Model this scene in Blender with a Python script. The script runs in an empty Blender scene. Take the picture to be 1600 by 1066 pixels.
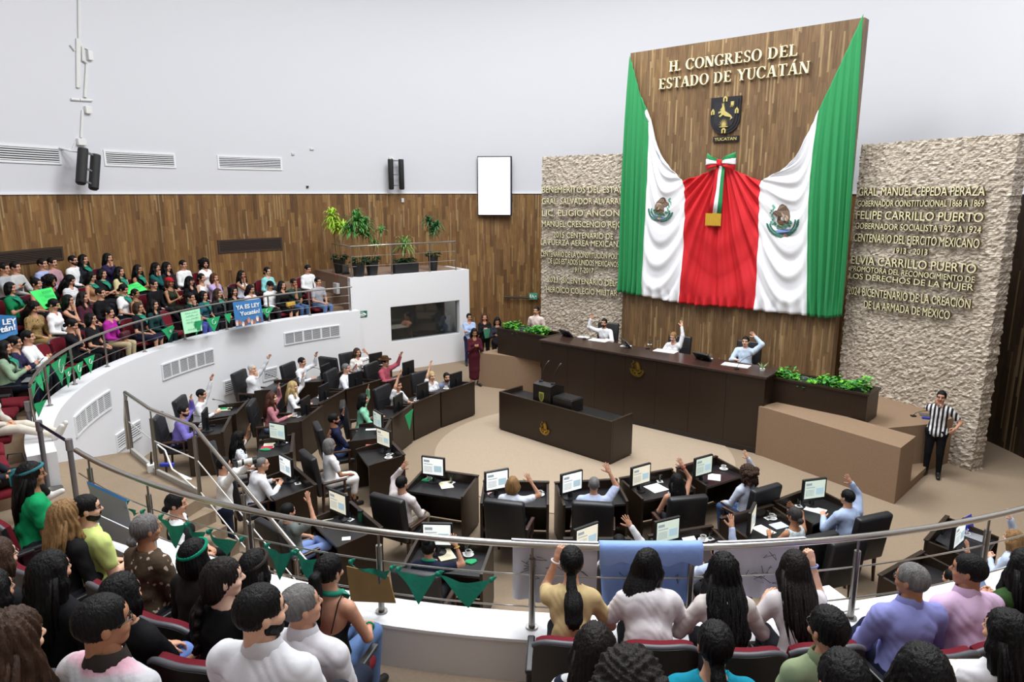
import bpy, bmesh, math, random
import numpy as np
from mathutils import Vector, Matrix
R = math.radians
PI = math.pi
random.seed(7); RNG = np.random.default_rng(7)
SC = bpy.context.scene
COL = SC.collection
# ---------------------------------------------------------------- camera
CAM_H = 5.6; FPX = 1100.0; PITCH = math.atan(233.0 / FPX)
cam = bpy.data.cameras.new('camera'); cam.sensor_width = 36.0; cam.lens = FPX / 1600.0 * 36.0
cam.clip_start = 0.05; cam.clip_end = 200
cam_o = bpy.data.objects.new('camera', cam); COL.objects.link(cam_o)
cam_o.location = (0, 0, CAM_H); cam_o.rotation_euler = (PI / 2 - PITCH, 0, 0)
SC.camera = cam_o
# ---------------------------------------------------------------- view, world, light
SC.view_settings.view_transform = 'Standard'; SC.view_settings.look = 'None'
SC.view_settings.gamma = 1.0; SC.view_settings.use_curve_mapping = False
SC.view_settings.exposure = 0.0
SC.cycles.max_bounces = 6; SC.cycles.diffuse_bounces = 4; SC.cycles.glossy_bounces = 3
SC.cycles.transmission_bounces = 4; SC.cycles.transparent_max_bounces = 6
SC.cycles.caustics_reflective = False; SC.cycles.caustics_refractive = False
SC.cycles.use_denoising = True
SC.cycles.use_adaptive_sampling = True; SC.cycles.adaptive_threshold = 0.02
SC.cycles.sample_clamp_indirect = 6.0
W = bpy.data.worlds.new('world'); SC.world = W; W.use_nodes = True
W.node_tree.nodes['Background'].inputs[0].default_value = (0.8, 0.86, 1.0, 1)
W.node_tree.nodes['Background'].inputs[1].default_value = 0.25

def area_light(name, loc, sx, sy, power, color=(1, 1, 1), rot=(0, 0, 0)):
    l = bpy.data.lights.new(name, 'AREA'); l.shape = 'RECTANGLE'; l.size = sx; l.size_y = sy
    l.energy = power; l.color = color
    o = bpy.data.objects.new(name, l); COL.objects.link(o); o.location = loc; o.rotation_euler = rot
    return o
# rows of ceiling luminaires over the floor, the rostrum and the galleries
for lx, ly, pw in ((-2.4, 17.5, 350), (1.8, 17.5, 700), (5.6, 10.5, 680), (-2.8, 10.5, 290), (0.2, 13.0, 560), (-3.5, 4.0, 380), (4.0, 4.0, 420)):
    area_light('ceiling_lamp', (lx, ly, 14.5), 3.6, 3.6, pw * 1.27, (0.95, 0.985, 1.0))

# ---------------------------------------------------------------- pixel rays -> points on horizontal planes at real heights
CP, SP = math.cos(PITCH), math.sin(PITCH)
def ray(u, v):
    a = (u - 800) / FPX; b = -(v - 533) / FPX
    return Vector((a, CP + b * SP, -SP + b * CP))
def at(u, v, z):
    d = ray(u, v); t = (z - CAM_H) / d.z
    return Vector((d.x * t, d.y * t, z))
def at_depth(u, v, dep):
    d = ray(u, v)
    return Vector((d.x * dep, d.y * dep, CAM_H + d.z * dep))
def depth_of(p):
    return p[1] * CP - (p[2] - CAM_H) * SP
def at_plane(u, v, p0, n):
    d = ray(u, v); o = Vector((0, 0, CAM_H)); t = (Vector(p0) - o).dot(n) / d.dot(n)
    return o + d * t
# ---------------------------------------------------------------- materials
def lin(c):
    if isinstance(c, str):
        c = tuple(int(c[i:i + 2], 16) / 255 for i in (0, 2, 4))
    return tuple((x / 12.92 if x <= 0.04045 else ((x + 0.055) / 1.055) ** 2.4) for x in c) + (1.0,)
MATS = {}
def mat(key, color='808080', rough=0.6, metal=0.0, emit=None, emit_s=0.0, bump=0.0, bscale=60.0, var=0.0, vscale=8.0, spec=0.5, stretch=(1, 1, 1), sheen=0.0, alpha=None, trans=0.0, coat=0.0):
    if key in MATS: return MATS[key]
    m = bpy.data.materials.new(key); m.use_nodes = True
    nt = m.node_tree; N = nt.nodes; L = nt.links
    b = N['Principled BSDF']
    c = lin(color)
    b.inputs['Base Color'].default_value = c
    b.inputs['Roughness'].default_value = rough; b.inputs['Metallic'].default_value = metal
    b.inputs['Specular IOR Level'].default_value = spec
    if sheen: b.inputs['Sheen Weight'].default_value = sheen
    if coat: b.inputs['Coat Weight'].default_value = coat
    if trans: b.inputs['Transmission Weight'].default_value = trans
    if emit: b.inputs['Emission Color'].default_value = lin(emit); b.inputs['Emission Strength'].default_value = emit_s
    if var or bump:
        tc = N.new('ShaderNodeTexCoord'); mp = N.new('ShaderNodeMapping'); mp.inputs['Scale'].default_value = stretch
        L.new(tc.outputs['Object'], mp.inputs['Vector'])
    if var:
        n = N.new('ShaderNodeTexNoise'); n.inputs['Scale'].default_value = vscale; n.inputs['Detail'].default_value = 4
        L.new(mp.outputs[0], n.inputs['Vector'])
        mr = N.new('ShaderNodeMapRange'); mr.inputs['From Min'].default_value = 0.3; mr.inputs['From Max'].default_value = 0.7
        mr.inputs['To Min'].default_value = 1 - var; mr.inputs['To Max'].default_value = 1 + var
        L.new(n.outputs['Fac'], mr.inputs['Value'])
        mx = N.new('ShaderNodeVectorMath'); mx.operation = 'SCALE'; mx.inputs[0].default_value = c[:3]
        L.new(mr.outputs[0], mx.inputs['Scale']); L.new(mx.outputs[0], b.inputs['Base Color'])
    if bump:
        n2 = N.new('ShaderNodeTexNoise'); n2.inputs['Scale'].default_value = bscale; n2.inputs['Detail'].default_value = 3
        L.new(mp.outputs[0], n2.inputs['Vector'])
        bp = N.new('ShaderNodeBump'); bp.inputs['Strength'].default_value = bump; bp.inputs['Distance'].default_value = 0.02
        L.new(n2.outputs['Fac'], bp.inputs['Height']); L.new(bp.outputs[0], b.inputs['Normal'])
    MATS[key] = m
    return m

def math_node(nt, op, a, b=None):
    n = nt.nodes.new('ShaderNodeMath'); n.operation = op
    for i, x in enumerate((a, b)):
        if x is None: continue
        if isinstance(x, (int, float)): n.inputs[i].default_value = x
        else: nt.links.new(x, n.inputs[i])
    return n.outputs[0]

def plank_mat(key, tones, pw=0.11, pl=1.0, rough=0.45):
    """vertical wood strips, each with a tone of its own, from the UV map (metres)"""
    m = bpy.data.materials.new(key); m.use_nodes = True; nt = m.node_tree; N = nt.nodes; L = nt.links
    b = N['Principled BSDF']; b.inputs['Roughness'].default_value = rough; b.inputs['Specular IOR Level'].default_value = 0.3
    uv = N.new('ShaderNodeUVMap'); sx = N.new('ShaderNodeSeparateXYZ'); L.new(uv.outputs[0], sx.inputs[0])
    col = math_node(nt, 'FLOOR', math_node(nt, 'DIVIDE', sx.outputs[0], pw))
    w1 = N.new('ShaderNodeTexWhiteNoise'); w1.noise_dimensions = '1D'; L.new(col, w1.inputs['W'])
    vv = math_node(nt, 'ADD', math_node(nt, 'DIVIDE', sx.outputs[1], pl), math_node(nt, 'MULTIPLY', w1.outputs['Value'], 7.3))
    row = math_node(nt, 'FLOOR', vv)
    cb = N.new('ShaderNodeCombineXYZ'); L.new(col, cb.inputs[0]); L.new(row, cb.inputs[1])
    w2 = N.new('ShaderNodeTexWhiteNoise'); w2.noise_dimensions = '2D'; L.new(cb.outputs[0], w2.inputs['Vector'])
    rp = N.new('ShaderNodeValToRGB'); el = rp.color_ramp.elements
    while len(el) > 1: el.remove(el[-1])
    el[0].position = 0; el[0].color = lin(tones[0])
    for i, t in enumerate(tones[1:]):
        e = el.new((i + 1) / (len(tones) - 1)); e.color = lin(t)
    L.new(w2.outputs['Value'], rp.inputs[0])
    # narrow pale sapwood strips
    c3 = math_node(nt, 'FLOOR', math_node(nt, 'DIVIDE', sx.outputs[0], 0.042)); w3 = N.new('ShaderNodeTexWhiteNoise'); w3.noise_dimensions = '1D'; L.new(c3, w3.inputs['W'])
    r3 = math_node(nt, 'FLOOR', math_node(nt, 'ADD', math_node(nt, 'DIVIDE', sx.outputs[1], pl * 0.8), math_node(nt, 'MULTIPLY', w3.outputs['Value'], 9.1)))
    cb3 = N.new('ShaderNodeCombineXYZ'); L.new(c3, cb3.inputs[0]); L.new(r3, cb3.inputs[1]); w4 = N.new('ShaderNodeTexWhiteNoise'); w4.noise_dimensions = '2D'; L.new(cb3.outputs[0], w4.inputs['Vector'])
    mr4 = N.new('ShaderNodeMapRange'); mr4.inputs['From Min'].default_value = 0.82; mr4.inputs['From Max'].default_value = 1.0; mr4.inputs['To Max'].default_value = 0.5; L.new(w4.outputs['Value'], mr4.inputs['Value'])
    mxs = N.new('ShaderNodeMix'); mxs.data_type = 'RGBA'; L.new(mr4.outputs[0], mxs.inputs['Factor']); L.new(rp.outputs[0], mxs.inputs['A']); mxs.inputs['B'].default_value = lin('b59b70')
    mp = N.new('ShaderNodeMapping'); mp.inputs['Scale'].default_value = (30, 2.2, 1); L.new(uv.outputs[0], mp.inputs['Vector'])
    nz = N.new('ShaderNodeTexNoise'); nz.inputs['Scale'].default_value = 1.0; nz.inputs['Detail'].default_value = 4; L.new(mp.outputs[0], nz.inputs['Vector'])
    mr = N.new('ShaderNodeMapRange'); mr.inputs['From Min'].default_value = 0.3; mr.inputs['From Max'].default_value = 0.7
    mr.inputs['To Min'].default_value = 0.72; mr.inputs['To Max'].default_value = 1.25; L.new(nz.outputs['Fac'], mr.inputs['Value'])
    sc = N.new('ShaderNodeVectorMath'); sc.operation = 'SCALE'; L.new(mxs.outputs['Result'], sc.inputs[0]); L.new(mr.outputs[0], sc.inputs['Scale'])
    L.new(sc.outputs[0], b.inputs['Base Color'])
    fr = math_node(nt, 'FRACT', math_node(nt, 'DIVIDE', sx.outputs[0], pw))
    gap = math_node(nt, 'LESS_THAN', fr, 0.06)
    bp = N.new('ShaderNodeBump'); bp.inputs['Strength'].default_value = 0.5; bp.inputs['Distance'].default_value = 0.01
    L.new(math_node(nt, 'SUBTRACT', w2.outputs['Value'], gap), bp.inputs['Height']); L.new(bp.outputs[0], b.inputs['Normal'])
    MATS[key] = m; return m

def stone_mat(key):
    """split-face ledger stone: thin irregular courses"""
    m = bpy.data.materials.new(key); m.use_nodes = True; nt = m.node_tree; N = nt.nodes; L = nt.links
    b = N['Principled BSDF']; b.inputs['Roughness'].default_value = 0.9
    uv = N.new('ShaderNodeUVMap')
    nz = N.new('ShaderNodeTexNoise'); nz.inputs['Scale'].default_value = 5; nz.inputs['Detail'].default_value = 2; L.new(uv.outputs[0], nz.inputs['Vector'])
    ad = N.new('ShaderNodeVectorMath'); ad.operation = 'MULTIPLY_ADD'; L.new(nz.outputs['Color'], ad.inputs[0]); ad.inputs[1].default_value = (0.08, 0.05, 0); L.new(uv.outputs[0], ad.inputs[2])
    mp = N.new('ShaderNodeMapping'); mp.inputs['Scale'].default_value = (13, 36, 1); L.new(ad.outputs[0], mp.inputs['Vector'])
    vo = N.new('ShaderNodeTexVoronoi'); vo.inputs['Scale'].default_value = 1.0; vo.voronoi_dimensions = '2D'; L.new(mp.outputs[0], vo.inputs['Vector'])
    se = N.new('ShaderNodeSeparateColor'); L.new(vo.outputs['Color'], se.inputs[0])
    br = N.new('ShaderNodeValToRGB'); el = br.color_ramp.elements; el[0].color = lin('a3968a'); el[1].color = lin('d6cbbb'); e = el.new(.5); e.color = lin('beb19f'); L.new(se.outputs[0], br.inputs[0])
    dk = N.new('ShaderNodeMapRange'); dk.inputs['From Min'].default_value = .45; dk.inputs['From Max'].default_value = .8; dk.inputs['To Min'].default_value = 1; dk.inputs['To Max'].default_value = .55; L.new(vo.outputs['Distance'], dk.inputs['Value'])
    n2 = N.new('ShaderNodeTexNoise'); n2.inputs['Scale'].default_value = 14; n2.inputs['Detail'].default_value = 5; L.new(uv.outputs[0], n2.inputs['Vector'])
    mr = N.new('ShaderNodeMapRange'); mr.inputs['From Min'].default_value = 0.3; mr.inputs['From Max'].default_value = 0.7
    mr.inputs['To Min'].default_value = 0.8; mr.inputs['To Max'].default_value = 1.16; L.new(n2.outputs['Fac'], mr.inputs['Value'])
    sc = N.new('ShaderNodeVectorMath'); sc.operation = 'SCALE'; L.new(br.outputs['Color'], sc.inputs[0]); L.new(mr.outputs[0], sc.inputs['Scale'])
    L.new(sc.outputs[0], b.inputs['Base Color'])
    bp = N.new('ShaderNodeBump'); bp.inputs['Strength'].default_value = 1.0; bp.inputs['Distance'].default_value = 0.035
    L.new(math_node(nt, 'ADD', dk.outputs[0], math_node(nt, 'MULTIPLY', se.outputs[1], .9)), bp.inputs['Height']); L.new(bp.outputs[0], b.inputs['Normal'])
    MATS[key] = m; return m

WOOD = plank_mat('wood_strips', ['5c422a', '80603c', '6d4e32', '8e6b42', '735232', '85643c', '65482c', '7d5a38'], 0.12, 0.95)
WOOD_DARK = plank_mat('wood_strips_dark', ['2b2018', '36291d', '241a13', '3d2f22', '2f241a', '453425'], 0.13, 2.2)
WOOD_PANEL = plank_mat('wood_strips_panel', ['604a32', '6d553b', '755c41', '67503a', '7a6040', '6e553c', '644c34'], 0.10, 1.1)
STONE = stone_mat('ledger_stone')
WHITE = mat('white_paint', 'cfcfd4', 0.7, bump=0.03, bscale=40)
WHITE2 = mat('white_plaster', 'e6e6e9', 0.6, bump=0.02, bscale=30)
CARPET = mat('carpet', '95836f', 0.95, bump=0.25, bscale=220, var=0.06, vscale=30, spec=0.1)
CARPET2 = mat('carpet_light', 'aa9884', 0.95, bump=0.25, bscale=220, var=0.05, vscale=30, spec=0.1)
CARPET3 = mat('carpet_dais', '907862', 0.95, bump=0.25, bscale=220, var=0.06, vscale=40, spec=0.1)
DARKWOOD = mat('dark_wood', '2b1f16', 0.38, var=0.18, vscale=5, stretch=(14, 14, 1.2), spec=0.4)
DARKTOP = mat('dark_desk_top', '19171a', 0.35, var=0.1, vscale=8, spec=0.5)
INNERWOOD = mat('dark_wood_plain', '231a16', 0.5)  # plain darker wood for plinth, cable trays and booth desk
STEEL = mat('brushed_steel', 'b4b0aa', 0.28, 1.0)
STEEL_D = mat('dark_steel', '8b8884', 0.35, 1.0)
BLACKP = mat('black_plastic', '17171a', 0.4)
LEATHER = mat('black_leather', '1b1b1e', 0.42, bump=0.12, bscale=90, spec=0.45)
REDFAB = mat('red_upholstery', '6f1c28', 0.9, bump=0.2, bscale=200, spec=0.2)
GREYP = mat('grey_plastic', '6d6d74', 0.4)
CHROME = mat('chrome', 'd0d0d0', 0.15, 1.0)
GOLD = mat('gold_metal', 'b39447', 0.35, 0.9)
PAPER = mat('paper', 'f3f3f1', 0.8)
PORCELAIN = mat('porcelain', 'f2f2f0', 0.25)
BANDANA = mat('green_bandana', '138169', 0.85, bump=0.2, bscale=40, var=0.08, vscale=10)
BANDANA2 = mat('green_pennant', '1d9a5f', 0.8, bump=0.15, bscale=40)

# ---------------------------------------------------------------- mesh helpers
class MB:
    """collects verts/faces/material slots; build() links ONE mesh object"""
    def __init__(s): s.v = []; s.f = []; s.mi = []; s.uv = None
    def add(s, vs, fs, mi=0):
        o = len(s.v); s.v += [tuple(p) for p in vs]; s.f += [tuple(i + o for i in f) for f in fs]
        s.mi += [mi] * len(fs) if isinstance(mi, int) else list(mi)
        return s
    def box(s, lo, hi, mi=0, M=None):
        x0, y0, z0 = lo; x1, y1, z1 = hi
        vs = [Vector(p) for p in ((x0, y0, z0), (x1, y0, z0), (x1, y1, z0), (x0, y1, z0), (x0, y0, z1), (x1, y0, z1), (x1, y1, z1), (x0, y1, z1))]
        if M is not None: vs = [M @ p for p in vs]
        return s.add(vs, [(3, 2, 1, 0), (4, 5, 6, 7), (0, 1, 5, 4), (1, 2, 6, 5), (2, 3, 7, 6), (3, 0, 4, 7)], mi)
    def rbox(s, lo, hi, r=0.02, mi=0, M=None, seg=2):
        bm = bmesh.new(); bmesh.ops.create_cube(bm, size=1)
        c = [(a + b) / 2 for a, b in zip(lo, hi)]; d = [b - a for a, b in zip(lo, hi)]
        for v in bm.verts: v.co = Vector((c[0] + v.co.x * d[0], c[1] + v.co.y * d[1], c[2] + v.co.z * d[2]))
        bmesh.ops.bevel(bm, geom=bm.edges[:] , offset=min(r, min(abs(q) for q in d) * 0.49), segments=seg, profile=0.5, affect='EDGES')
        s.bm(bm, mi, M); bm.free(); return s
    def bm(s, bm, mi=0, M=None):
        bm.verts.index_update()
        return s.add([(M @ v.co if M is not None else v.co.copy()) for v in bm.verts], [[v.index for v in f.verts] for f in bm.faces], mi)
    def tube(s, pts, r, n=8, mi=0, cap=True, closed=False):
        pts = [Vector(p) for p in pts]; m = len(pts)
        rs = r if isinstance(r, (list, tuple)) else [r] * m
        vs = []; prev = None
        for i, p in enumerate(pts):
            if closed: t = pts[(i + 1) % m] - pts[i - 1]
            else: t = pts[min(i + 1, m - 1)] - pts[max(i - 1, 0)]
            if t.length < 1e-9: t = Vector((0, 0, 1))
            t.normalize()
            if prev is None:
                a = Vector((0, 0, 1)) if abs(t.z) < 0.9 else Vector((1, 0, 0))
                prev = t.cross(a).normalized()
            x = prev - t * prev.dot(t)
            if x.length < 1e-6: x = t.orthogonal()
            x.normalize(); prev = x; y = t.cross(x)
            for k in range(n):
                q = 2 * PI * k / n; vs.append(p + (x * math.cos(q) + y * math.sin(q)) * rs[i])
        fs = []
        for i in range(m if closed else m - 1):
            j = (i + 1) % m
            for k in range(n):
                l = (k + 1) % n; fs.append((i * n + k, i * n + l, j * n + l, j * n + k))
        if cap and not closed:
            fs.append(tuple(range(n - 1, -1, -1))); fs.append(tuple((m - 1) * n + k for k in range(n)))
        return s.add(vs, fs, mi)
    def lathe(s, prof, c=(0, 0, 0), n=20, mi=0, M=None):
        vs = []; fs = []
        for r, z in prof:
            for k in range(n):
                q = 2 * PI * k / n; p = Vector((c[0] + r * math.cos(q), c[1] + r * math.sin(q), c[2] + z)); vs.append(M @ p if M is not None else p)
        for i in range(len(prof) - 1):
            for k in range(n):
                l = (k + 1) % n; fs.append((i * n + k, i * n + l, (i + 1) * n + l, (i + 1) * n + k))
        return s.add(vs, fs, mi)
    def prism(s, poly, t0, t1, fn, mi=0):
        """2-D polygon extruded between depths t0 and t1; fn(x, y, t) -> 3-D point. concave polygons are fine"""
        from mathutils.geometry import tessellate_polygon
        n = len(poly)
        area = sum(poly[i][0] * poly[(i + 1) % n][1] - poly[(i + 1) % n][0] * poly[i][1] for i in range(n))
        if area < 0: poly = poly[::-1]
        tri = tessellate_polygon([[Vector((p[0], p[1], 0)) for p in poly]])
        vs = [fn(p[0], p[1], t0) for p in poly] + [fn(p[0], p[1], t1) for p in poly]
        fs = []
        for t in tri:
            a = [poly[i] for i in t]
            cr = (a[1][0] - a[0][0]) * (a[2][1] - a[0][1]) - (a[1][1] - a[0][1]) * (a[2][0] - a[0][0])
            t = tuple(t) if cr > 0 else tuple(reversed(t))
            fs.append(tuple(n + i for i in t)); fs.append(tuple(reversed(t)))
        for i in range(n):
            j = (i + 1) % n; fs.append((i, j, n + j, n + i))
        return s.add(vs, fs, mi)
    def mesh(s, name, mats=(), smooth=None):
        me = bpy.data.meshes.new(name); me.from_pydata([tuple(p) for p in s.v], [], s.f)
        for m in (mats if isinstance(mats, (list, tuple)) else [mats]): me.materials.append(m)
        me.polygons.foreach_set('material_index', s.mi)
        if smooth is not None:
            me.polygons.foreach_set('use_smooth', [True] * len(me.polygons))
            if smooth < 179: me.set_sharp_from_angle(angle=R(smooth))
        me.update(); return me
    def build(s, name, mats, parent=None, smooth=None, M=None):
        o = bpy.data.objects.new(name, s.mesh(name, mats, smooth)); COL.objects.link(o)
        if parent is not None: o.parent = parent
        if M is not None: o.matrix_local = M
        return o
def tag(o, label, cat, group=None):
    o['label'] = label; o['category'] = cat
    if group: o['group'] = group
    return o
def struct(o): o['kind'] = 'structure'; return o
def empty(name, loc=(0, 0, 0), rz=0, label=None, cat=None, group=None):
    o = bpy.data.objects.new(name, None); COL.objects.link(o); o.location = loc; o.rotation_euler = (0, 0, rz); o.empty_display_size = 0.1
    if label: tag(o, label, cat, group)
    return o
def kids(o): return [c for c in bpy.data.objects if c.parent == o]
CH = {}
def copy_tree(o, loc, rz, label, cat=None, group=None, tree=None):
    c = o.copy(); COL.objects.link(c); c.location = loc; c.rotation_euler = (0, 0, rz)
    tag(c, label, cat or o.get('category'), group)
    if o.name not in CH: CH[o.name] = [(k, kids(k)) for k in kids(o)]
    for k, g in CH[o.name]:
        d = k.copy(); COL.objects.link(d); d.parent = c
        for q in g:
            e = q.copy(); COL.objects.link(e); e.parent = d
    return c
def Tm(x, y, z, rz=0): return Matrix.Translation((x, y, z)) @ Matrix.Rotation(rz, 4, 'Z')
def uv_arc(o, fn):
    """per-loop UVs from fn(vertex) in metres"""
    me = o.data; uv = me.uv_layers.new(name='UVMap')
    for l in me.loops: uv.data[l.index].uv = fn(me.vertices[l.vertex_index].co)
# ================================================================ THE SETTING
CX, CY = -0.2, 14.06          # centre of the drum-shaped hall
RW = 11.25                    # its wall
PCX, PCY, PR_ = 0.0, 14.06, 7.96     # left gallery parapet
NCX, NCY = 1.05, 13.8         # centre of the near gallery rows
WOOD_Z = 5.57
def arc(cx, cy, r, a0, a1, step=2.5):
    n = max(2, int(abs(a1 - a0) / step) + 1)
    return [(cx + r * math.cos(R(a0 + (a1 - a0) * i / (n - 1))), cy + r * math.sin(R(a0 + (a1 - a0) * i / (n - 1)))) for i in range(n)]
HALL = [(11.05, -5.0), (11.05, 8.0)] + arc(CX, CY, RW, 0, 180) + [(-11.45, 8.0), (-11.45, -5.0)]
def strip(path, z0, z1, thick_out=0.0):
    """vertical wall strip along a plan path; UV = (arc length, z)"""
    mb = MB(); s = 0; S = [0]
    for a, b in zip(path, path[1:]): s += math.dist(a, b); S.append(s)
    vs = []; 
    for (x, y) in path: vs += [(x, y, z0), (x, y, z1)]
    fs = [(2 * i, 2 * i + 1, 2 * i + 3, 2 * i + 2) for i in range(len(path) - 1)]
    mb.add(vs, fs); mb.S = S
    return mb
def build_strip(name, path, z0, z1, m):
    mb = strip(path, z0, z1); o = mb.build(name, m, smooth=40)
    me = o.data; uv = me.uv_layers.new(name='UVMap')
    for l in me.loops:
        i = l.vertex_index; uv.data[l.index].uv = (mb.S[i // 2], me.vertices[i].co.z)
    return struct(o)
# outer floor, lighter inner disc
mb = MB(); ring = arc(CX, CY, RW + 0.3, 0, 360, 5)[:-1]
mb.add([(x, y, 0) for x, y in [(-11.6, -5.2), (11.2, -5.2), (11.2, CY)] + arc(CX, CY, RW + 0.2, 0, 180, 5) + [(-11.6, CY)]], [tuple(range(3 + 37 + 1))])
struct(mb.build('floor', CARPET))
mb = MB(); disc = arc(1.55, 14.75, 3.25, 0, 360, 4)[:-1]
mb.add([(x, y, 0.012) for x, y in disc], [tuple(range(len(disc)))])
struct(mb.build('floor_disc', CARPET2))
build_strip('wall_back', HALL, WOOD_Z, 14.8, WHITE)
w = build_strip('wall_cladding', HALL, 0, WOOD_Z, WOOD)
build_strip('wall_cladding_dark', [(11.0, 9.0), (11.0, 12.0)] + arc(CX, CY, RW - .05, -2, 24), 0, WOOD_Z - .02, WOOD_DARK)  # strip of darker planks set just inside the right wall cladding
mb = MB()
for sgn, z0, z1 in ((0, WOOD_Z - 0.03, WOOD_Z + 0.02),):
    p2 = [(x * 0.997 + CX * 0.003, y if y < 8.1 else CY + (y - CY) * 0.997) for x, y in HALL]
    vs = []
    for (x, y), (a, b) in zip(HALL, p2): vs += [(a, b, z0), (a, b, z1), (x, y, z1)]
    fs = []
    for i in range(len(HALL) - 1):
        k = 3 * i; fs += [(k, k + 1, k + 4, k + 3), (k + 1, k + 2, k + 5, k + 4)]
    mb.add(vs, fs)
struct(mb.build('trim_1', mat('trim_white', 'e4e4e6', 0.6), smooth=40))
mb = MB(); mb.box((-11.5, -5.0, 14.8), (11.1, 26.5, 14.9)); struct(mb.build('ceiling', mat('ceiling_white', 'efefef', 0.8)))
mb = MB(); mb.box((-11.5, -5.1, 0), (11.1, -5.0, 14.8)); struct(mb.build('wall_rear', WHITE))

# ---- left gallery: parapet wall with white ledge, stepped tiers
def ringwall(mb, cx, cy, r0, r1, a0, a1, z0, z1, mi=0, step=2.0):
    i0 = arc(cx, cy, r0, a0, a1, step); i1 = arc(cx, cy, r1, a0, a1, step); n = len(i0); vs = []
    for p, q in zip(i0, i1): vs += [(p[0], p[1], z0), (p[0], p[1], z1), (q[0], q[1], z1), (q[0], q[1], z0)]
    fs = []
    for i in range(n - 1):
        k = 4 * i
        fs += [(k, k + 4, k + 5, k + 1), (k + 1, k + 5, k + 6, k + 2), (k + 2, k + 6, k + 7, k + 3), (k + 3, k + 7, k + 4, k)]
    fs += [(0, 1, 2, 3), (4 * n - 1, 4 * n - 2, 4 * n - 3, 4 * n - 4)]
    mb.add(vs, fs, mi)
LEDGE_Z = 2.15
AL0, AL1 = 124.5, 219
mb = MB(); ringwall(mb, PCX, PCY, PR_, PR_ + 0.34, AL0, AL1, 0, LEDGE_Z)
struct(mb.build('wall_parapet_left', WHITE2, smooth=40))
LROWS = [(8.80, 1.80), (9.47, 2.12), (10.22, 2.44), (10.88, 2.76)]
edges = [PR_ + 0.34, 9.06, 9.80, 10.52, 11.5]
for k in range(4):
    mb = MB(); ringwall(mb, PCX, PCY, edges[k], edges[k + 1], AL0 + .3, AL1 + 3, 0 if k == 0 else LROWS[k - 1][1] - 0.3, LROWS[k][1])
    struct(mb.build('floor_gallery_left', CARPET3, smooth=40))
# ---- near gallery: parapet, tiers
NROWS = [(9.75 + 0.88 * k, 1.80 + 0.42 * k) for k in range(6)]
AN0, AN1 = 229, 331
mb = MB(); ringwall(mb, NCX, NCY, 8.58, 8.95, AN0, AN1, 0, LEDGE_Z)
struct(mb.build('wall_parapet_near', mat('parapet_inner', 'd6d3d2', 0.6, bump=0.05, bscale=30), smooth=40))
mb = MB(); ringwall(mb, NCX, NCY, 8.575, 8.955, AN0, AN1, LEDGE_Z, LEDGE_Z + 0.025)
struct(mb.build('trim_2', WHITE2, smooth=40))
for k in range(6):
    r0 = 8.95 if k == 0 else NROWS[k][0] - 0.42
    r1 = NROWS[k][0] + 0.46 if k < 5 else NROWS[k][0] + 3.0
    mb = MB(); ringwall(mb, NCX, NCY, r0, r1, AN0 - 6, AN1 + 4, 0 if k == 0 else NROWS[k - 1][1] - 0.3, NROWS[k][1])
    struct(mb.build('floor_gallery_near', mat('carpet_gallery', '9c8a79', 0.95, bump=0.25, bscale=220, var=0.06, vscale=30, spec=0.1), smooth=40))
# ---- landing and stair between the two galleries
LZ = 1.65
mb = MB()
pl = [(-6.75, 9.0), (-6.85, 9.85), (-5.93, 10.37), (-5.45, 9.95), (-5.07, 9.48), (-4.1, 8.74), (-4.45, 7.35), (-4.95, 6.9), (-7.2, 5.2), (-11.3, 6.0), (-11.3, 8.6)]
mb.prism(pl, 0, LZ, lambda x, y, t: (x, y, t)); struct(mb.build('floor_landing', CARPET))
d = Vector((1.6, -0.94, 0)).normalized(); nrm = Vector((-d.y, d.x, 0)) * -1
mb = MB()
for i in range(9):
    p = Vector((-4.1, 8.74, 0)) + d * (0.21 * i)
    a, b = p, p + d * 0.21 * (9 - i) ; z = LZ - 0.165 * (i + 1)
    q = nrm * 1.15
    poly = [(p.x, p.y), ((p + d * 0.21).x, (p + d * 0.21).y), ((p + d * 0.21 + q).x, (p + d * 0.21 + q).y), ((p + q).x, (p + q).y)]
    mb.prism(poly, 0, z, lambda x, y, t: (x, y, t))
struct(mb.build('floor_stair', CARPET))

# ---- white control booth under the plant terrace
A = Vector((-4.83, 21.0, 0)); B = Vector((-1.43, 23.4, 0)); BZ = 3.08
bd = (B - A).normalized(); bn = Vector((bd.y, -bd.x, 0))      # towards the chamber
def bp(s, o, z): p = A + bd * s + bn * o; return Vector((p.x, p.y, z))
BL = (B - A).length
wq = [at_plane(u, v, A, bn) for u, v in ((610, 481), (718, 468), (718, 522), (610, 534))]
ws0 = (wq[0] - A).dot(bd); ws1 = (wq[1] - A).dot(bd); wz1 = (wq[0].z + wq[1].z) / 2; wz0 = (wq[2].z + wq[3].z) / 2
mb = MB()
M = Matrix(((bd.x, bn.x, 0, A.x), (bd.y, bn.y, 0, A.y), (0, 0, 1, 0), (0, 0, 0, 1)))
for lo, hi in (((-0.02, -0.2, 0), (ws0, 0, BZ)), ((ws1, -0.2, 0), (BL, 0, BZ)), ((ws0, -0.2, 0), (ws1, 0, wz0)), ((ws0, -0.2, wz1), (ws1, 0, BZ)), ((BL - 0.15, -1.4, 0), (BL, -0.2, BZ))):
    mb.box(lo, hi, 0, M)
struct(mb.build('wall_booth', WHITE2))
mb = MB(); mb.box((-0.02, -3.0, 1.75), (0.1, -0.2, BZ), 0, M); mb.box((-0.02, -3.4, BZ - 0.12), (BL - 0.02, -0.02, BZ - 0.02), 0, M)
struct(mb.build('wall_terrace', mat('terrace_tan', '8f7766', 0.9, bump=0.1, bscale=200)))
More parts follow.
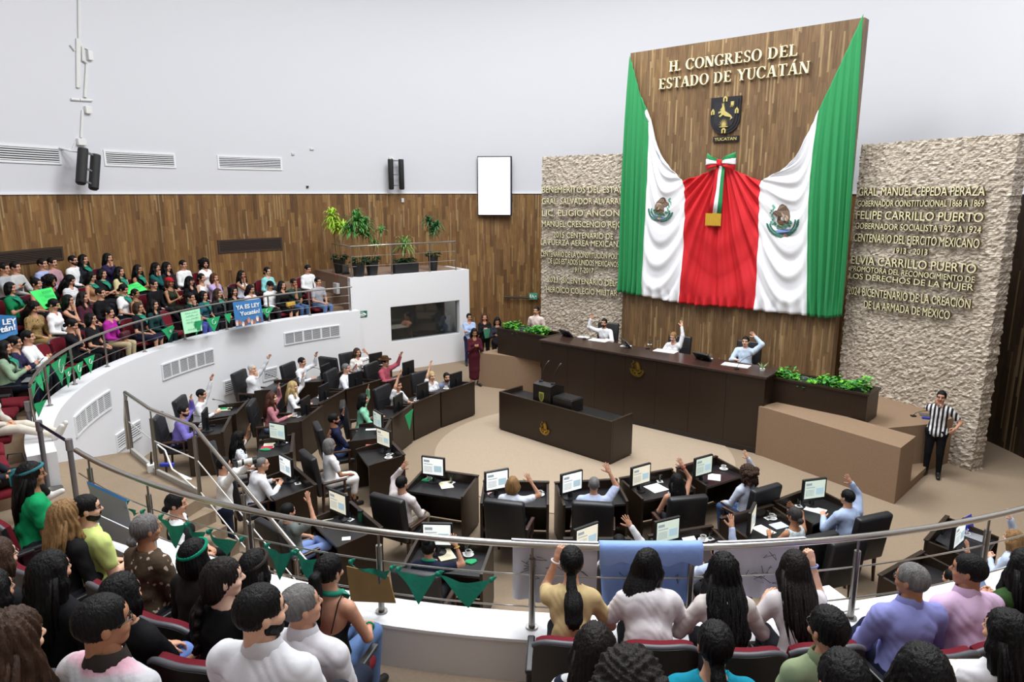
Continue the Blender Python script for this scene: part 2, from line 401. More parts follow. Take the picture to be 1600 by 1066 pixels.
mb = MB(); mb.box((0.1, -1.45, 0.0), (BL - 0.2, -1.4, BZ - 0.15), 0, M)
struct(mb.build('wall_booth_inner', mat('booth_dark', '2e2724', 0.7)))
mb = MB(); mb.box((ws0, -0.13, wz0), (ws1, -0.115, wz1), 0, M)
wn = mb.build('window_1', mat('booth_glass', '8f9593', 0.05, trans=0.95, spec=0.5)); struct(wn)
mb = MB()
for lo, hi in (((ws0, -0.14, wz0), (ws1, -0.09, wz0 + 0.03)), ((ws0, -0.14, wz1 - 0.03), (ws1, -0.09, wz1)), ((ws0, -0.14, wz0), (ws0 + 0.03, -0.09, wz1)), ((ws1 - 0.06, -0.14, wz0), (ws1, -0.09, wz1))): mb.box(lo, hi, 0, M)
mb.build('window_frame', mat('alu_grey', 'a9a9ab', 0.4, 0.6), wn)
# counter and monitor inside the booth
t = empty('control_counter', bp(ws0 + 0.35, -0.75, 0), math.atan2(bd.y, bd.x), 'brown counter behind the booth glass, left end', 'counter')
mb = MB(); mb.rbox((-0.3, -0.3, 0), (0.45, 0.3, 1.25), 0.01); mb.build('body', mat('booth_brown', '6a5444', 0.6), t)
mb = MB(); mb.rbox((-0.33, -0.33, 1.25), (0.48, 0.33, 1.29), 0.01); mb.build('counter_top', mat('grey_top', '9b9691', 0.5), t)
t = empty('control_monitor', bp(ws1 - 0.45, -0.6, 0.95), math.atan2(bd.y, bd.x) + PI + 0.5, 'monitor behind the booth glass, right end', 'monitor')
mb = MB(); mb.rbox((-0.3, -0.02, 0.08), (0.3, 0.03, 0.5), 0.01); mb.build('casing', BLACKP, t)
mb = MB(); mb.box((-0.27, -0.03, 0.11), (0.27, -0.021, 0.47)); mb.build('screen', mat('screen_green', '9fb6a0', 0.3, emit='9fc0a8', emit_s=0.35), t)
mb = MB(); mb.box((-0.03, -0.01, 0), (0.03, 0.02, 0.2)); mb.box((-0.14, -0.1, 0), (0.14, 0.1, 0.015)); mb.build('stand', BLACKP, t)
t = empty('control_desk', bp(ws1 - 0.6, -0.62, 0), math.atan2(bd.y, bd.x), 'dark desk behind the booth glass, right end', 'desk')
mb = MB(); mb.rbox((-0.75, -0.3, 0.0), (0.5, 0.3, 0.92), 0.01); mb.build('body', INNERWOOD, t)
mb = MB(); mb.rbox((-0.77, -0.32, 0.92), (0.52, 0.32, 0.95), 0.01); mb.build('desk_top', DARKTOP, t)

# ---- dais platform, presidium
DZ = 1.0
PZ = 0.78
for poly, zt in (([(0.8, 19.2), (1.0, 18.6), (5.0, 15.2), (5.41, 14.4), (6.1, 15.0), (8.3, 16.4), (8.15, 16.7), (3.3, 20.8), (1.7, 21.6), (1.0, 20.3)], PZ), ([(5.41, 14.4), (6.9, 13.2), (8.57, 13.62), (9.35, 14.1), (8.3, 16.4), (6.1, 15.0)], DZ), ([(-0.98, 20.06), (0.8, 19.2), (1.0, 20.3), (-0.5, 20.55)], DZ)):
    mb = MB(); mb.prism(poly, 0, zt, lambda x, y, t: (x, y, t)); struct(mb.build('floor_dais', CARPET3))
mb = MB()
mb.prism([(-0.5, 20.55), (1.0, 20.3), (1.7, 21.6), (0.95, 22.1), (0.0, 21.6)], 0, 0.6, lambda x, y, t: (x, y, t)); struct(mb.build('floor_step', CARPET3))
area_light('booth_fill_light', tuple(bp(BL * .5, -.75, BZ - .2)), 1.6, .5, 48, (1, .95, .88), (0, 0, math.atan2(bd.y, bd.x)))  # added fill light to brighten the booth interior, no fixture seen there
mb = MB()
mb.prism([(5.3, 14.5), (5.41, 14.4), (7.0, 12.0), (7.62, 12.62), (6.1, 15.0)], 0, 1.09, lambda x, y, t: (x, y, t))
struct(mb.build('floor_plinth', CARPET3))
mb = MB()
mb.prism([(7.62, 12.62), (8.49, 13.5), (8.3, 13.75), (7.4, 13.0)], 0, 0.17, lambda x, y, t: (x, y, t))
struct(mb.build('floor_step', CARPET3))

PL = Vector((3.25, 20.5, 0)); PRV = Vector((7.68, 16.45, 0)); PT = 9.32
pd = (PRV - PL).normalized(); pn = Vector((pd.y, -pd.x, 0)); PLEN = (PRV - PL).length       # pn faces the chamber
PM = Matrix(((pd.x, pn.x, 0, PL.x), (pd.y, pn.y, 0, PL.y), (0, 0, 1, 0), (0, 0, 0, 1)))
mb = MB(); mb.box((0, -0.3, 0), (PLEN, 0, PT), 0, PM)
panel = mb.build('wall_panel', WOOD_PANEL); struct(panel)
uv_arc(panel, lambda co: ((co - PL).dot(pd) + (co - PL).dot(pn), co.z))
def stone(name, a, b, zt, th=0.34):
    a = Vector(a); b = Vector(b); dd = (b - a).normalized(); nn = Vector((dd.y, -dd.x, 0)); ln = (b - a).length
    MM = Matrix(((dd.x, nn.x, 0, a.x), (dd.y, nn.y, 0, a.y), (0, 0, 1, 0), (0, 0, 0, 1)))
    bm = bmesh.new(); nx, nz = int(ln / 0.05), int(zt / 0.045); rg = np.random.default_rng(3)
    g = [[None] * (nz + 1) for _ in range(nx + 1)]
    for i in range(nx + 1):
        for j in range(nz + 1):
            ed = (i in (0, nx)); tp = (j == nz)
            x = ln * i / nx + (rg.uniform(-0.018, 0.018) if ed else 0); z = zt * j / nz + (rg.uniform(-0.02, 0.02) if tp else 0)
            g[i][j] = bm.verts.new((x, rg.uniform(-0.02, 0.02), max(z, 0)))
    bk = [[bm.verts.new((v[0].co.x, -th, 0)), bm.verts.new((v[-1].co.x, -th, zt))] for v in (g[0], g[-1])]
    for i in range(nx):
        for j in range(nz): bm.faces.new((g[i][j], g[i][j + 1], g[i + 1][j + 1], g[i + 1][j]))
    bm.faces.new([v for v in g[0]][::-1] + [bk[0][0], bk[0][1]]) if False else None
    for j in range(nz):      # ends, built as their own split-stone faces
        pass
    e0 = []; 
    for side, gg in ((0, g[0]), (1, g[-1])):
        nd = 7; cols = [gg]
        for k in range(1, nd + 1):
            cols.append([bm.verts.new((gg[j].co.x + (rg.uniform(-0.015, 0.015)), -th * k / nd, gg[j].co.z)) for j in range(nz + 1)])
        for k in range(nd):
            for j in range(nz):
                f = (cols[k][j], cols[k][j + 1], cols[k + 1][j + 1], cols[k + 1][j]); bm.faces.new(f if side == 1 else f[::-1])
        e0.append(cols[-1])
    for i in range(nx):
        pass
    bm.faces.new((e0[0][-1], e0[1][-1], g[-1][-1], g[0][-1])) if False else None
    top = [g[i][nz] for i in range(nx + 1)]; vb = [bm.verts.new((ln * i / nx, -th, zt)) for i in range(nx + 1)]
    for i in range(nx): bm.faces.new((top[i], vb[i], vb[i + 1], top[i + 1]))
    for bb in bk:
        for v in bb: bm.verts.remove(v)
    mb = MB(); mb.bm(bm, 0, MM); bm.free()
    o = mb.build(name, STONE); struct(o)
    uv_arc(o, lambda co: ((co - a).dot(dd) + (co - a).dot(nn) * 1.0, co.z))
    return o, a, dd, nn, ln
SR = stone('wall_stone_right', (8.0, 16.7, 0), (9.4, 13.55, 0), 6.66)
SL = stone('wall_stone_left', (0.92, 22.15, 0), (3.45, 20.5, 0), 6.66)
# ================================================================ LETTERING
LETTER = mat('inscription_metal', 'eae0b8', 0.4, 0.1)
LETTER_SIDE_SHADE = mat('inscription_side_shade', '5e5535', 0.5, 0.3)  # letter sides coloured dark, shade on their edges put into the colour
LETTER2 = mat('title_letters', 'efe6c0', 0.4, 0.2)
def text_mesh(txt, ext=0.02, bold=0.0):
    cu = bpy.data.curves.new('t', 'FONT'); cu.body = txt; cu.size = 1.0; cu.extrude = ext; cu.offset = bold; cu.resolution_u = 3
    o = bpy.data.objects.new('t', cu); COL.objects.link(o)
    dg = bpy.context.evaluated_depsgraph_get(); me = bpy.data.meshes.new_from_object(o.evaluated_get(dg))
    bpy.data.objects.remove(o); bpy.data.curves.remove(cu)
    return me
def text_on(name, txt, P0, P1, cap, n, m, parent=None, depth=0.03, bold=0.012, off=0.02):
    """text from baseline start P0 to end P1 (3-D), cap height cap, wall normal n"""
    me = text_mesh(txt, 0.5, bold)
    xs = [v.co.x for v in me.vertices]; ys = [v.co.y for v in me.vertices]
    x0, x1 = min(xs), max(xs); capf = 0.729 if not any(c in txt for c in 'áÁÓÉ') else 0.729
    d = (P1 - P0); L = d.length; d.normalize(); up = Vector(n).cross(d) * -1
    up = Vector((0, 0, 1)) - d * d.z; up.normalize()
    for v in me.vertices:
        a = (v.co.x - x0) / (x1 - x0) * L; b = v.co.y / capf * cap; c = off + (v.co.z + 0.5) * depth
        v.co = P0 + d * a + up * b + Vector(n) * c
    me.update()
    me.name = name; me.materials.clear(); me.materials.append(m)
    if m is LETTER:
        me.materials.append(LETTER_SIDE_SHADE); nn_ = Vector(n)
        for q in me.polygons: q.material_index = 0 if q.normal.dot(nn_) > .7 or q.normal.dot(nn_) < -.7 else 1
    o = bpy.data.objects.new(name, me); COL.objects.link(o)
    if parent is not None: o.parent = parent
    return o
def flipcheck(o, n):
    pass
def inscriptions(tab, base, S, side):
    o, a, dd, nn, ln = S
    t = empty('wall_inscription', (0, 0, 0), 0, 'raised metal inscription on the ' + side + ' stone wall', 'inscription')
    for txt, u0, v0, u1, v1, hpx in tab:
        p0 = at_plane(u0, v0, a, nn); p1 = at_plane(u1, v1, a, nn)
        pc = at_plane(u0, v0 - hpx, a, nn)
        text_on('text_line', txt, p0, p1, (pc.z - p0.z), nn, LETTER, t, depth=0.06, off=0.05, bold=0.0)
inscriptions([('GRAL. MANUEL CEPEDA PERAZA', 1346.5, 305.7, 1544, 305.7, 13), ('GOBERNADOR CONSTITUCIONAL 1868 A 1869', 1345, 322.5, 1542.7, 322.8, 9.5),
    ('FELIPE CARRILLO PUERTO', 1343, 341.7, 1541, 347, 13), ('GOBERNADOR SOCIALISTA 1922 A 1924', 1341.6, 357, 1537.8, 364.4, 9.5),
    ('CENTENARIO DEL EJERCITO MEXICANO', 1339, 376.6, 1535, 387.7, 13), ('1913 - 2013', 1401.7, 395.8, 1454, 398.7, 9.5),
    ('ELVIA CARRILLO PUERTO', 1335, 411.5, 1529.7, 427, 13), ('PROMOTORA DEL RECONOCIMIENTO DE', 1334.3, 422.6, 1528, 441.5, 8.5),
    ('LOS DERECHOS DE LA MUJER', 1332, 434.3, 1526, 454, 9), ('2024 BICENTENARIO DE LA CREACIÓN', 1330.5, 459, 1521, 481.6, 12.5),
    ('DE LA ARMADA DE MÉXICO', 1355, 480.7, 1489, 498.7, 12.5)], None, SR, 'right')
inscriptions([('BENEMERITOS DEL ESTADO', 849.8, 301, 988, 301, 9.5), ('GRAL. SALVADOR ALVARADO', 849.8, 318.8, 986, 319, 9.5), ('LIC. ELIGIO ANCONA', 849.8, 337, 981, 337.5, 9.5),
    ('MANUEL CRESCENCIO REJON', 849.8, 354, 983, 355.6, 9.5), ('2015 CENTENARIO DE', 867.5, 370.7, 960.5, 373.7, 9), ('LA FUERZA AEREA MEXICANA', 848, 382, 975, 386, 9),
    ('CENTENARIO DE LA CONSTITUCIÓN POLÍTICA', 848, 400, 982, 405, 8.5), ('DE LOS ESTADOS UNIDOS MEXICANOS', 859, 411, 969, 417, 8.5), ('1917-2017', 898, 424.7, 930, 426.5, 8),
    ('2023, BICENTENARIO DEL', 858.4, 440, 964, 446.7, 9), ('HEROICO COLEGIO MILITAR', 856.6, 455.6, 967, 462, 9)], None, SL, 'left')
# ---- serif capitals for the title, drawn stroke by stroke (cap height 1)
def ringpoly(cx, cy, rx, ry, a0, a1, tk, tn, n=22):
    """arc stroke, thick (tk) at the sides, thin (tn) at top and bottom"""
    o = []; i = []
    for k in range(n + 1):
        q = R(a0 + (a1 - a0) * k / n); t = tn + (tk - tn) * abs(math.cos(q)) ** 1.5
        o.append((cx + rx * math.cos(q), cy + ry * math.sin(q))); i.append((cx + (rx - t) * math.cos(q), cy + (ry - t * 0.8) * math.sin(q)))
    return o + i[::-1]
def rct(x0, y0, x1, y1): return [(x0, y0), (x1, y0), (x1, y1), (x0, y1)]
TK, TN, SF = 0.16, 0.06, 0.06
def stem(x, y0=0, y1=1, s0=True, s1=True, w=TK):
    P = [rct(x, y0, x + w, y1)]
    if s0: P.append([(x - 0.1, y0), (x + w + 0.1, y0), (x + w + 0.08, y0 + SF * 0.7), (x + w, y0 + SF * 1.6), (x, y0 + SF * 1.6), (x - 0.08, y0 + SF * 0.7)])
    if s1: P.append([(x - 0.1, y1), (x - 0.08, y1 - SF * 0.7), (x, y1 - SF * 1.6), (x + w, y1 - SF * 1.6), (x + w + 0.08, y1 - SF * 0.7), (x + w + 0.1, y1)])
    return P
def diag(x0, y0, x1, y1, w): return [(x0, y0), (x0 + w, y0), (x1 + w, y1), (x1, y1)]
def glyph(c):
    if c == 'H': return stem(.1) + stem(.64) + [rct(.2, .47, .7, .54)], .9
    if c == '.': return [ringpoly(.1, .08, .085, .085, 0, 180, .08, .08, 8), ringpoly(.1, .08, .085, .085, 180, 360, .08, .08, 8)], .22
    if c == 'O': return [ringpoly(.44, .5, .44, .52, -90, 90, .17, .05), ringpoly(.44, .5, .44, .52, 90, 270, .17, .05)], .9
    if c in 'CG':
        P = [ringpoly(.44, .5, .44, .52, 50, 180, .17, .05), ringpoly(.44, .5, .44, .52, 180, 310, .17, .05), [(.7, .72), (.76, .72), (.76, 1.0), (.72, 1.0), (.66, .9)]]
        if c == 'G': P += [rct(.6, .06, .76, .42), rct(.5, .38, .85, .44)]
        else: P += [[(.66, .1), (.72, .06), (.78, .24), (.74, .26)]]
        return P, .86
    if c == 'N': return stem(.1, s0=True, s1=False, w=.06) + stem(.72, s0=False, s1=True, w=.06) + [diag(.04, 1, .6, 0, .2), [(.0, 1), (.16, 1), (.16, .95), (.0, .96)]], .9
    if c in 'RP':
        return stem(.1) + [ringpoly(.3, .75, .32, .26, -90, 90, .15, .05), rct(.2, .95, .32, 1.0), rct(.2, .49, .32, .545)] + ([diag(.66, 0, .3, .52, .2), [(.6, 0), (.95, 0), (.95, .045), (.62, .05)]] if c == 'R' else []), .88
    if c in 'EL':
        P = stem(.1, s1=True) + [rct(.2, 0, .62, .05), [(.57, 0), (.66, 0), (.7, .24), (.66, .24)]]
        if c == 'E': P += [rct(.2, .95, .6, 1.0), [(.56, 1), (.63, 1), (.65, .78), (.61, .78)], rct(.2, .48, .48, .53), rct(.46, .4, .5, .61)]
        return P, .74
    if c == 'S': return [ringpoly(.33, .75, .26, .27, 40, 180, .13, .05), ringpoly(.33, .75, .26, .27, 180, 265, .13, .07), ringpoly(.33, .25, .29, .27, -140, 0, .13, .05), ringpoly(.33, .25, .29, .27, 0, 95, .13, .07),
        [(.5, .8), (.54, .74), (.56, 1.0), (.52, 1.0)], [(.06, 0), (.1, 0), (.12, .26), (.06, .26)], [(.12, .62), (.3, .42), (.5, .38), (.52, .44), (.34, .55), (.22, .66)]], .66
    if c == 'D': return stem(.1) + [ringpoly(.35, .5, .47, .5, -90, 90, .17, .05), rct(.2, .95, .36, 1), rct(.2, 0, .36, .05)], .92
    if c == 'T': return stem(.32, s1=False) + [rct(.04, .95, .76, 1.0), [(.0, 1), (.05, 1), (.09, .76), (.05, .76)], [(.75, 1), (.8, 1), (.75, .76), (.71, .76)]], .82
    if c in 'AÁ':
        P = [diag(.06, 0, .38, 1, .06), diag(.62, 0, .36, 1, .18), rct(.22, .31, .66, .36), rct(-.02, 0, .24, .045), rct(.54, 0, .9, .045)]
        if c == 'Á': P.append([(.42, 1.08), (.5, 1.08), (.66, 1.28), (.54, 1.28)])
        return P, .9
    if c == 'Y': return stem(.36, y1=.5, s1=False) + [diag(.38, .46, .06, 1, .18), diag(.44, .46, .72, 1, .07), rct(-.02, .955, .32, 1), rct(.6, .955, .9, 1)], .86
    if c == 'U': return [rct(.1, .32, .26, 1), rct(.68, .32, .74, 1), rct(.0, .955, .36, 1), rct(.58, .955, .84, 1), ringpoly(.42, .32, .32, .34, 180, 270, .16, .05), ringpoly(.42, .32, .32, .34, 270, 360, .06, .05)], .86
    return [], .4
def serif_line(txt, P0, P1, cap, n, parent):
    adv = 0; items = []
    for c in txt:
        P, w = glyph(c); items.append((c, P, adv)); adv += w + 0.07
    L = (P1 - P0).length; d = (P1 - P0).normalized(); up = Vector((0, 0, 1)); k = L / adv
    for c, P, x in items:
        if not P: continue
        mb = MB()
        for q in P: mb.prism(q, 0.02, 0.075, lambda a, b, t, x=x: P0 + d * ((a + x) * k) + up * (b * cap) + n * t)
        mb.build('letter', LETTER2, parent)
t = empty('wall_title', (0, 0, 0), 0, 'large cream serif letters at the top of the wood panel', 'lettering')
for txt, u0, v0, u1, v1, hp in (('H. CONGRESO DEL', 1047.4, 112.6, 1249.5, 84.7, 16), ('ESTADO DE YUCATÁN', 1031.4, 140, 1268, 109.6, 16)):
    p0 = at_plane(u0, v0, PL, pn); p1 = at_plane(u1, v1, PL, pn); p1.z = p0.z
    pc = at_plane(u0, v0 - hp, PL, pn); serif_line(txt, p0, p1, pc.z - p0.z, pn, t)

# ================================================================ EMBLEMS (2-D pieces in a unit circle)
def blob(cx, cy, rx, ry, rot=0, n=10):
    c, s = math.cos(R(rot)), math.sin(R(rot))
    return [(cx + rx * math.cos(2 * PI * k / n) * c - ry * math.sin(2 * PI * k / n) * s, cy + rx * math.cos(2 * PI * k / n) * s + ry * math.sin(2 * PI * k / n) * c) for k in range(n)]
def eagle_pieces():
    P = []
    for k in range(11):
        for q, sg in ((190 + k * 7.2, 1), (350 - k * 7.2, -1)):
            P.append(('wreath', blob(.93 * math.cos(R(q)), .93 * math.sin(R(q)) + .05, .12, .055, q + 90 + 25 * sg, 7)))
            P.append(('wreath', blob(.78 * math.cos(R(q + 2)), .78 * math.sin(R(q + 2)) + .05, .09, .045, q + 90 - 25 * sg, 6)))
    for k in range(4): P.append(('berry', blob(-.15 + .1 * k, -.86, .05, .05, 0, 6)))
    P.append(('water', [(-.45, -.5), (.45, -.5), (.38, -.66), (.1, -.74), (-.1, -.74), (-.38, -.66)]))
    P.append(('stonec', blob(0, -.5, .16, .14, 0, 8)))
    P.append(('gold', blob(0, -.66, .2, .05, 0, 8)))
    for x, y, rx, ry, a in ((-.32, -.3, .13, .09, 40), (-.12, -.34, .12, .09, 10), (.12, -.33, .13, .09, -15), (.36, -.28, .14, .09, -40), (.5, -.12, .11, .08, -60), (-.48, -.14, .1, .07, 60)):
        P.append(('cactus', blob(x, y, rx, ry, a, 9)))
    P.append(('eagle', [(-.35, .0), (-.22, .3), (-.3, .62), (-.16, .92), (.02, .98), (.22, .86), (.38, .55), (.46, .2), (.44, -.1), (.3, -.2), (.1, -.16), (-.05, -.26), (-.22, -.2)]))
    P.append(('eagle2', [(.02, .88), (.2, .74), (.36, .4), (.4, .05), (.3, -.1), (.24, .2), (.14, .5)]))
    P.append(('eagle2', [(-.12, .8), (.04, .84), (.16, .4), (.2, 0), (.08, 0), (0, .4)]))
    P.append(('head', [(-.34, .3), (-.2, .34), (-.22, .6), (-.34, .66), (-.5, .58), (-.58, .46), (-.46, .46)]))
    snake = [(-.6, .44), (-.7, .56), (-.62, .68), (-.5, .74), (-.44, .86), (-.52, .96)]
    P += [('snake', blob(x, y, .07, .05, 30 * i, 7)) for i, (x, y) in enumerate(snake)]
    snake2 = [(-.62, .36), (-.54, .24), (-.62, .12), (-.72, .02), (-.62, -.1), (-.5, -.06)]
    P += [('snake', blob(x, y, .075, .055, 50 * i, 7)) for i, (x, y) in enumerate(snake2)]
    P.append(('gold', [(-.3, -.14), (-.1, -.2), (-.06, -.3), (-.2, -.28)]))
    return P
EMB = {'wreath': mat('emblem_green', '2f6f5d', 0.7), 'berry': mat('emblem_red', 'b2483c', 0.7), 'water': mat('emblem_blue', '6f86b5', 0.7), 'stonec': mat('emblem_stone', '8b8f7a', 0.7), 'gold': mat('emblem_yellow', 'c7a943', 0.7),
       'cactus': mat('emblem_cactus', '3d7f63', 0.7), 'eagle': mat('emblem_brown', '5f4a3a', 0.7), 'eagle2': mat('emblem_brown_light', '8f7a66', 0.7), 'head': mat('emblem_brown', '5f4a3a'), 'snake': mat('emblem_snake', '45977a', 0.7)}
def gold_emblem(parent, P0, ux, n, r, mirror=1):
    mb = MB(); up = Vector((0, 0, 1))
    mb.lathe([(0, 0.0), (r * .98, 0.0), (r * 1.0, 0.012), (r * .9, 0.02), (r * .86, 0.012), (0, 0.012)], n=28, M=Matrix(((ux.x, up.x, n.x, P0.x), (ux.y, up.y, n.y, P0.y), (ux.z, up.z, n.z, P0.z), (0, 0, 0, 1)))) if False else None
    for i, (k, p) in enumerate(eagle_pieces()):
        tt = 0.02 + 0.006 * (i % 4)
        mb.prism([(mirror * a, b) for a, b in p], 0.0, tt, lambda a, b, t: P0 + ux * (a * r) + up * (b * r) + n * t, 1 if k in ('eagle', 'water', 'head') else 0)
    return mb.build('emblem', [GOLD, mat('gold_deep', '6e5522', .4, .8)], parent)

# ---- black shield with golden deer
def shield():
    t = empty('wall_shield', (0, 0, 0), 0, 'black shield with golden deer above the flag bow', 'shield')
    a = at_plane(1113.3, 154.4, PL, pn); b = at_plane(1160, 148.8, PL, pn); c = at_plane(1135, 210, PL, pn)
    w = (b - a).length; s0 = (a - PL).dot(pd); zt = (a.z + b.z) / 2; h = zt - c.z
    f = lambda x, y, q: PL + pd * (s0 + x * w) + Vector((0, 0, zt - (1 - y) * h)) + pn * q
    sh = lambda k: [(.5 + (x - .5) * k, .5 + (y - .5) * k) for x, y in [(0, 1), (1, 1), (1.0, .42), (.97, .28), (.88, .14), (.72, .04), (.5, 0), (.28, .04), (.12, .14), (.03, .28), (0, .42)]]
    BM = mat('shield_black', '1c1c1f', 0.4)
    mb = MB(); mb.prism(sh(1), 0.01, 0.06, f); mb.prism(sh(.86), 0.06, 0.075, f); mb.build('plate', BM, t)
    mb = MB(); mb.prism(sh(.7), 0.075, 0.09, f); mb.build('inner_plate', mat('shield_black2', '26262a', 0.35), t)
    G = mat('shield_gold', 'cdbb74', 0.4, 0.4)
    deer = [(.38, .68), (.42, .74), (.40, .84), (.44, .77), (.46, .86), (.48, .76), (.5, .7), (.52, .62), (.62, .56), (.72, .5), (.78, .42), (.74, .40), (.70, .36), (.72, .44), (.64, .46), (.54, .48), (.46, .52), (.36, .46), (.32, .5), (.4, .54), (.38, .58), (.3, .56), (.3, .6), (.4, .64), (.34, .66)]
    mb = MB(); mb.prism(deer, 0.09, 0.11, f); mb.build('deer', G, t)
    mb = MB()
    for k in range(9):
        q = R(15 + 150 * k / 8); x1, y1 = .5 + .17 * math.cos(q), .22 + .2 * math.sin(q)
        mb.prism([(.5 - .02, .2), (.5 + .02, .2), (x1, y1)], 0.09, 0.105 + 0.002 * (k % 2), f)
    mb.prism(rct(.36, .19, .64, .21), 0.09, 0.11, f); mb.build('agave', G, t)
    for cx, cy in ((.1, .6), (.9, .6), (.5, .93), (.5, .09)):
        mb = MB()
        if cx == .5:
            mb.prism(rct(cx - .07, cy - .06, cx - .025, cy + .03), 0.075, 0.1, f); mb.prism(rct(cx + .025, cy - .06, cx + .07, cy + .03), 0.075, 0.1, f); mb.prism(rct(cx - .07, cy + .03, cx + .07, cy + .05), 0.075, 0.1, f); mb.prism(rct(cx - .04, cy + .05, cx + .04, cy + .08), 0.075, 0.1, f)
        else:
            mb.prism(rct(cx - .06, cy - .06, cx - .015, cy + .03), 0.075, 0.1, f); mb.prism(rct(cx + .015, cy - .06, cx + .06, cy + .03), 0.075, 0.1, f); mb.prism([(cx - .06, cy + .03), (cx + .06, cy + .03), (cx, cy + .1)], 0.075, 0.1, f)
        mb.build('tower', G, t)
    mb = MB(); mb.prism(rct(.7, .76, .8, .86), 0.09, 0.11, f)
    for k in range(5): mb.prism([(.7 + .02 * k, .76), (.715 + .02 * k, .76), (.67 + .025 * k, .70)], 0.09, 0.105, f)
    mb.build('sun', G, t)
    p = [at_plane(u, v, PL, pn) for u, v in ((1115, 222.5), (1155, 219))]
    pz = [at_plane(1115, 214, PL, pn).z, p[0].z]
    s1, s2 = (p[0] - PL).dot(pd), (p[1] - PL).dot(pd)
    mb = MB(); mb.box((s1, 0.0, pz[1]), (s2, 0.05, pz[0]), 0, PM); pl_ = mb.build('name_plate', BM, t)
    hh = pz[0] - pz[1]
    text_on('text_line', 'YUCATAN', PL + pd * (s1 + .05) + Vector((0, 0, pz[1] + hh * .22)), PL + pd * (s2 - .05) + Vector((0, 0, pz[1] + hh * .22)), hh * .56, pn, G, pl_, depth=0.015, off=0.05, bold=0.01)
shield()

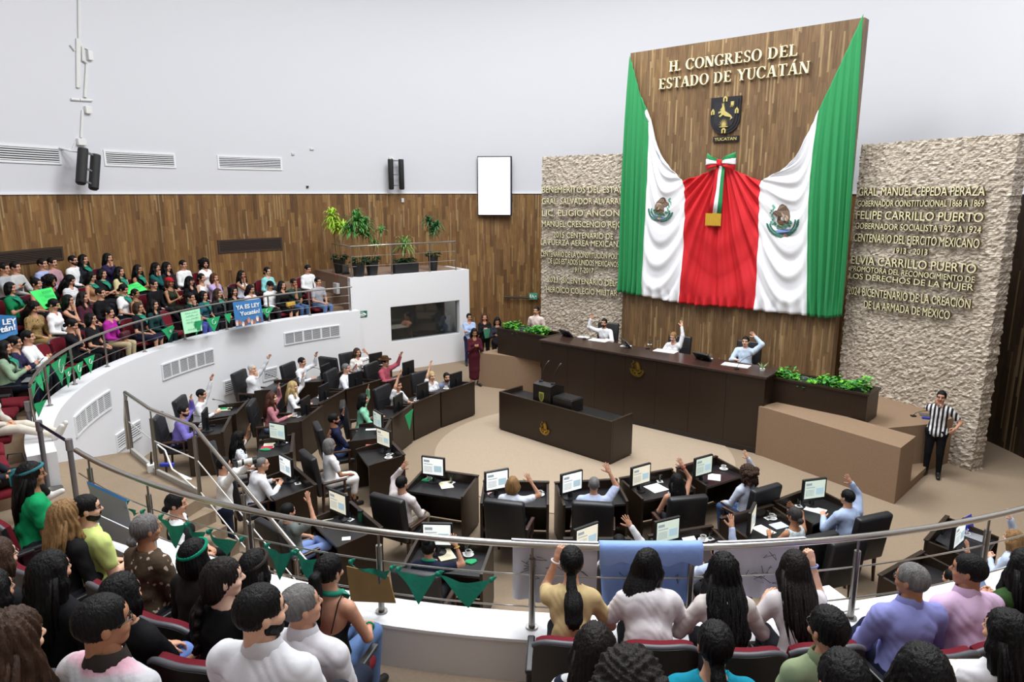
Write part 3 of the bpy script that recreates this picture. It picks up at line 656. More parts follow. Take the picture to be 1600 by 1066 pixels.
# ================================================================ THE DOUBLE FLAG
def flag():
    cols = [  # polylines top -> bottom in photo pixels on the panel plane: outline of the drape, colour seams
        ([(985, 87), (977, 200), (971, 330), (967, 456)], 'g'),
        ([(994, 120), (992, 210), (989, 330), (984, 459)], 'g'),
        ([(1009, 176), (1014, 215), (1008, 345), (1002, 462)], 'w'),
        ([(1031, 240), (1036, 280), (1035, 370), (1032, 468)], 'w'),
        ([(1067, 283), (1071, 318), (1068, 390), (1063, 473)], 'r'),
        ([(1100, 272), (1101, 325), (1096, 400), (1091, 477)], 'r'),
        ([(1131, 257), (1131, 330), (1126, 405), (1121, 478)], 'r'),
        ([(1160, 271), (1158, 330), (1154, 400), (1150, 481)], 'r'),
        ([(1190, 283), (1187, 318), (1185, 390), (1179, 484)], 'w'),
        ([(1241, 250), (1236, 295), (1228, 385), (1219, 489)], 'w'),
        ([(1280, 172), (1266, 285), (1262, 380), (1261, 493)], 'g'),
        ([(1318, 92), (1306, 230), (1299, 360), (1289, 497)], 'g'),
        ([(1350, 22), (1340, 180), (1329, 340), (1316, 494)], None)]
    NT, NS = 80, 26
    # resample each column in (s, z)
    C = []
    for pts, _ in cols:
        q = [at_plane(u, v, PL + pn * 0.1, pn) for u, v in pts]
        q = np.array([((p - PL).dot(pd), p.z) for p in q]); tt = np.linspace(0, 1, len(q))
        t = np.linspace(0, 1, NT + 1)
        # smooth interpolation through the four points
        A = np.vander(tt, 4); co = np.linalg.solve(A, q); C.append(np.vander(t, 4) @ co)
    C = np.array(C)                                     # col, t, 2
    def cr(p0, p1, p2, p3, x): return p1 + 0.5 * x * (p2 - p0 + x * (2 * p0 - 5 * p1 + 4 * p2 - p3 + x * (3 * (p1 - p2) + p3 - p0)))
    P = []; colid = []; A_ = []
    nC = len(C)
    seam = {2, 4, 8, 10}
    for i in range(nC - 1):
        p0 = C[i - 1] if i > 0 and i not in (4, 8, 6) else 2 * C[i] - C[i + 1]
        p3 = C[i + 2] if i + 2 < nC and i + 1 not in (4, 8, 6) else 2 * C[i + 1] - C[i]
        for k in range(NS):
            P.append(cr(p0, C[i], C[i + 1], p3, k / NS)); colid.append(i); A_.append(i + k / NS)
    P.append(C[-1]); colid.append(nC - 2); A_.append(nC - 1.0)
    P = np.array(P); A_ = np.array(A_)[:, None]; T = np.linspace(0, 1, NT + 1)[None, :]
    s = P[..., 0]; z = P[..., 1]
    def band(lo, hi): 
        e = 0.25
        return np.clip((A_ - lo + e) / (2 * e), 0, 1) * np.clip((hi + e - A_) / (2 * e), 0, 1)
    s0, z0 = C[6][0]
    ang = np.arctan2(s - s0, (z0 + 0.25 - z)); rad = np.hypot(s - s0, z0 - z)
    gl, wl, rd, wr, gr = band(-1, 2), band(2, 4), band(4, 8), band(8, 10), band(10, 13)
    wv = lambda x: 0.55 * (1.6 * np.abs(np.sin(x / 2 + .4)) ** .75 - 1.0) + 0.6 *(np.sin(x) * .6 + 0.3 * np.sin(2.3 * x + 1.0)) if True else 0
    wv0 = lambda x: np.sin(x) + 0.35 * np.sin(2.3 * x + 1.0)
    h = np.zeros_like(s) + 0.14
    grow = np.clip(T * 1.6, 0.15, 1)
    h += gl * 0.075 * wv(A_ * 15 + 1.2 * np.sin(T * 3)) * grow
    h += gr * 0.09 * wv(A_ * 15.5 + 0.8 * np.sin(T * 2.6)) * grow
    for wgt, lo in ((wl, 2), (wr, 8)):
        q = np.clip((A_ - lo) / 2, 0, 1)
        skew = (q - 0.5) * (0.18 if lo == 2 else -0.18)
        ph = (T + skew - 0.26 * (1 - (2 * q - 1) ** 2) * (1 - T * 0.5)) * 42
        h += wgt * 0.055 * wv(ph) * (0.25 + np.sin(PI * np.clip(q, 0.04, 0.96)))
    h += rd * (0.085 * wv(ang * 36 + 0.7 * np.sin(rad * 1.2)) * np.clip(rad / 0.9, 0.2, 1.0) + 0.035 * wv(rad * 4 + np.abs(ang) * 6) * np.clip(rad / 2, 0, 1))
    h += 0.05 * np.clip((T - 0.93) / 0.07, 0, 1) * np.cos(A_ * 14)
    h = np.maximum(h, 0.03)
    n0 = P.shape[0]; vs = []
    for i in range(n0):
        for j in range(NT + 1): vs.append(PL + pd * s[i, j] + Vector((0, 0, z[i, j])) + pn * h[i, j])
    names = {'g': 0, 'w': 1, 'r': 2}
    root = empty('national_flag', (0, 0, 0), 0, 'huge green white and red flag draped over the wood panel', 'flag')
    G = mat('flag_green', '1a8448', 0.75, bump=0.05, bscale=60, sheen=0.1); Wm = mat('flag_white', 'ececf0', 0.75, bump=0.05, bscale=60); Rm = mat('flag_red', 'c8141f', 0.75, bump=0.05, bscale=60)
    groups = [('green_stripe', 0, 2, G), ('white_stripe', 2, 4, Wm), ('red_stripe', 4, 8, Rm), ('white_stripe', 8, 10, Wm), ('green_stripe', 10, 12, G)]
    for nm, lo, hi, m in groups:
        mb = MB(); i0, i1 = lo * NS, hi * NS; w = NT + 1
        loc = [vs[i * w + j] for i in range(i0, i1 + 1) for j in range(w)]
        fs = [(i * w + j, i * w + j + 1, (i + 1) * w + j + 1, (i + 1) * w + j) for i in range(i1 - i0) for j in range(NT)]
        mb.add(loc, fs); o = mb.build(nm, m, root, smooth=180)
        sm = o.modifiers.new('s', 'SOLIDIFY'); sm.thickness = 0.012; sm.offset = -1
    fl = np.array([(s[i, j], z[i, j], h[i, j]) for i in range(n0) for j in range(NT + 1)])
    def fh(a, b):
        k = np.argmin((fl[:, 0] - a) ** 2 + (fl[:, 1] - b) ** 2); 
        d = np.argsort((fl[:, 0] - a) ** 2 + (fl[:, 1] - b) ** 2)[:4]
        return float(fl[d, 2].max())
    for (u, v, rp, mir, tilt) in ((1037, 328, 20.5, -1, -8), (1227, 345, 27, 1, 8)):
        pc = at_plane(u, v, PL, pn); s_, z_ = (pc - PL).dot(pd), pc.z
        pr_ = at_plane(u + rp, v, PL, pn); r = abs((pr_ - PL).dot(pd) - s_) * 0.98; rz = at_plane(u, v - rp, PL, pn).z - z_
        e = None; cth, sth = math.cos(R(tilt)), math.sin(R(tilt))
        parts = {}
        for i, (k, p) in enumerate(eagle_pieces()): parts.setdefault(k, []).append((i, p))
        mb = MB(); keys = list(parts)
        for ki, k in enumerate(keys):
            for i, p in parts[k]:
                q = []
                for a, b in p:
                    a *= mir; q.append((s_ + (a * cth - b * sth) * r, z_ + (a * sth + b * cth) * rz))
                # densify so the piece follows the folds
                dq = []
                for x in range(len(q)):
                    a, b = q[x], q[(x + 1) % len(q)]; m_ = max(1, int(math.dist(a, b) / 0.08))
                    dq += [(a[0] + (b[0] - a[0]) * y / m_, a[1] + (b[1] - a[1]) * y / m_) for y in range(m_)]
                base = max(fh(*c) for c in dq) * 0.5
                mb.prism(dq, 0.004 + 0.0012 * (i % 7), 0.010 + 0.0015 * (i % 7) + 0.006 * (k in ('eagle', 'head', 'eagle2')) + 0.005 * (k == 'eagle2'), lambda a, b, t: PL + pd * a + Vector((0, 0, b)) + pn * (fh(a, b) + t), ki)
        mb.build('emblem', [EMB[k] for k in keys], root)
    # bow and ribbon with gold fringe
    bw = empty('ribbon_bow', (0, 0, 0), 0, 'tricolour bow and ribbon with gold fringe pinned on the flag', 'bow')
    c0 = at_plane(1132, 256, PL, pn); sc = (c0 - PL).dot(pd); zc = c0.z
    f = lambda a, b, t: PL + pd * (sc + a) + Vector((0, 0, zc + b)) + pn * t
    def sheet(nm, quad, m, t0, t1, bulge=0.0, n=10):
        mb = MB(); vs = []; 
        (a0, b0), (a1, b1), (a2, b2), (a3, b3) = quad
        for i in range(n + 1):
            for j in range(5):
                x, y = i / n, j / 4
                px = (a0 * (1 - y) + a3 * y) * (1 - x) + (a1 * (1 - y) + a2 * y) * x; py = (b0 * (1 - y) + b3 * y) * (1 - x) + (b1 * (1 - y) + b2 * y) * x
                vs.append(f(px, py, t0 + (t1 - t0) * x + bulge * math.sin(PI * x) + 0.012 * math.sin(9 * y + 5 * x)))
        mb.add(vs, [(i * 5 + j, i * 5 + j + 1, i * 5 + j + 6, i * 5 + j + 5) for i in range(n) for j in range(4)])
        o = mb.build(nm, m, bw, smooth=180); q = o.modifiers.new('s', 'SOLIDIFY'); q.thickness = 0.008
    for sg in (-1, 1):
        sheet('loop', [(sg * .03, .10), (sg * .38, .27), (sg * .40, .13), (sg * .03, .04)], G, 0.24, 0.2, 0.1)
        sheet('loop', [(sg * .03, .05), (sg * .40, .13), (sg * .41, -.03), (sg * .03, -.0)], Wm, 0.25, 0.21, 0.11)
        sheet('loop', [(sg * .03, .0), (sg * .41, -.03), (sg * .37, -.17), (sg * .03, -.05)], Rm, 0.24, 0.2, 0.1)
    sheet('knot', [(-.07, .1), (.07, .1), (.07, -.06), (-.07, -.06)], Rm, 0.3, 0.3, 0.04)
    zb = at_plane(1124, 334, PL, pn).z - zc
    for k, m in enumerate((Rm, Wm, G)): sheet('ribbon', [(-.09 + .075 * k, -.02), (-.015 + .075 * k, -.02), (-.11 + .09 * k - .05, zb), (-.2 + .09 * k - .05 + 0.0, zb)][0:2] + [(-.25 + .12 * (k + 1) , zb), (-.25 + .12 * k, zb)], m, 0.24, 0.24, 0.01)
    zf = at_plane(1124, 353, PL, pn).z - zc
    mb = MB(); a0, a1 = -.31, .12; n = 34
    for k in range(n):
        x0 = a0 + (a1 - a0) * k / n; x1 = a0 + (a1 - a0) * (k + .9) / n
        mb.prism(rct(x0, zf + 0.012 * ((k * 7) % 3), x1, zb + .01), 0.235, 0.255 + 0.004 * (k % 3), f)
    mb.build('fringe', mat('gold_fringe', 'c39a2e', 0.6), bw)
flag()
# ================================================================ PRESIDIUM, PODIUM, PLANTERS
def frame_M(a, b, z=0):
    """x along a->b, y into the wall side (away from the chamber), origin a"""
    a = Vector((a[0], a[1], z)); b = Vector((b[0], b[1], z)); x = (b - a).normalized(); y = Vector((-x.y, x.x, 0))
    return Matrix(((x.x, y.x, 0, a.x), (x.y, y.y, 0, a.y), (0, 0, 1, z), (0, 0, 0, 1))), (b - a).length, x, y
DK_A, DK_B = (0.78, 18.36), (5.4, 14.5)
MD, DL, dx, dy = frame_M(DK_A, DK_B)
root = empty('presidium_desk', (0, 0, 0), 0, 'long dark wood presidium desk with gold eagle emblem below the flag', 'desk')
mb = MB()
n = 7
for k in range(n): mb.rbox((DL * k / n + 0.002, 0.0, 0.0), (DL * (k + 1) / n - 0.002, 0.05, 1.70), 0.004, 0, MD)
mb.box((0, 0.05, 0), (0.05, 0.85, 1.7), 0, MD); mb.box((DL - 0.05, 0.05, 0), (DL, 0.85, 1.7), 0, MD)
mb.build('front_panel', DARKWOOD, root)
mb = MB(); mb.rbox((-0.04, -0.05, 1.70), (DL + 0.04, 0.9, 1.755), 0.012, 0, MD); mb.build('desk_top', mat('presidium_top', '3a2a25', 0.22, var=0.15, vscale=5, stretch=(3, 3, 3)), root)
mb = MB(); mb.rbox((0.02, -0.012, 0), (DL - 0.02, 0.0, 0.12), 0.004, 0, MD); mb.build('plinth', INNERWOOD, root)
pe = at_plane(996, 577, (DK_A[0], DK_A[1], 0), Vector((-dy.x, -dy.y, 0)))
gold_emblem(root, pe + Vector((-dy.x, -dy.y, 0)) * 0.006, dx, Vector((-dy.x, -dy.y, 0)), 0.2)

LEAF = [mat('leaf_bright', '67b52e', 0.55, var=0.25, vscale=20), mat('leaf_mid', '3f9130', 0.55, var=0.25, vscale=20), mat('leaf_dark', '2b6b2a', 0.55, var=0.2, vscale=20)]
def leafy(name, M, x0, x1, y0, y1, z, hgt, count, parent, mats=LEAF, size=(0.05, 0.09)):
    """bushy heart-leaf plants: curled leaf blades on short stems"""
    mb = MB(); rg = random.Random(count)
    for i in range(count):
        x, y = rg.uniform(x0, x1), rg.uniform(y0, y1)
        env = 0.55 + 0.45 * math.sin(x * 5.1 + 1) * math.sin(x * 2.3)
        zz = z + rg.random() ** 0.6 * hgt * env + 0.02
        s = rg.uniform(*size); a = rg.uniform(0, 2 * PI); tilt = rg.uniform(-0.2, 0.9)
        L = Matrix.Translation((x + rg.uniform(-.06, .06), y + rg.uniform(-.06, .06), zz)) @ Matrix.Rotation(a, 4, 'Z') @ Matrix.Rotation(-tilt, 4, 'Y')
        pts = [(0, 0, 0), (.35, .5, .1), (.8, .42, .06), (1.25, 0, -.12), (.8, -.42, .06), (.35, -.5, .1), (.6, 0, 0.0)]
        vs = [(M @ L) @ Vector((p[0] * s, p[1] * s, p[2] * s)) for p in pts]
        mb.add(vs, [(0, 6, 1), (1, 6, 2), (2, 6, 3), (3, 6, 4), (4, 6, 5), (5, 6, 0)], rg.choice((0, 0, 1, 1, 1, 2)))
    return mb.build(name, mats, parent)
def planter_box(name, lab, plab, a, b, depth, z0, z1, x0, x1, pots):
    Mx, ln, _, _ = frame_M(a, b)
    t = empty(name, (0, 0, 0), 0, lab, 'planter')
    mb = MB(); th = 0.05
    mb.box((0, 0, z0), (ln, th, z1), 0, Mx); mb.box((0, depth - th, z0), (ln, depth, z1), 0, Mx); mb.box((0, th, z0), (th, depth - th, z1), 0, Mx); mb.box((ln - th, th, z0), (ln, depth - th, z1), 0, Mx)
    mb.build('body', DARKWOOD, t)
    mb = MB(); r = 0.03
    for lo, hi in (((-r, -r, z1), (ln + r, .07, z1 + .04)), ((-r, depth - .07, z1), (ln + r, depth + r, z1 + .04)), ((-r, .07, z1), (.07, depth - .07, z1 + .04)), ((ln - .07, .07, z1), (ln + r, depth - .07, z1 + .04))): mb.box(lo, hi, 0, Mx)
    mb.build('rim', DARKWOOD, t)
    mb = MB(); mb.box((th, th, z1 - .2), (ln - th, depth - th, z1 - .12), 0, Mx); mb.build('soil', mat('soil', '3a2a20', 0.95), t)
    k = empty('leafy_plant', (0, 0, 0), 0, plab, 'plant')
    leafy('foliage', Mx, x0, x1, .08, depth - .1, z1 - .1, .36, 900, k)
    mb = MB()
    for i in range(pots):
        x = x0 + (x1 - x0) * (i + .5) / pots; mb.lathe([(.07, -.12), (.1, .06), (.105, .06), (.09, .05)], (x, depth / 2, z1), 14, 0, Mx)
    mb.build('pot', GREYP, k, smooth=40)
planter_box('wooden_planter', 'dark wood planter left of the presidium desk', 'bright green leafy plants in the planter left of the presidium desk', (-0.42, 20.02), (0.98, 18.72), 0.72, DZ, 1.72, .12, 1.45, 4)
planter_box('wooden_planter', 'dark wood planter right of the presidium desk', 'bright green leafy plants in the planter right of the presidium desk', (5.62, 15.0), (7.12, 13.55), 0.7, DZ + .02, 1.6, .1, 1.98, 5)
# small sprig at the desk end
k = empty('sprig_plant', (5.5, 15.0, 1.755), 0, 'small pale sprig plant at the right end of the presidium desk', 'plant')
mb = MB(); rg = random.Random(3)
for i in range(16):
    a = rg.uniform(0, 6.28); l = rg.uniform(.1, .2); mb.tube([(0, 0, 0.02), (math.cos(a) * l * .3, math.sin(a) * l * .3, l * .7), (math.cos(a) * l * .7, math.sin(a) * l * .7, l)], [.004, .006, .001], 4)
mb.build('blade', mat('sprig', '9fc48d', 0.6), k)
mb = MB(); mb.lathe([(0, 0), (.05, 0), (.06, .05), (.05, .05), (0, .03)], n=12); mb.build('saucer', PORCELAIN, k)

# podium in front of the presidium
PA, PB = (-0.31, 16.12), (2.06, 13.87)
MP, PLn, px_, py_ = frame_M(PA, PB)
t = empty('podium_desk', (0, 0, 0), 0, 'low dark wood podium desk with gold eagle in the middle of the floor', 'podium')
mb = MB(); DP = 0.78
mb.rbox((0, 0, .04), (PLn, .06, .96), .008, 0, MP); mb.box((0.03, .02, 0), (PLn - .03, DP - .05, .05), 0, MP)
mb.build('front_panel', DARKWOOD, t)
for x in (0, PLn - .06):
    mb = MB(); mb.rbox((x, .06, .04), (x + .06, DP, .96), .008, 0, MP); mb.build('end_panel', DARKWOOD, t)
mb = MB(); mb.rbox((.06, .06, .80), (PLn - .06, DP - .02, .85), .006, 0, MP); mb.build('desk_top', DARKTOP, t)
pe = at_plane(852, 670, (PA[0], PA[1], 0), Vector((-py_.x, -py_.y, 0)))
gold_emblem(t, pe + Vector((-py_.x, -py_.y, 0)) * 0.004, px_, Vector((-py_.x, -py_.y, 0)), 0.155)
lc = empty('lectern', (0, 0, 0), 0, 'black slanted lectern box with gold shield on the podium desk', 'lectern')
mb = MB(); s0 = 0.98
mb.prism([(.12, .85), (.6, .85), (.6, 1.26), (.3, 1.36), (.12, 1.32)], s0, s0 + .52, lambda a, b, tt: MP @ Vector((tt, a, b))); mb.build('body', mat('lectern_black', '1d1a18', .3), lc)
mb = MB(); fy = lambda a, b, tt: MP @ Vector((s0 + .26 + a, .118 - tt, 1.06 + b))
mb.prism([(-.07, .1), (.07, .1), (.07, -.02), (.04, -.1), (0, -.12), (-.04, -.1), (-.07, -.02)], 0.0, .012, fy); mb.prism(rct(-.05, -.16, .05, -.13), 0, .012, fy); mb.build('shield', mat('lectern_gold', 'b8b05a', .4, .4), lc)
mb = MB(); mb.prism([(-.045, .075), (.045, .075), (.045, -.02), (0, -.08), (-.045, -.02)], .012, .018, fy); mb.build('shield_field', mat('lectern_olive', '5c6a3a', .5), lc)
bx = empty('equipment_box', (0, 0, 0), 0, 'black equipment box beside the lectern on the podium desk', 'box')
mb = MB(); mb.rbox((s0 + .56, .14, .85), (s0 + 1.12, .55, 1.12), .015, 0, MP); mb.build('casing', mat('lectern_black', '1d1a18'), bx)
mb = MB(); mb.rbox((s0 + .58, .16, 1.12), (s0 + 1.1, .53, 1.135), .006, 0, MP); mb.build('lid', BLACKP, bx)
def goose_mic(name, lab, p, tip, grp=None):
    """gooseneck microphone: base, bent stem, capsule"""
    t = empty(name, p, 0, lab, 'microphone', grp)
    p = Vector(p); tip = Vector(tip) - p
    mb = MB(); mb.rbox((-.05, -.04, 0), (.05, .04, .03), .01); mb.build('base', BLACKP, t)
    mid = Vector((tip.x * .15, tip.y * .15, tip.z * .75))
    pts = []
    for i in range(9):
        q = i / 8; pts.append((1 - q) ** 2 * Vector((0, 0, .03)) + 2 * q * (1 - q) * mid + q * q * tip)
    mb = MB(); mb.tube(pts, .006, 6); mb.build('gooseneck', BLACKP, t)
    d = (pts[-1] - pts[-2]).normalized(); mb = MB(); mb.tube([tip, tip + d * .03, tip + d * .06], [.01, .014, .009], 8); mb.build('capsule', mat('mic_grey', '4a4a4a', .5), t)
    return t
for q, lab in ((.08, 'thin microphone at the left edge of the lectern'), (.44, 'thin microphone at the right edge of the lectern')):
    p = MP @ Vector((s0 + q, .3, 1.35)); goose_mic('lectern_microphone', lab, p, p + Vector((.15, .1, .42)))
# papers, monitors and microphones on the presidium desk
PRES_ITEMS = []
def desk_pt(u, v, z): return at(u, v, z)
def paper(name, lab, c, rz, w=.21, h=.29, m=PAPER, th=.004, group=None, cat='paper'):
    mb = MB(); mb.box((-w / 2, -h / 2, 0), (w / 2, h / 2, th)); o = mb.build(name, m); o.location = c; o.rotation_euler = (0, 0, rz); tag(o, lab, cat, group); return o
SCREENM = mat('monitor_screen', 'e9ecea', 0.25, emit='eef3ef', emit_s=0.75)
SCREENG = mat('monitor_screen_green', 'cfe0cf', 0.25, emit='dcebdc', emit_s=0.55)
SCREENY = mat('monitor_screen_cream', 'ece6d0', 0.25, emit='efe9d2', emit_s=0.6)
SCR_GREY = mat('screen_block', 'a9b4bc', 0.3, emit='a9b6bf', emit_s=0.35)
SCR_BLUE = mat('screen_block_blue', 'bcd7e2', 0.3, emit='bfdbe6', emit_s=0.45)
def make_monitor(scr, nm='m'):
    t = empty('computer_monitor', (0, 0, 0))
    mb = MB(); mb.rbox((-.215, -.02, .1), (.215, .03, .46), .012); mb.build('casing', BLACKP, t)
    mb = MB(); mb.box((-.185, -.0225, .145), (.185, -.0195, .435)); so = mb.build('screen', scr, t)
    mb = MB(); mb.box((-.165, -.0245, .36), (-.06, -.0226, .4), 0); mb.box((-.165, -.0245, .32), (.0, -.0226, .332), 0); mb.box((.02, -.0245, .2), (.16, -.0226, .31), 1)
    for k in range(5): mb.box((-.165, -.0245, .19 + .022 * k), (-.01, -.0226, .198 + .022 * k), 0)
    mb.build('page_block', [SCR_GREY, SCR_BLUE], so)
    mb = MB(); mb.box((-.035, .03, .06), (.035, .06, .3)); mb.lathe([(0, 0), (.12, 0), (.12, .012), (.04, .025), (.03, .1), (0, .1)], (0, .03, 0), 16); mb.build('stand', BLACKP, t, smooth=40)
    mb = MB(); mb.lathe([(0, 0), (.006, 0)], (0, -.0225, .12), 8); mb.box((-.01, -.0225, .115), (.01, -.0205, .122)); mb.build('power_light', mat('led', '3a5a7a', .3), t)
    return t
PROTO_Z = -30
M_W, M_G, M_Y = make_monitor(SCREENM), make_monitor(SCREENG), make_monitor(SCREENY)
def make_cup():
    t = empty('coffee_cup', (0, 0, 0))
    mb = MB(); mb.lathe([(0, .012), (.03, .012), (.035, .03), (.043, .075), (.04, .075), (.032, .03), (0, .022)], n=18); mb.build('cup', PORCELAIN, t, smooth=60)
    mb = MB(); mb.tube([(.038, 0, .06), (.062, 0, .058), (.064, 0, .035), (.036, 0, .03)], .005, 6); mb.build('handle', PORCELAIN, t, smooth=60)
    mb = MB(); mb.lathe([(0, .06), (.039, .06)], n=18); mb.build('coffee', mat('coffee', '2a170f', .2), t)
    mb = MB(); mb.lathe([(0, 0), (.045, 0), (.075, .014), (.073, .018), (.04, .008), (0, .008)], n=20); mb.build('saucer', PORCELAIN, t, smooth=60)
    return t
CUP = make_cup()
GLASSM = mat('clear_glass', 'f2f6f6', 0.03, trans=1.0)
def make_glass():
    t = empty('water_glass', (0, 0, 0))
    mb = MB(); mb.lathe([(0, .0), (.028, .0), (.034, .12), (.031, .12), (.025, .01), (0, .01)], n=14); mb.build('tumbler', GLASSM, t, smooth=60)
    mb = MB(); mb.box((-.05, -.05, -.004), (.05, .05, 0)); mb.build('napkin', PAPER, t)
    return t
GLS = make_glass()
# ================================================================ WALL-MOUNTED THINGS
def wall_pt(u, v, inset=0.0):
    """first hit of the pixel ray with the hall wall (drum + straight sides)"""
    d = ray(u, v); o = Vector((0, 0, CAM_H))
    a = d.x ** 2 + d.y ** 2; ox, oy = o.x - CX, o.y - CY; r = RW - inset
    bq = 2 * (ox * d.x + oy * d.y); c = ox * ox + oy * oy - r * r
    t = (-bq + math.sqrt(bq * bq - 4 * a * c)) / (2 * a); p = o + d * t
    n = Vector((CX - p.x, CY - p.y, 0)).normalized()
    return p, n
def wall_frame(u, v, inset=0.0):
    p, n = wall_pt(u, v, inset); x = Vector((0, 0, 1)).cross(n)      # x to the viewer's right? n faces the hall
    x = Vector((n.y, -n.x, 0)) * -1
    return Matrix(((x.x, -n.x, 0, p.x), (x.y, -n.y, 0, p.y), (0, 0, 1, p.z), (0, 0, 0, 1)))
def vent(lab, corners, m_slat, m_back, m_fr, slats, cells=1, surf='wall', grp=None):
    """corners: tl, tr, br, bl pixels on the drum wall or on the gallery parapet"""
    t = empty('air_vent', (0, 0, 0), 0, lab, 'vent', grp)
    def hit(u, v):
        if surf == 'wall': return wall_pt(u, v)
        d = ray(u, v); a = d.x ** 2 + d.y ** 2; ox, oy = -PCX, -PCY
        bq = 2 * (ox * d.x + oy * d.y); c = ox * ox + oy * oy - PR_ * PR_
        tt = (-bq + math.sqrt(bq * bq - 4 * a * c)) / (2 * a); p = Vector((0, 0, CAM_H)) + d * tt
        return p, Vector((PCX - p.x, PCY - p.y, 0)).normalized()
    P = [hit(*c)[0] for c in corners]
    zt = (P[0].z + P[1].z) / 2; zb = (P[2].z + P[3].z) / 2
    cx, cy, r = (CX, CY, RW) if surf == 'wall' else (PCX, PCY, PR_)
    a0 = math.atan2(P[0].y - cy, P[0].x - cx); a1 = math.atan2(P[1].y - cy, P[1].x - cx)
    if a0 < 0: a0 += 2 * PI
    if a1 < 0: a1 += 2 * PI
    def piece(b0, b1, z0, z1, o0, o1, mb):
        n = 5
        for i in range(n):
            q0, q1 = b0 + (b1 - b0) * i / n, b0 + (b1 - b0) * (i + 1) / n
            vs = []
            for q in (q0, q1):
                for o in (o0, o1):
                    for z in (z0, z1): vs.append((cx + (r - o) * math.cos(q), cy + (r - o) * math.sin(q), z))
            mb.add(vs, [(0, 1, 5, 4), (2, 6, 7, 3), (0, 4, 6, 2), (1, 3, 7, 5)] + ([(0, 2, 3, 1)] if i == 0 else []) + ([(4, 5, 7, 6)] if i == n - 1 else []))
    fw = 0.05 if surf == 'wall' else 0.03; da = fw / r * (1 if a1 > a0 else -1)
    mb = MB(); piece(a0, a1, zb, zt, 0.002, 0.006, mb); mb.build('backing', m_back, t)
    mb = MB(); piece(a0 - da, a1 + da, zt, zt + fw, 0, .03, mb); piece(a0 - da, a1 + da, zb - fw, zb, 0, .03, mb); piece(a0 - da, a0, zb, zt, 0, .03, mb); piece(a1, a1 + da, zb, zt, 0, .03, mb)
    for k in range(1, cells): 
        q = a0 + (a1 - a0) * k / cells; wd = da * (.9 if k % 2 == 0 else .4); piece(q - wd, q + wd, zb, zt, 0, .028, mb)
    mb.build('frame', m_fr, t)
    for k in range(slats):
        z = zb + (zt - zb) * (k + .5) / slats; hgt = (zt - zb) / slats * .24
        mb = MB(); piece(a0, a1, z - hgt, z + hgt, .006, .02, mb); mb.build('slat', m_slat, t)
VB = mat('vent_black', '131313', .8); VW = mat('vent_white', 'e4e4e6', .5); VG = mat('vent_grey', 'c9c9cb', .5)
vent('white louvre vent on the upper white wall, at the left edge', [(-6, 227), (90, 233.5), (90, 253.5), (-6, 250)], VW, VB, VW, 6)
vent('white louvre vent on the upper white wall, right of the tilted speaker', [(163.6, 238), (270, 242), (270, 259.5), (163.6, 256.5)], VW, VB, VW, 6)
vent('white louvre vent on the upper white wall, farthest right', [(341.3, 245), (437.4, 248.6), (437.4, 264), (341.3, 261)], VW, VB, VW, 6)
VWD = mat('vent_wood', '3a2a20', .6)
vent('dark louvre vent set in the wood wall above the middle of the gallery', [(342, 376.5), (438, 374.5), (438, 389.5), (342, 392)], VWD, VB, VWD, 6)
vent('dark louvre vent set in the wood wall behind the seats at the left edge', [(-6, 396), (94, 390), (94, 403), (-6, 414)], VWD, VB, VWD, 6)
vent('white grille with six cells on the gallery parapet, nearest the stair', [(115, 651), (170, 614), (171, 639), (117, 681)], VG, VB, VW, 9, 6, 'par')
vent('white grille with six cells on the gallery parapet, middle one', [(252.5, 571), (331.5, 547), (332, 567), (254, 592)], VG, VB, VW, 10, 6, 'par')
vent('white grille with six cells on the gallery parapet, nearest the booth', [(444.5, 521), (529, 510), (529.5, 525), (445, 537.5)], VG, VB, VW, 10, 6, 'par')
vent('low white louvre in the parapet behind the stair railing', [(181, 682), (217, 658), (218, 681), (184, 704)], VW, VB, VW, 6, 1, 'par')
vent('low white louvre in the parapet left of the person with hand on chin', [(350, 597.5), (373, 591), (373, 608), (351, 616)], VW, VB, VW, 6, 1, 'par')
vent('low white louvre in the parapet right of the person with hand on chin', [(411, 580), (431.5, 574), (432, 589), (413, 595)], VW, VB, VW, 6, 1, 'par')
# television
Mw = wall_frame(773, 291, 0.0)
def on_wall(name, lab, cat, u, v, inset): 
    p, n = wall_pt(u, v, inset); o = empty(name, p, math.atan2(n.y, n.x) + PI / 2, lab, cat); return o
t = on_wall('wall_television', 'portrait television with bright white screen across the wood wall top', 'television', 773, 291, .22)
kk = depth_of(t.location) / FPX; w2, h2 = 27 * kk, 45.5 * kk
t.rotation_euler.z -= 0.12
mb = MB(); mb.rbox((-w2, -.02, -h2), (w2, .06, h2), .01); mb.build('bezel', mat('tv_bezel', '1b1a2c', .3), t)
mb = MB(); mb.box((-w2 + .03, -.024, -h2 + .04), (w2 - .06, -.0195, h2 - .04)); mb.build('screen', mat('tv_screen', 'ffffff', .3, emit='ffffff', emit_s=1.35), t)
mb = MB(); mb.box((-.2, .06, -.2), (.2, .24, .2)); mb.build('bracket', STEEL_D, t)
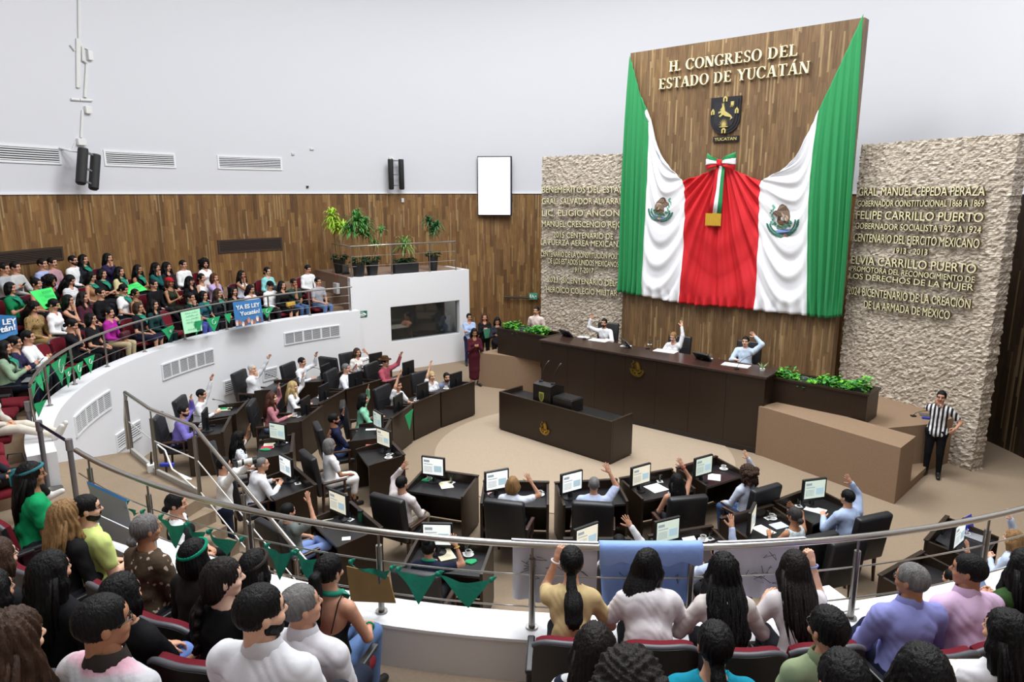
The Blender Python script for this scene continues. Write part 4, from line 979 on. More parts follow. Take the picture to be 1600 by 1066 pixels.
def speaker(lab, u, v, h_px, w_px, tilt, yaw, inset):
    t = on_wall('wall_speaker', lab, 'speaker', u, v, inset); k = depth_of(t.location) / FPX; h, w = h_px * k, w_px * k
    t.rotation_euler.z += yaw
    Rt = Matrix.Rotation(tilt, 4, 'Y')
    r = w * .17
    for sx in (-1, 1):
        x = sx * (w / 2 - r); prof = [(0, -h / 2), (r * .7, -h / 2), (r, -h / 2 + .04), (r, h / 2 - .04), (r * .95, h / 2), (0, h / 2)]
        mb = MB(); mb.lathe(prof, (x, 0, 0), 16, 0, Rt); mb.build('column', mat('speaker_black', '1a1a1c', .6, bump=.3, bscale=300), t, smooth=40)
        mb = MB(); mb.lathe([(0, h / 2 + .001), (r * .93, h / 2 + .001), (r * .93, h / 2 + .012), (0, h / 2 + .012)], (x, 0, 0), 16, 0, Rt); mb.build('cap', GREYP, t)
    mb = MB()
    for z in (h * .46, 0, -h * .36): mb.box((-w / 2 + r, -.02, z - .02), (w / 2 - r, .02, z + .02), 0, Rt)
    mb.box((w * .18, .0, -h * .18), (w * .26, .05, h * .02), 0, Rt)
    mb.build('cross_bar', GREYP, t)
    mb = MB(); mb.tube([Rt @ Vector((-.05, .02, h * .46)), (-.12, inset * .6, h * .5), (-.16, inset, h * .58)], .025, 6); mb.tube([Rt @ Vector((.05, .02, h * .46)), (.0, inset * .6, h * .5), (-.1, inset, h * .58)], .025, 6); mb.build('bracket', mat('bracket_white', 'd9d9d9', .5), t)
speaker('black twin column speaker tilted on a bracket, left wall', 138, 265, 56, 44, .28, .25, .55)
speaker('black twin column speaker hung upright above the wood wall', 619, 273, 46, 25, 0, 0, .3)
# conduit and trunking on the white wall
t = empty('wall_conduit', (0, 0, 0), 0, 'white cable trunking on the upper white wall above the tilted speaker', 'conduit')
def conduit(pix, r, nm='pipe'):
    P = [wall_pt(u, v, .03)[0] for u, v in pix]; mb = MB(); mb.tube(P, r, 6); mb.build(nm, mat('trunking', 'dcdcd9', .5), t)
conduit([(123.5, -2), (124, 60), (123, 137)], .035); conduit([(120.5, 60), (121, 137)], .03); conduit([(129, 72), (130, 95), (136, 100), (133, 152)], .04); conduit([(111, 155), (124, 156)], .03); conduit([(125, 156), (144, 157)], .03); conduit([(129, 172), (127, 215)], .03); conduit([(110, 70), (117, 79)], .025)
conduit([(126, 72), (138, 77)], .02); conduit([(92, 232), (113, 233.5), (118, 222)], .012)
for u, v, a, b in ((138.5, 87, 4, 7), (135.5, 172, 5, 5.5), (125, 222, 7, 5)):
    p, n = wall_pt(u, v, 0); k = depth_of(p) / FPX; mb = MB(); Mx = Tm(p.x, p.y, p.z, math.atan2(n.y, n.x) + PI / 2); mb.rbox((-a * k, -.09, -b * k), (a * k, 0, b * k), .01, 0, Mx); mb.build('junction_box', mat('trunking', 'dcdcd9'), t)
for lab, u, v, a, b, m, nm, cat in (('small white plate on the wood wall under the upright speaker', 629, 313, 2, 3.2, WHITE, 'wall_plate', 'switch plate'), ('small white sensor on the upper white wall, centre', 457.5, 240.5, 2.2, 1.8, VG, 'wall_sensor', 'sensor'),
    ('tiny black camera on the white wall above the wood edge', 480, 292, 1.8, 1.5, BLACKP, 'wall_camera', 'camera'), ('tiny white plate on the upper white wall', 487, 233, 3, 1.4, VG, 'wall_plate', 'plate')):
    p, n = wall_pt(u, v, 0); k = depth_of(p) / FPX; mb = MB(); mb.rbox((-a * k, -.05, -b * k), (a * k, 0, b * k), .008); o = mb.build(nm, m); o.location = p; o.rotation_euler = (0, 0, math.atan2(n.y, n.x) + PI / 2); tag(o, lab, cat)
# exit signs
GS = mat('sign_green', '0f6b4f', .5); SW_ = mat('sign_white', 'f0f4f0', .5)
t = empty('exit_sign', bp(0, 0, 0) * 0 + at_plane(565, 491, A, bn), math.atan2(bd.y, bd.x), 'green and white arrow exit sign on the white booth wall', 'sign'); k = depth_of(t.location) / FPX
mb = MB(); mb.rbox((-9 * k, -.02, -5 * k), (9 * k, 0, 5 * k), .004); mb.build('plate', GS, t)
mb = MB(); mb.prism([(-7.5, -3.3), (2.5, -3.3), (2.5, -4), (7.8, -.6), (2.5, 3), (2.5, .8), (-7.5, .8)], .0, .004, lambda a, b, q: Vector((a * k, -.02 - q, b * k)))
mb.build('arrow', SW_, t)
me_t = text_on('text_line', 'RUTA DE', Vector((-5 * k, -.02, 2 * k)), Vector((2 * k, -.02, 2 * k)), 2 * k, Vector((0, -1, 0)), SW_, t, depth=.003, off=0.002)
text_on('text_line', 'EVACUACIÓN', Vector((-6.5 * k, -.024, -2.4 * k)), Vector((4.5 * k, -.024, -2.4 * k)), 2 * k, Vector((0, -1, 0)), GS, t, depth=.003, off=0.002)
p, n = wall_pt(833, 463, .12)
t = empty('exit_sign', p, math.atan2(n.y, n.x) + PI / 2, 'green exit sign at the left edge of the stone wall', 'sign'); k = depth_of(p) / FPX
mb = MB(); mb.rbox((-6.5 * k, -.02, -5 * k), (6.5 * k, 0.02, 5 * k), .004); mb.build('plate', mat('sign_green2', '3f8f74', .5, emit='3f8f74', emit_s=.25), t)
mb = MB()
for pp in ([(-5, -3), (-3, -3), (-3, 3), (-5, 3)], [(-2, 2), (0, 2.5), (1, 0), (2.5, -3), (1.4, -3), (-.3, -.5), (-2, -3), (-2.6, -2), (-1, .5)], [(3, -1), (6, 0), (3, 1.4)]): mb.prism(pp, 0, .004, lambda a, b, q: Vector((a * k, -.02 - q, b * k)))
mb.build('pictogram', SW_, t)
p0, n = wall_pt(787, 464, .1); p1, _ = wall_pt(842, 466, .1)
mb = MB(); mb.tube([p0, p1], .035, 8); o = mb.build('wall_bar', mat('bar_dark', '2a1d17', .5)); tag(o, 'dark horizontal bar on the wood wall beside the stone wall', 'bar')

# ================================================================ TERRACE PLANTS AND RAILS
def rail_run(t, path, z_top, wires, posts, z_base, r=.022, wire_r=.006, post_r=.02, mtop=STEEL, mwire=STEEL, loc=None):
    mb = MB(); mb.tube([(x, y, z_top) for x, y in path], r, 10); mb.build('top_rail', mtop, t, smooth=60)
    for zw in wires:
        mb = MB(); mb.tube([(x, y, zw) for x, y in path], wire_r, 6); mb.build('wire', mwire, t, smooth=60)
    for x, y in posts:
        mb = MB(); mb.tube([(x, y, z_base), (x, y, z_top - .02)], post_r, 10); mb.tube([(x, y, z_base), (x, y, z_base + .012)], post_r * 2.2, 10); mb.build('post', mtop, t, smooth=40)
t = empty('terrace_railing', (0, 0, 0), 0, 'steel railing round the white plant terrace', 'railing')
seg = [bp(.08, -1.6, 0), bp(.08, -.1, 0), bp(BL * .34, -.1, 0), bp(BL * .66, -.1, 0), bp(BL - .45, -.1, 0)]
pth = [(p.x, p.y) for p in seg]
rail_run(t, pth, BZ + .93, (BZ + .32, BZ + .62), pth, BZ, .025, .008, .018)
POTB = mat('pot_black', '1c1c1e', .5)
def strap_leaf_plant(name, lab, pos, pot, heads, m, rg):
    t = empty(name, pos, 0, lab, 'plant')
    pw, ph = pot
    mb = MB(); mb.lathe([(0, 0), (pw * .75, 0), (pw, ph), (pw * 1.05, ph), (pw * .92, ph), (pw * .9, ph - .05), (0, ph - .05)], n=18); mb.build('pot', POTB, t, smooth=40)
    mb = MB()
    for i in range(60):
        a = rg.uniform(0, 6.28); rr = rg.uniform(0, pw); s = rg.uniform(.05, .1); z = ph + rg.uniform(-.02, .13)
        q = Vector((rr * math.cos(a), rr * math.sin(a), z)); mb.add([q, q + Vector((s * math.cos(a + .5), s * math.sin(a + .5), .04)), q + Vector((s * 1.6 * math.cos(a), s * 1.6 * math.sin(a), -.01)), q + Vector((s * math.cos(a - .5), s * math.sin(a - .5), .04))], [(0, 1, 2), (0, 2, 3)])
    mb.build('ground_cover', mat('cover_green', '2f4f2c', .7), t)
    for (hx, hy, hz, hr, nl) in heads:
        mb = MB(); mb.tube([(hx * .3, hy * .3, ph - .05), (hx * .6, hy * .6, ph + hz * .5), (hx, hy, ph + hz)], [.022, .018, .014], 6); mb.build('stem', mat('cane', '8a7048', .8), t)
        mb = MB()
        for i in range(nl):
            a = rg.uniform(0, 6.28); el = rg.uniform(-.5, 1.3); l = hr * rg.uniform(.75, 1.25); w = .018 + .012 * rg.random()
            d = Vector((math.cos(a) * math.cos(el), math.sin(a) * math.cos(el), math.sin(el))); sd = Vector((-math.sin(a), math.cos(a), 0)) * w
            base = Vector((hx, hy, ph + hz + rg.uniform(-.1, .05))); pts = [base, base + d * l * .45 + Vector((0, 0, .03)), base + d * l * .8 + Vector((0, 0, -.05 * l)), base + d * l + Vector((0, 0, -.3 * l))]
            vs = []
            for j, p in enumerate(pts): f = (.5, 1, .8, .05)[j]; vs += [p - sd * f, p + sd * f]
            mb.add(vs, [(2 * j, 2 * j + 1, 2 * j + 3, 2 * j + 2) for j in range(3)])
        mb.build('foliage', m, t)
    return t
rg = random.Random(11)
def tp(u, v): return at(u, v, BZ)
strap_leaf_plant('potted_plant', 'yellow green strap-leaf plant in a black pot, leftmost on the terrace', tp(531, 426), (.2, .42), [(-.15, 0, 1.35, .34, 90), (-.2, .1, 1.1, .3, 70), (.2, 0, 1.0, .3, 70), (-.02, 0, 1.0, .3, 60)], mat('leaf_lime', 'a3c93a', .5, var=.2), rg)
strap_leaf_plant('potted_plant', 'dense green bushy cane plant in a black pot behind the rail corner post', tp(561, 432), (.2, .42), [(0, 0, 1.25, .4, 110), (.2, .1, 1.15, .36, 90), (-.2, 0, 1.0, .34, 80), (.15, 0, .9, .3, 70)], mat('leaf_forest', '4b8a3e', .5, var=.25), rg)
strap_leaf_plant('potted_plant', 'sparse green cane plant in a black pot, third from the left on the terrace', tp(582, 430), (.2, .42), [(-.08, 0, .85, .25, 30), (.3, .05, .95, .25, 30), (.1, 0, .6, .22, 20)], mat('leaf_forest', '4b8a3e'), rg)
strap_leaf_plant('potted_plant', 'dark green umbrella-leaf plant in a tall black pot, rightmost on the terrace', tp(677, 422), (.17, .45), [(-.1, 0, 1.1, .32, 70), (.12, 0, .95, .32, 70), (.0, 0, .8, .28, 50)], mat('leaf_deep', '2f6b3a', .5, var=.25), rg)
t = strap_leaf_plant('potted_plant', 'spiky yucca plant in a wide black trough on the terrace', tp(633, 426), (.12, .3), [(0, 0, .55, .42, 70)], mat('leaf_yucca', '6f9a4a', .5, var=.25), rg)
mb = MB(); mb.rbox((-.42, -.16, 0), (.42, .16, .33), .03); o = mb.build('trough', POTB, t); o.rotation_euler = (0, 0, math.atan2(bd.y, bd.x))
leafy('ground_cover', Matrix.Rotation(math.atan2(bd.y, bd.x), 4, 'Z'), -.38, .38, -.12, .12, .3, .16, 160, t, [mat('cover_green', '2f4f2c')] * 3)
t = empty('floor_spotlight', tp(540, 428), .5, 'small black floor lamp between the plants on the terrace', 'lamp')
mb = MB(); mb.rbox((-.12, -.05, 0), (.12, .08, .05), .01); mb.build('base', BLACKP, t); mb = MB(); mb.rbox((-.1, -.06, .05), (.1, .03, .3), .02); mb.build('lamp_head', mat('lamp_grey', '55534f', .5), t)
p = A + bn * -.95 + bd * -.12; t = empty('power_box', (p.x, p.y, BZ - .42), math.atan2(bn.y, bn.x), 'white power box hung on the tan side wall of the terrace', 'box')
mb = MB(); mb.rbox((-.16, -.02, -.15), (.16, .08, .18), .01); mb.build('casing', WHITE, t); mb = MB(); mb.tube([(0, .03, .18), (.02, .03, .4), (-.2, .0, .5)], .012, 6); mb.build('cable', mat('cable_red', '8d3b32', .6), t)

# left gallery railing on the parapet
t = empty('gallery_railing', (0, 0, 0), 0, 'steel railing with thin wires along the left gallery parapet', 'railing')
RR = PR_ + .2
def lp(a): return (PCX + RR * math.cos(R(a)), PCY + RR * math.sin(R(a)))
rail_run(t, [lp(a) for a in np.arange(125.5, 212, 1.5)], 2.85, (2.38, 2.61), [lp(a) for a in (126, 135, 144, 153.5, 163, 172.5, 182, 191.5, 201, 211.5)], LEDGE_Z, .024, .006, .022)
# near gallery railing: thick tube on two-step posts
t = empty('gallery_railing', (0, 0, 0), 0, 'long curved steel railing crossing in front of the near audience', 'railing')
NRR = 8.79
def npnt(a, r=NRR): return (NCX + r * math.cos(R(a)), NCY + r * math.sin(R(a)))
RZ = 2.9
pa = [npnt(a) for a in np.arange(AN0 + .5, AN1 - 3, 1.5)]
mb = MB(); mb.tube([(x, y, RZ) for x, y in pa], .027, 14); mb.build('top_rail', STEEL, t, smooth=60)
for z in (2.36, 2.64):
    mb = MB(); mb.tube([(x, y, z) for x, y in pa], .007, 6); mb.build('wire', STEEL, t, smooth=60)
def az_of(u, v, z=RZ):
    p = at(u, v, z); return math.degrees(math.atan2(p.y - NCY, p.x - NCX)) % 360
for u, v in ((133, 716), (228, 755), (385, 800), (589, 833), (831, 857), (1084, 859), (1342, 839), (1552, 810)):
    x, y = npnt(az_of(u, v))
    mb = MB(); mb.tube([(x, y, LEDGE_Z), (x, y, RZ - .12)], .026, 12); mb.tube([(x, y, RZ - .12), (x, y, RZ)], .01, 8); mb.tube([(x, y, LEDGE_Z + .025), (x, y, LEDGE_Z + .04)], .05, 12); mb.build('post', STEEL_D, t, smooth=40)
# stair railing
t = empty('stair_railing', (0, 0, 0), 0, 'steel handrail bending down the stair in front of the left desks', 'railing')
e0 = Vector((-5.88, 10.3, LZ)); e1 = Vector((-5.07, 9.45, LZ)); e2 = Vector((-4.15, 8.74, LZ)); e3 = Vector((-2.35, 7.68, .16))
up = Vector((0, 0, .97))
top = [e0 + Vector((-.12, .12, .02)), e0 + Vector((-.1, .1, .5)), e0 + up * .93, e0 + up, e1 + up, e2 + up, e3 + up, e3 + up + Vector((.3, -.18, 0))]
mb = MB(); mb.tube(top, .026, 12); mb.build('top_rail', STEEL, t, smooth=60)
for f in (.06, .52):
    mb = MB(); mb.tube([e0 + up * f, e1 + up * f, e2 + up * f, e3 + up * f], .009, 6); mb.build('wire', mat('wire_white', 'd9d7d2', .4, .3), t, smooth=60)
for b, w in ((e0, 0), (e1, 0), (e2, 0), (e2.lerp(e3, .42), 1), (e2.lerp(e3, .85), 1)):
    mb = MB(); mb.tube([b - Vector((0, 0, .1 if w else 0)), b + up * .86], .027, 12); mb.tube([b + up * .86, b + up * .99], .011, 8); mb.build('post', STEEL_D, t, smooth=40)
mb = MB()
for a, b in ((e0, e1), (e1, e2)):
    d_ = (b - a).normalized(); nn_ = Vector((d_.y, -d_.x, 0)); mb.add([a + nn_ * .02, b + nn_ * .02, b + nn_ * .02 + Vector((0, 0, .08)), a + nn_ * .02 + Vector((0, 0, .08)), a - nn_ * .02, b - nn_ * .02, b - nn_ * .02 + Vector((0, 0, .08)), a - nn_ * .02 + Vector((0, 0, .08))], [(0, 1, 2, 3), (7, 6, 5, 4), (3, 2, 6, 7)])
mb.build('kick_plate', mat('kick_grey', 'b3b1ad', .5, .3), t)
# power strip and cable by the stair railing
o = empty('power_adapter', e1 + Vector((-.12, .1, 0)), .6, 'white power adapter with black plug at the foot of the stair railing', 'adapter')
mb = MB(); mb.rbox((-.06, -.06, 0), (.06, .06, .12), .01); mb.build('casing', PAPER, o); mb = MB(); mb.tube([(0, 0, .12), (.0, 0, .2), (.01, .0, .3)], [.02, .014, .008], 8); mb.build('plug', BLACKP, o)
mb = MB(); pts = [e1 + Vector((.05, .0, .45)), e1 + Vector((.2, -.1, .4)), e1 + Vector((.35, -.25, .18)), e1 + Vector((.6, -.4, .1)), e1 + Vector((.75, -.55, .16)), e1 + Vector((.5, -.42, .2)), e1 + Vector((.85, -.66, .06))]
mb.tube(pts, .012, 6); o = mb.build('coiled_cable', PAPER, None, smooth=60); tag(o, 'white coiled cable hanging on the stair railing wire', 'cable')
mb = MB(); mb.rbox((-.08, -.03, 0), (.12, .03, .05), .01); o = mb.build('blue_cable_bundle', mat('cable_blue', '2c3fb0', .5)); o.location = e1 + Vector((-.02, .3, 0)); tag(o, 'blue cable bundle on the landing by the stair railing', 'cable')
# belt stanchions on the landing
for i, (u, v, lab) in enumerate(((107, 687, 'grey belt barrier post nearest the stair handrail'), (60, 658, 'grey belt barrier post, middle of the three'), (42, 628, 'grey belt barrier post nearest the left gallery seats'))):
    c = at(u, v, LZ + .98); t = empty('barrier_post', (c.x, c.y, LZ), 0, lab, 'barrier post')
    mb = MB(); mb.lathe([(0, 0), (.17, 0), (.17, .015), (.06, .03), (.032, .05), (0, .05)], n=20); mb.build('base', STEEL_D, t, smooth=40)
    mb = MB(); mb.lathe([(.032, .05), (.032, .84)], n=16); mb.build('pole', mat('post_grey', '77757a', .35, .5), t, smooth=60)
    mb = MB(); mb.lathe([(.032, .84), (.042, .845), (.042, .96), (.04, .985), (0, .99)], n=16); mb.build('cassette', mat('post_grey2', '8f8c90', .3, .6), t, smooth=40)
    if i == 0: c0 = c
    if i == 1:
        d_ = c0 - c; mb = MB(); a = Vector((0, 0, .94)); b = Vector((d_.x, d_.y, .94)); mb.add([a + Vector((0, 0, -.025)), b + Vector((0, 0, -.025)), b + Vector((0, 0, .025)), a + Vector((0, 0, .025))], [(0, 1, 2, 3)]); o = mb.build('belt', mat('belt_navy', '23264a', .6), t)
        sm = o.modifiers.new('s', 'SOLIDIFY'); sm.thickness = .004
# ================================================================ PEOPLE: smooth-union body fields turned into meshes
class Field:
    def __init__(s, lo, hi, h):
        s.lo = np.array(lo, float); s.h = h; s.n = np.maximum(4, np.ceil((np.array(hi, float) - s.lo) / h).astype(int) + 1)
        s.f = np.full(s.n, 0.2, np.float32); s.ax = [s.lo[i] + h * np.arange(s.n[i]) for i in range(3)]
    def block(s, lo, hi):
        a = [int(np.clip(np.floor((lo[i] - s.lo[i]) / s.h), 0, s.n[i])) for i in range(3)]; b = [int(np.clip(np.ceil((hi[i] - s.lo[i]) / s.h) + 1, 0, s.n[i])) for i in range(3)]
        if any(b[i] <= a[i] for i in range(3)): return None
        sl = tuple(slice(a[i], b[i]) for i in range(3))
        X = s.ax[0][sl[0]][:, None, None]; Y = s.ax[1][sl[1]][None, :, None]; Z = s.ax[2][sl[2]][None, None, :]
        return sl, X, Y, Z
    def put(s, sl, d, k, sub=False):
        f = s.f[sl]
        if sub: s.f[sl] = np.maximum(f, -d); return
        if k <= 0: s.f[sl] = np.minimum(f, d); return
        h = np.clip(0.5 + 0.5 * (f - d) / k, 0, 1); s.f[sl] = f * (1 - h) + d * h - k * h * (1 - h)
    def cone(s, a, b, ra, rb, k=0.03, sub=False, m=0.0):
        a = np.array(a, float); b = np.array(b, float); ra += m; rb += m
        R_ = max(ra, rb) + k + 2.5 * s.h
        q = s.block(np.minimum(a, b) - R_, np.maximum(a, b) + R_)
        if q is None: return s
        sl, X, Y, Z = q; d = b - a; L2 = max(float(d @ d), 1e-9)
        t = np.clip(((X - a[0]) * d[0] + (Y - a[1]) * d[1] + (Z - a[2]) * d[2]) / L2, 0, 1)
        dist = np.sqrt((X - a[0] - t * d[0]) ** 2 + (Y - a[1] - t * d[1]) ** 2 + (Z - a[2] - t * d[2]) ** 2) - (ra + (rb - ra) * t)
        s.put(sl, dist, k, sub); return s
    def chain(s, pts, rs, k=0.03, m=0.0):
        for i in range(len(pts) - 1): s.cone(pts[i], pts[i + 1], rs[i], rs[i + 1], k, m=m)
        return s
    def ell(s, c, r, M=None, k=0.03, sub=False, m=0.0):
        c = np.array(c, float); r = np.array(r, float) + m; R_ = r.max() + k + 2.5 * s.h
        q = s.block(c - R_, c + R_)
        if q is None: return s
        sl, X, Y, Z = q; X = X - c[0]; Y = Y - c[1]; Z = Z - c[2]
        if M is not None:
            X, Y, Z = (M[0][0] * X + M[1][0] * Y + M[2][0] * Z, M[0][1] * X + M[1][1] * Y + M[2][1] * Z, M[0][2] * X + M[1][2] * Y + M[2][2] * Z)
        l = np.sqrt((X / r[0]) ** 2 + (Y / r[1]) ** 2 + (Z / r[2]) ** 2); g = np.sqrt((X / r[0] ** 2) ** 2 + (Y / r[1] ** 2) ** 2 + (Z / r[2] ** 2) ** 2) + 1e-6
        s.put(sl, l * (l - 1) / g, k, sub); return s
    def cut(s, p, n):
        """keep the side the normal does not point to"""
        n = np.array(n, float); n /= np.linalg.norm(n)
        d = (s.ax[0][:, None, None] - p[0]) * n[0] + (s.ax[1][None, :, None] - p[1]) * n[1] + (s.ax[2][None, None, :] - p[2]) * n[2]
        s.f = np.maximum(s.f, d).astype(np.float32); return s
    def mesh(s):
        f = s.f; f[0] = f[-1] = 0.2; f[:, 0] = f[:, -1] = 0.2; f[:, :, 0] = f[:, :, -1] = 0.2
        nx, ny, nz = f.shape; ins = f < 0
        C = [(i, j, k) for i in (0, 1) for j in (0, 1) for k in (0, 1)]
        sub = lambda A, c: A[c[0]:nx - 1 + c[0], c[1]:ny - 1 + c[1], c[2]:nz - 1 + c[2]]
        cnt = sum(sub(ins, c).astype(np.int8) for c in C); mask = (cnt > 0) & (cnt < 8)
        I = np.argwhere(mask)
        if len(I) == 0: return np.zeros((0, 3)), np.zeros((0, 4), int)
        val = {c: f[I[:, 0] + c[0], I[:, 1] + c[1], I[:, 2] + c[2]] for c in C}
        acc = np.zeros((len(I), 3)); num = np.zeros(len(I))
        for c in C:
            for ax in range(3):
                if c[ax] == 0:
                    e = list(c); e[ax] = 1; e = tuple(e); a, b = val[c], val[e]; x = (a < 0) != (b < 0)
                    t = np.where(x, a / np.where(x, a - b, 1), 0); p = np.tile(np.array(c, float), (len(I), 1)); p[:, ax] = t
                    acc[x] += p[x]; num[x] += 1
        V = s.lo + s.h * (I + acc / num[:, None])
        idx = np.full(mask.shape, -1); idx[tuple(I.T)] = np.arange(len(I)); F = []
        for ax in range(3):
            o1, o2 = [(1, 2), (2, 0), (0, 1)][ax]
            a = ins; sh = [slice(None)] * 3; sh2 = [slice(None)] * 3
            sh[ax] = slice(0, -1); sh2[ax] = slice(1, None)
            ch = a[tuple(sh)] != a[tuple(sh2)]; P = np.argwhere(ch)
            ok = (P[:, o1] > 0) & (P[:, o2] > 0) & (P[:, o1] < f.shape[o1] - 1) & (P[:, o2] < f.shape[o2] - 1); P = P[ok]
            def g(d1, d2):
                Q = P.copy(); Q[:, o1] += d1; Q[:, o2] += d2; return idx[tuple(Q.T)]
            q = np.stack([g(-1, -1), g(0, -1), g(0, 0), g(-1, 0)], 1); flip = ~a[tuple(P.T)]
            q[flip] = q[flip][:, ::-1]; F.append(q)
        return V, np.concatenate(F)
def smooth_verts(V, F, it=1):
    if len(V) == 0: return V
    E = np.concatenate([F[:, [0, 1]], F[:, [1, 2]], F[:, [2, 3]], F[:, [3, 0]]]); E = np.concatenate([E, E[:, ::-1]])
    for _ in range(it):
        S = np.zeros_like(V); n = np.zeros(len(V)); np.add.at(S, E[:, 0], V[E[:, 1]]); np.add.at(n, E[:, 0], 1)
        V = V * 0.4 + 0.6 * S / np.maximum(n, 1)[:, None]
    return V
def vnormals(V, F):
    a = V[F[:, 2]] - V[F[:, 0]]; b = V[F[:, 3]] - V[F[:, 1]]; n = np.cross(a, b); N = np.zeros_like(V)
    for k in range(4): np.add.at(N, F[:, k], n)
    return N / (np.linalg.norm(N, axis=1)[:, None] + 1e-9)
def np_mesh(name, parts, mats):
    """parts: list of (V, F, material index)"""
    vs, fs, mi = [], [], []; o = 0
    for V, F, m in parts:
        if len(V) == 0: continue
        vs.append(V); fs.append(np.asarray(F) + o); mi += ([m] * len(F) if isinstance(m, int) else list(m)); o += len(V)
    V = np.concatenate(vs); me = bpy.data.meshes.new(name)
    Fl = np.concatenate([f.reshape(-1) for f in fs]).astype(np.int32); nl = sum(len(f) for f in fs)
    tot = np.concatenate([np.full(len(f), f.shape[1]) for f in fs]).astype(np.int32)
    me.vertices.add(len(V)); me.vertices.foreach_set('co', V.astype(np.float32).reshape(-1))
    me.loops.add(len(Fl)); me.loops.foreach_set('vertex_index', Fl)
    me.polygons.add(nl); me.polygons.foreach_set('loop_start', np.concatenate([[0], np.cumsum(tot)[:-1]]).astype(np.int32))
    for m in mats: me.materials.append(m)
    me.polygons.foreach_set('material_index', np.array(mi, np.int32)); me.polygons.foreach_set('use_smooth', np.ones(nl, bool))
    me.update(calc_edges=True); me.validate(); return me
def xf(V, M):
    M = np.array(M); return V @ M[:3, :3].T + M[:3, 3]
def uvsphere(c, r, n=10, m=7):
    V = []; F = []
    for i in range(m + 1):
        a = PI * i / m
        for j in range(n): b = 2 * PI * j / n; V.append((c[0] + r * math.sin(a) * math.cos(b), c[1] + r * math.cos(a), c[2] + r * math.sin(a) * math.sin(b)))
    for i in range(m):
        for j in range(n): F.append((i * n + j, i * n + (j + 1) % n, (i + 1) * n + (j + 1) % n, (i + 1) * n + j))
    return np.array(V), np.array(F)
# ---- heads: slots 0 skin, 1 lips, 2 eye white, 3 iris, 4 brow
def make_head(fem, heavy, h=0.0062):
    F_ = Field((-.11, -.13, -.16), (.11, .15, .15), h); w = .92 if fem else 1.0
    F_.ell((0, -.012, .03), (.073 * (1.04 if heavy else 1), .095, .088), k=.02)
    F_.ell((0, .018, -.035), (.058 * w * (1.14 if heavy else 1), .07, .07), k=.03)
    F_.ell((0, .05, -.085), (.03 * w * (1.5 if heavy else 1), .032, .022), k=.03)
    F_.ell((0, .06, .04), (.055, .03, .035), k=.03)
    for x in (-1, 1):
        F_.ell((x * .032, .1, .006), (.021, .02, .015), sub=True)
        F_.ell((x * .041, .06, -.028), (.025, .025, .02), k=.02)
        F_.ell((x * .076, -.012, -.002), (.010, .022, .032), M=np.array(Matrix.Rotation(x * .35, 3, 'Z')), k=.008)
    F_.cone((0, .083, .02), (0, .107, -.022), .008, .0135, k=.014)
    for x in (-1, 1): F_.ell((x * .012, .094, -.026), (.009, .011, .008), k=.008)
    F_.ell((0, .081, -.052), (.024, .013, .0065), k=.006); F_.ell((0, .078, -.064), (.021, .013, .0075), k=.006)
    F_.cone((0, -.025, -.06), (0, -.035, -.17), .052 * w, .052 * w, k=.03)
    V, Q = F_.mesh(); V = smooth_verts(V, Q, 1); c = V[Q].mean(1)
    mi = np.where((np.abs(c[:, 2] + .058) < .012) & (np.abs(c[:, 0]) < .023) & (c[:, 1] > .082), 1, 0)
    parts = [(V, Q, list(mi))]
    for x in (-1, 1):
        v, f = uvsphere((x * .032, .0765, .005), .0108); parts.append((v, f, 2)); v, f = uvsphere((x * .032, .0792, .005), .0100, 8, 6); parts.append((v, f, 3))
        B = Field((-.06, .05, .0), (.06, .12, .06), .0034); B.chain([(x * .014, .094, .024), (x * .032, .093, .031), (x * .05, .08, .026)], [.0026 if fem else .0038] * 3, k=.003); v, f = B.mesh(); parts.append((v, f, 4))
    return parts
HEADS = {}
def head_parts(fem, heavy):
    k = (fem, heavy)
    if k not in HEADS: HEADS[k] = make_head(fem, heavy)
    return HEADS[k]
# ---- hands: wrist at origin, fingers +Z, palm normal +Y, thumb towards -X (right hand with the palm forward)
def make_hand(kind, h=0.0048):
    F_ = Field((-.12, -.05, -.05), (.08, .13, .21), h)
    F_.cone((0, 0, -.04), (0, 0, .01), .026, .027, k=.02); F_.ell((0, 0, .05), (.041, .0165, .055), k=.02); F_.ell((-.022, .008, .035), (.018, .016, .032), k=.012)
    curl = {'open': (6, 8, 6), 'relax': (25, 35, 25), 'grip': (70, 85, 50), 'flat': (12, 10, 8)}[kind]
    spread = {'open': 1.6, 'relax': .7, 'grip': .3, 'flat': .5}[kind]
    for i, (x, L, dz) in enumerate(((-.03, .072, .0), (-.010, .080, .004), (.011, .074, .002), (.031, .058, -.008))):
        p = np.array((x, 0, .092 + dz)); a = 0; sp = R((-7, -2, 3, 9)[i] * spread); r = .0092
        for j, fr in enumerate((.45, .31, .24)):
            a += R(curl[j]); d = np.array((math.sin(sp) * math.cos(a), math.sin(a), math.cos(a) * math.cos(sp))); q = p + d * L * fr
            F_.cone(p, q, r, r * .93, k=.005); p = q; r *= .93
    th = {'open': [(-.03, .004, .02), (-.062, .012, .052), (-.082, .016, .078), (-.094, .018, .1)], 'relax': [(-.03, .006, .02), (-.05, .03, .055), (-.05, .045, .08), (-.046, .055, .1)],
          'grip': [(-.03, .006, .02), (-.045, .045, .05), (-.025, .065, .07), (-.005, .07, .078)], 'flat': [(-.03, .004, .02), (-.055, .014, .05), (-.066, .02, .075), (-.072, .024, .095)]}[kind]
    F_.chain(th, [.013, .0115, .0105, .009], k=.008)
    V, Q = F_.mesh(); return V, Q
HANDS = {k: make_hand(k) for k in ('open', 'relax', 'grip', 'flat')}
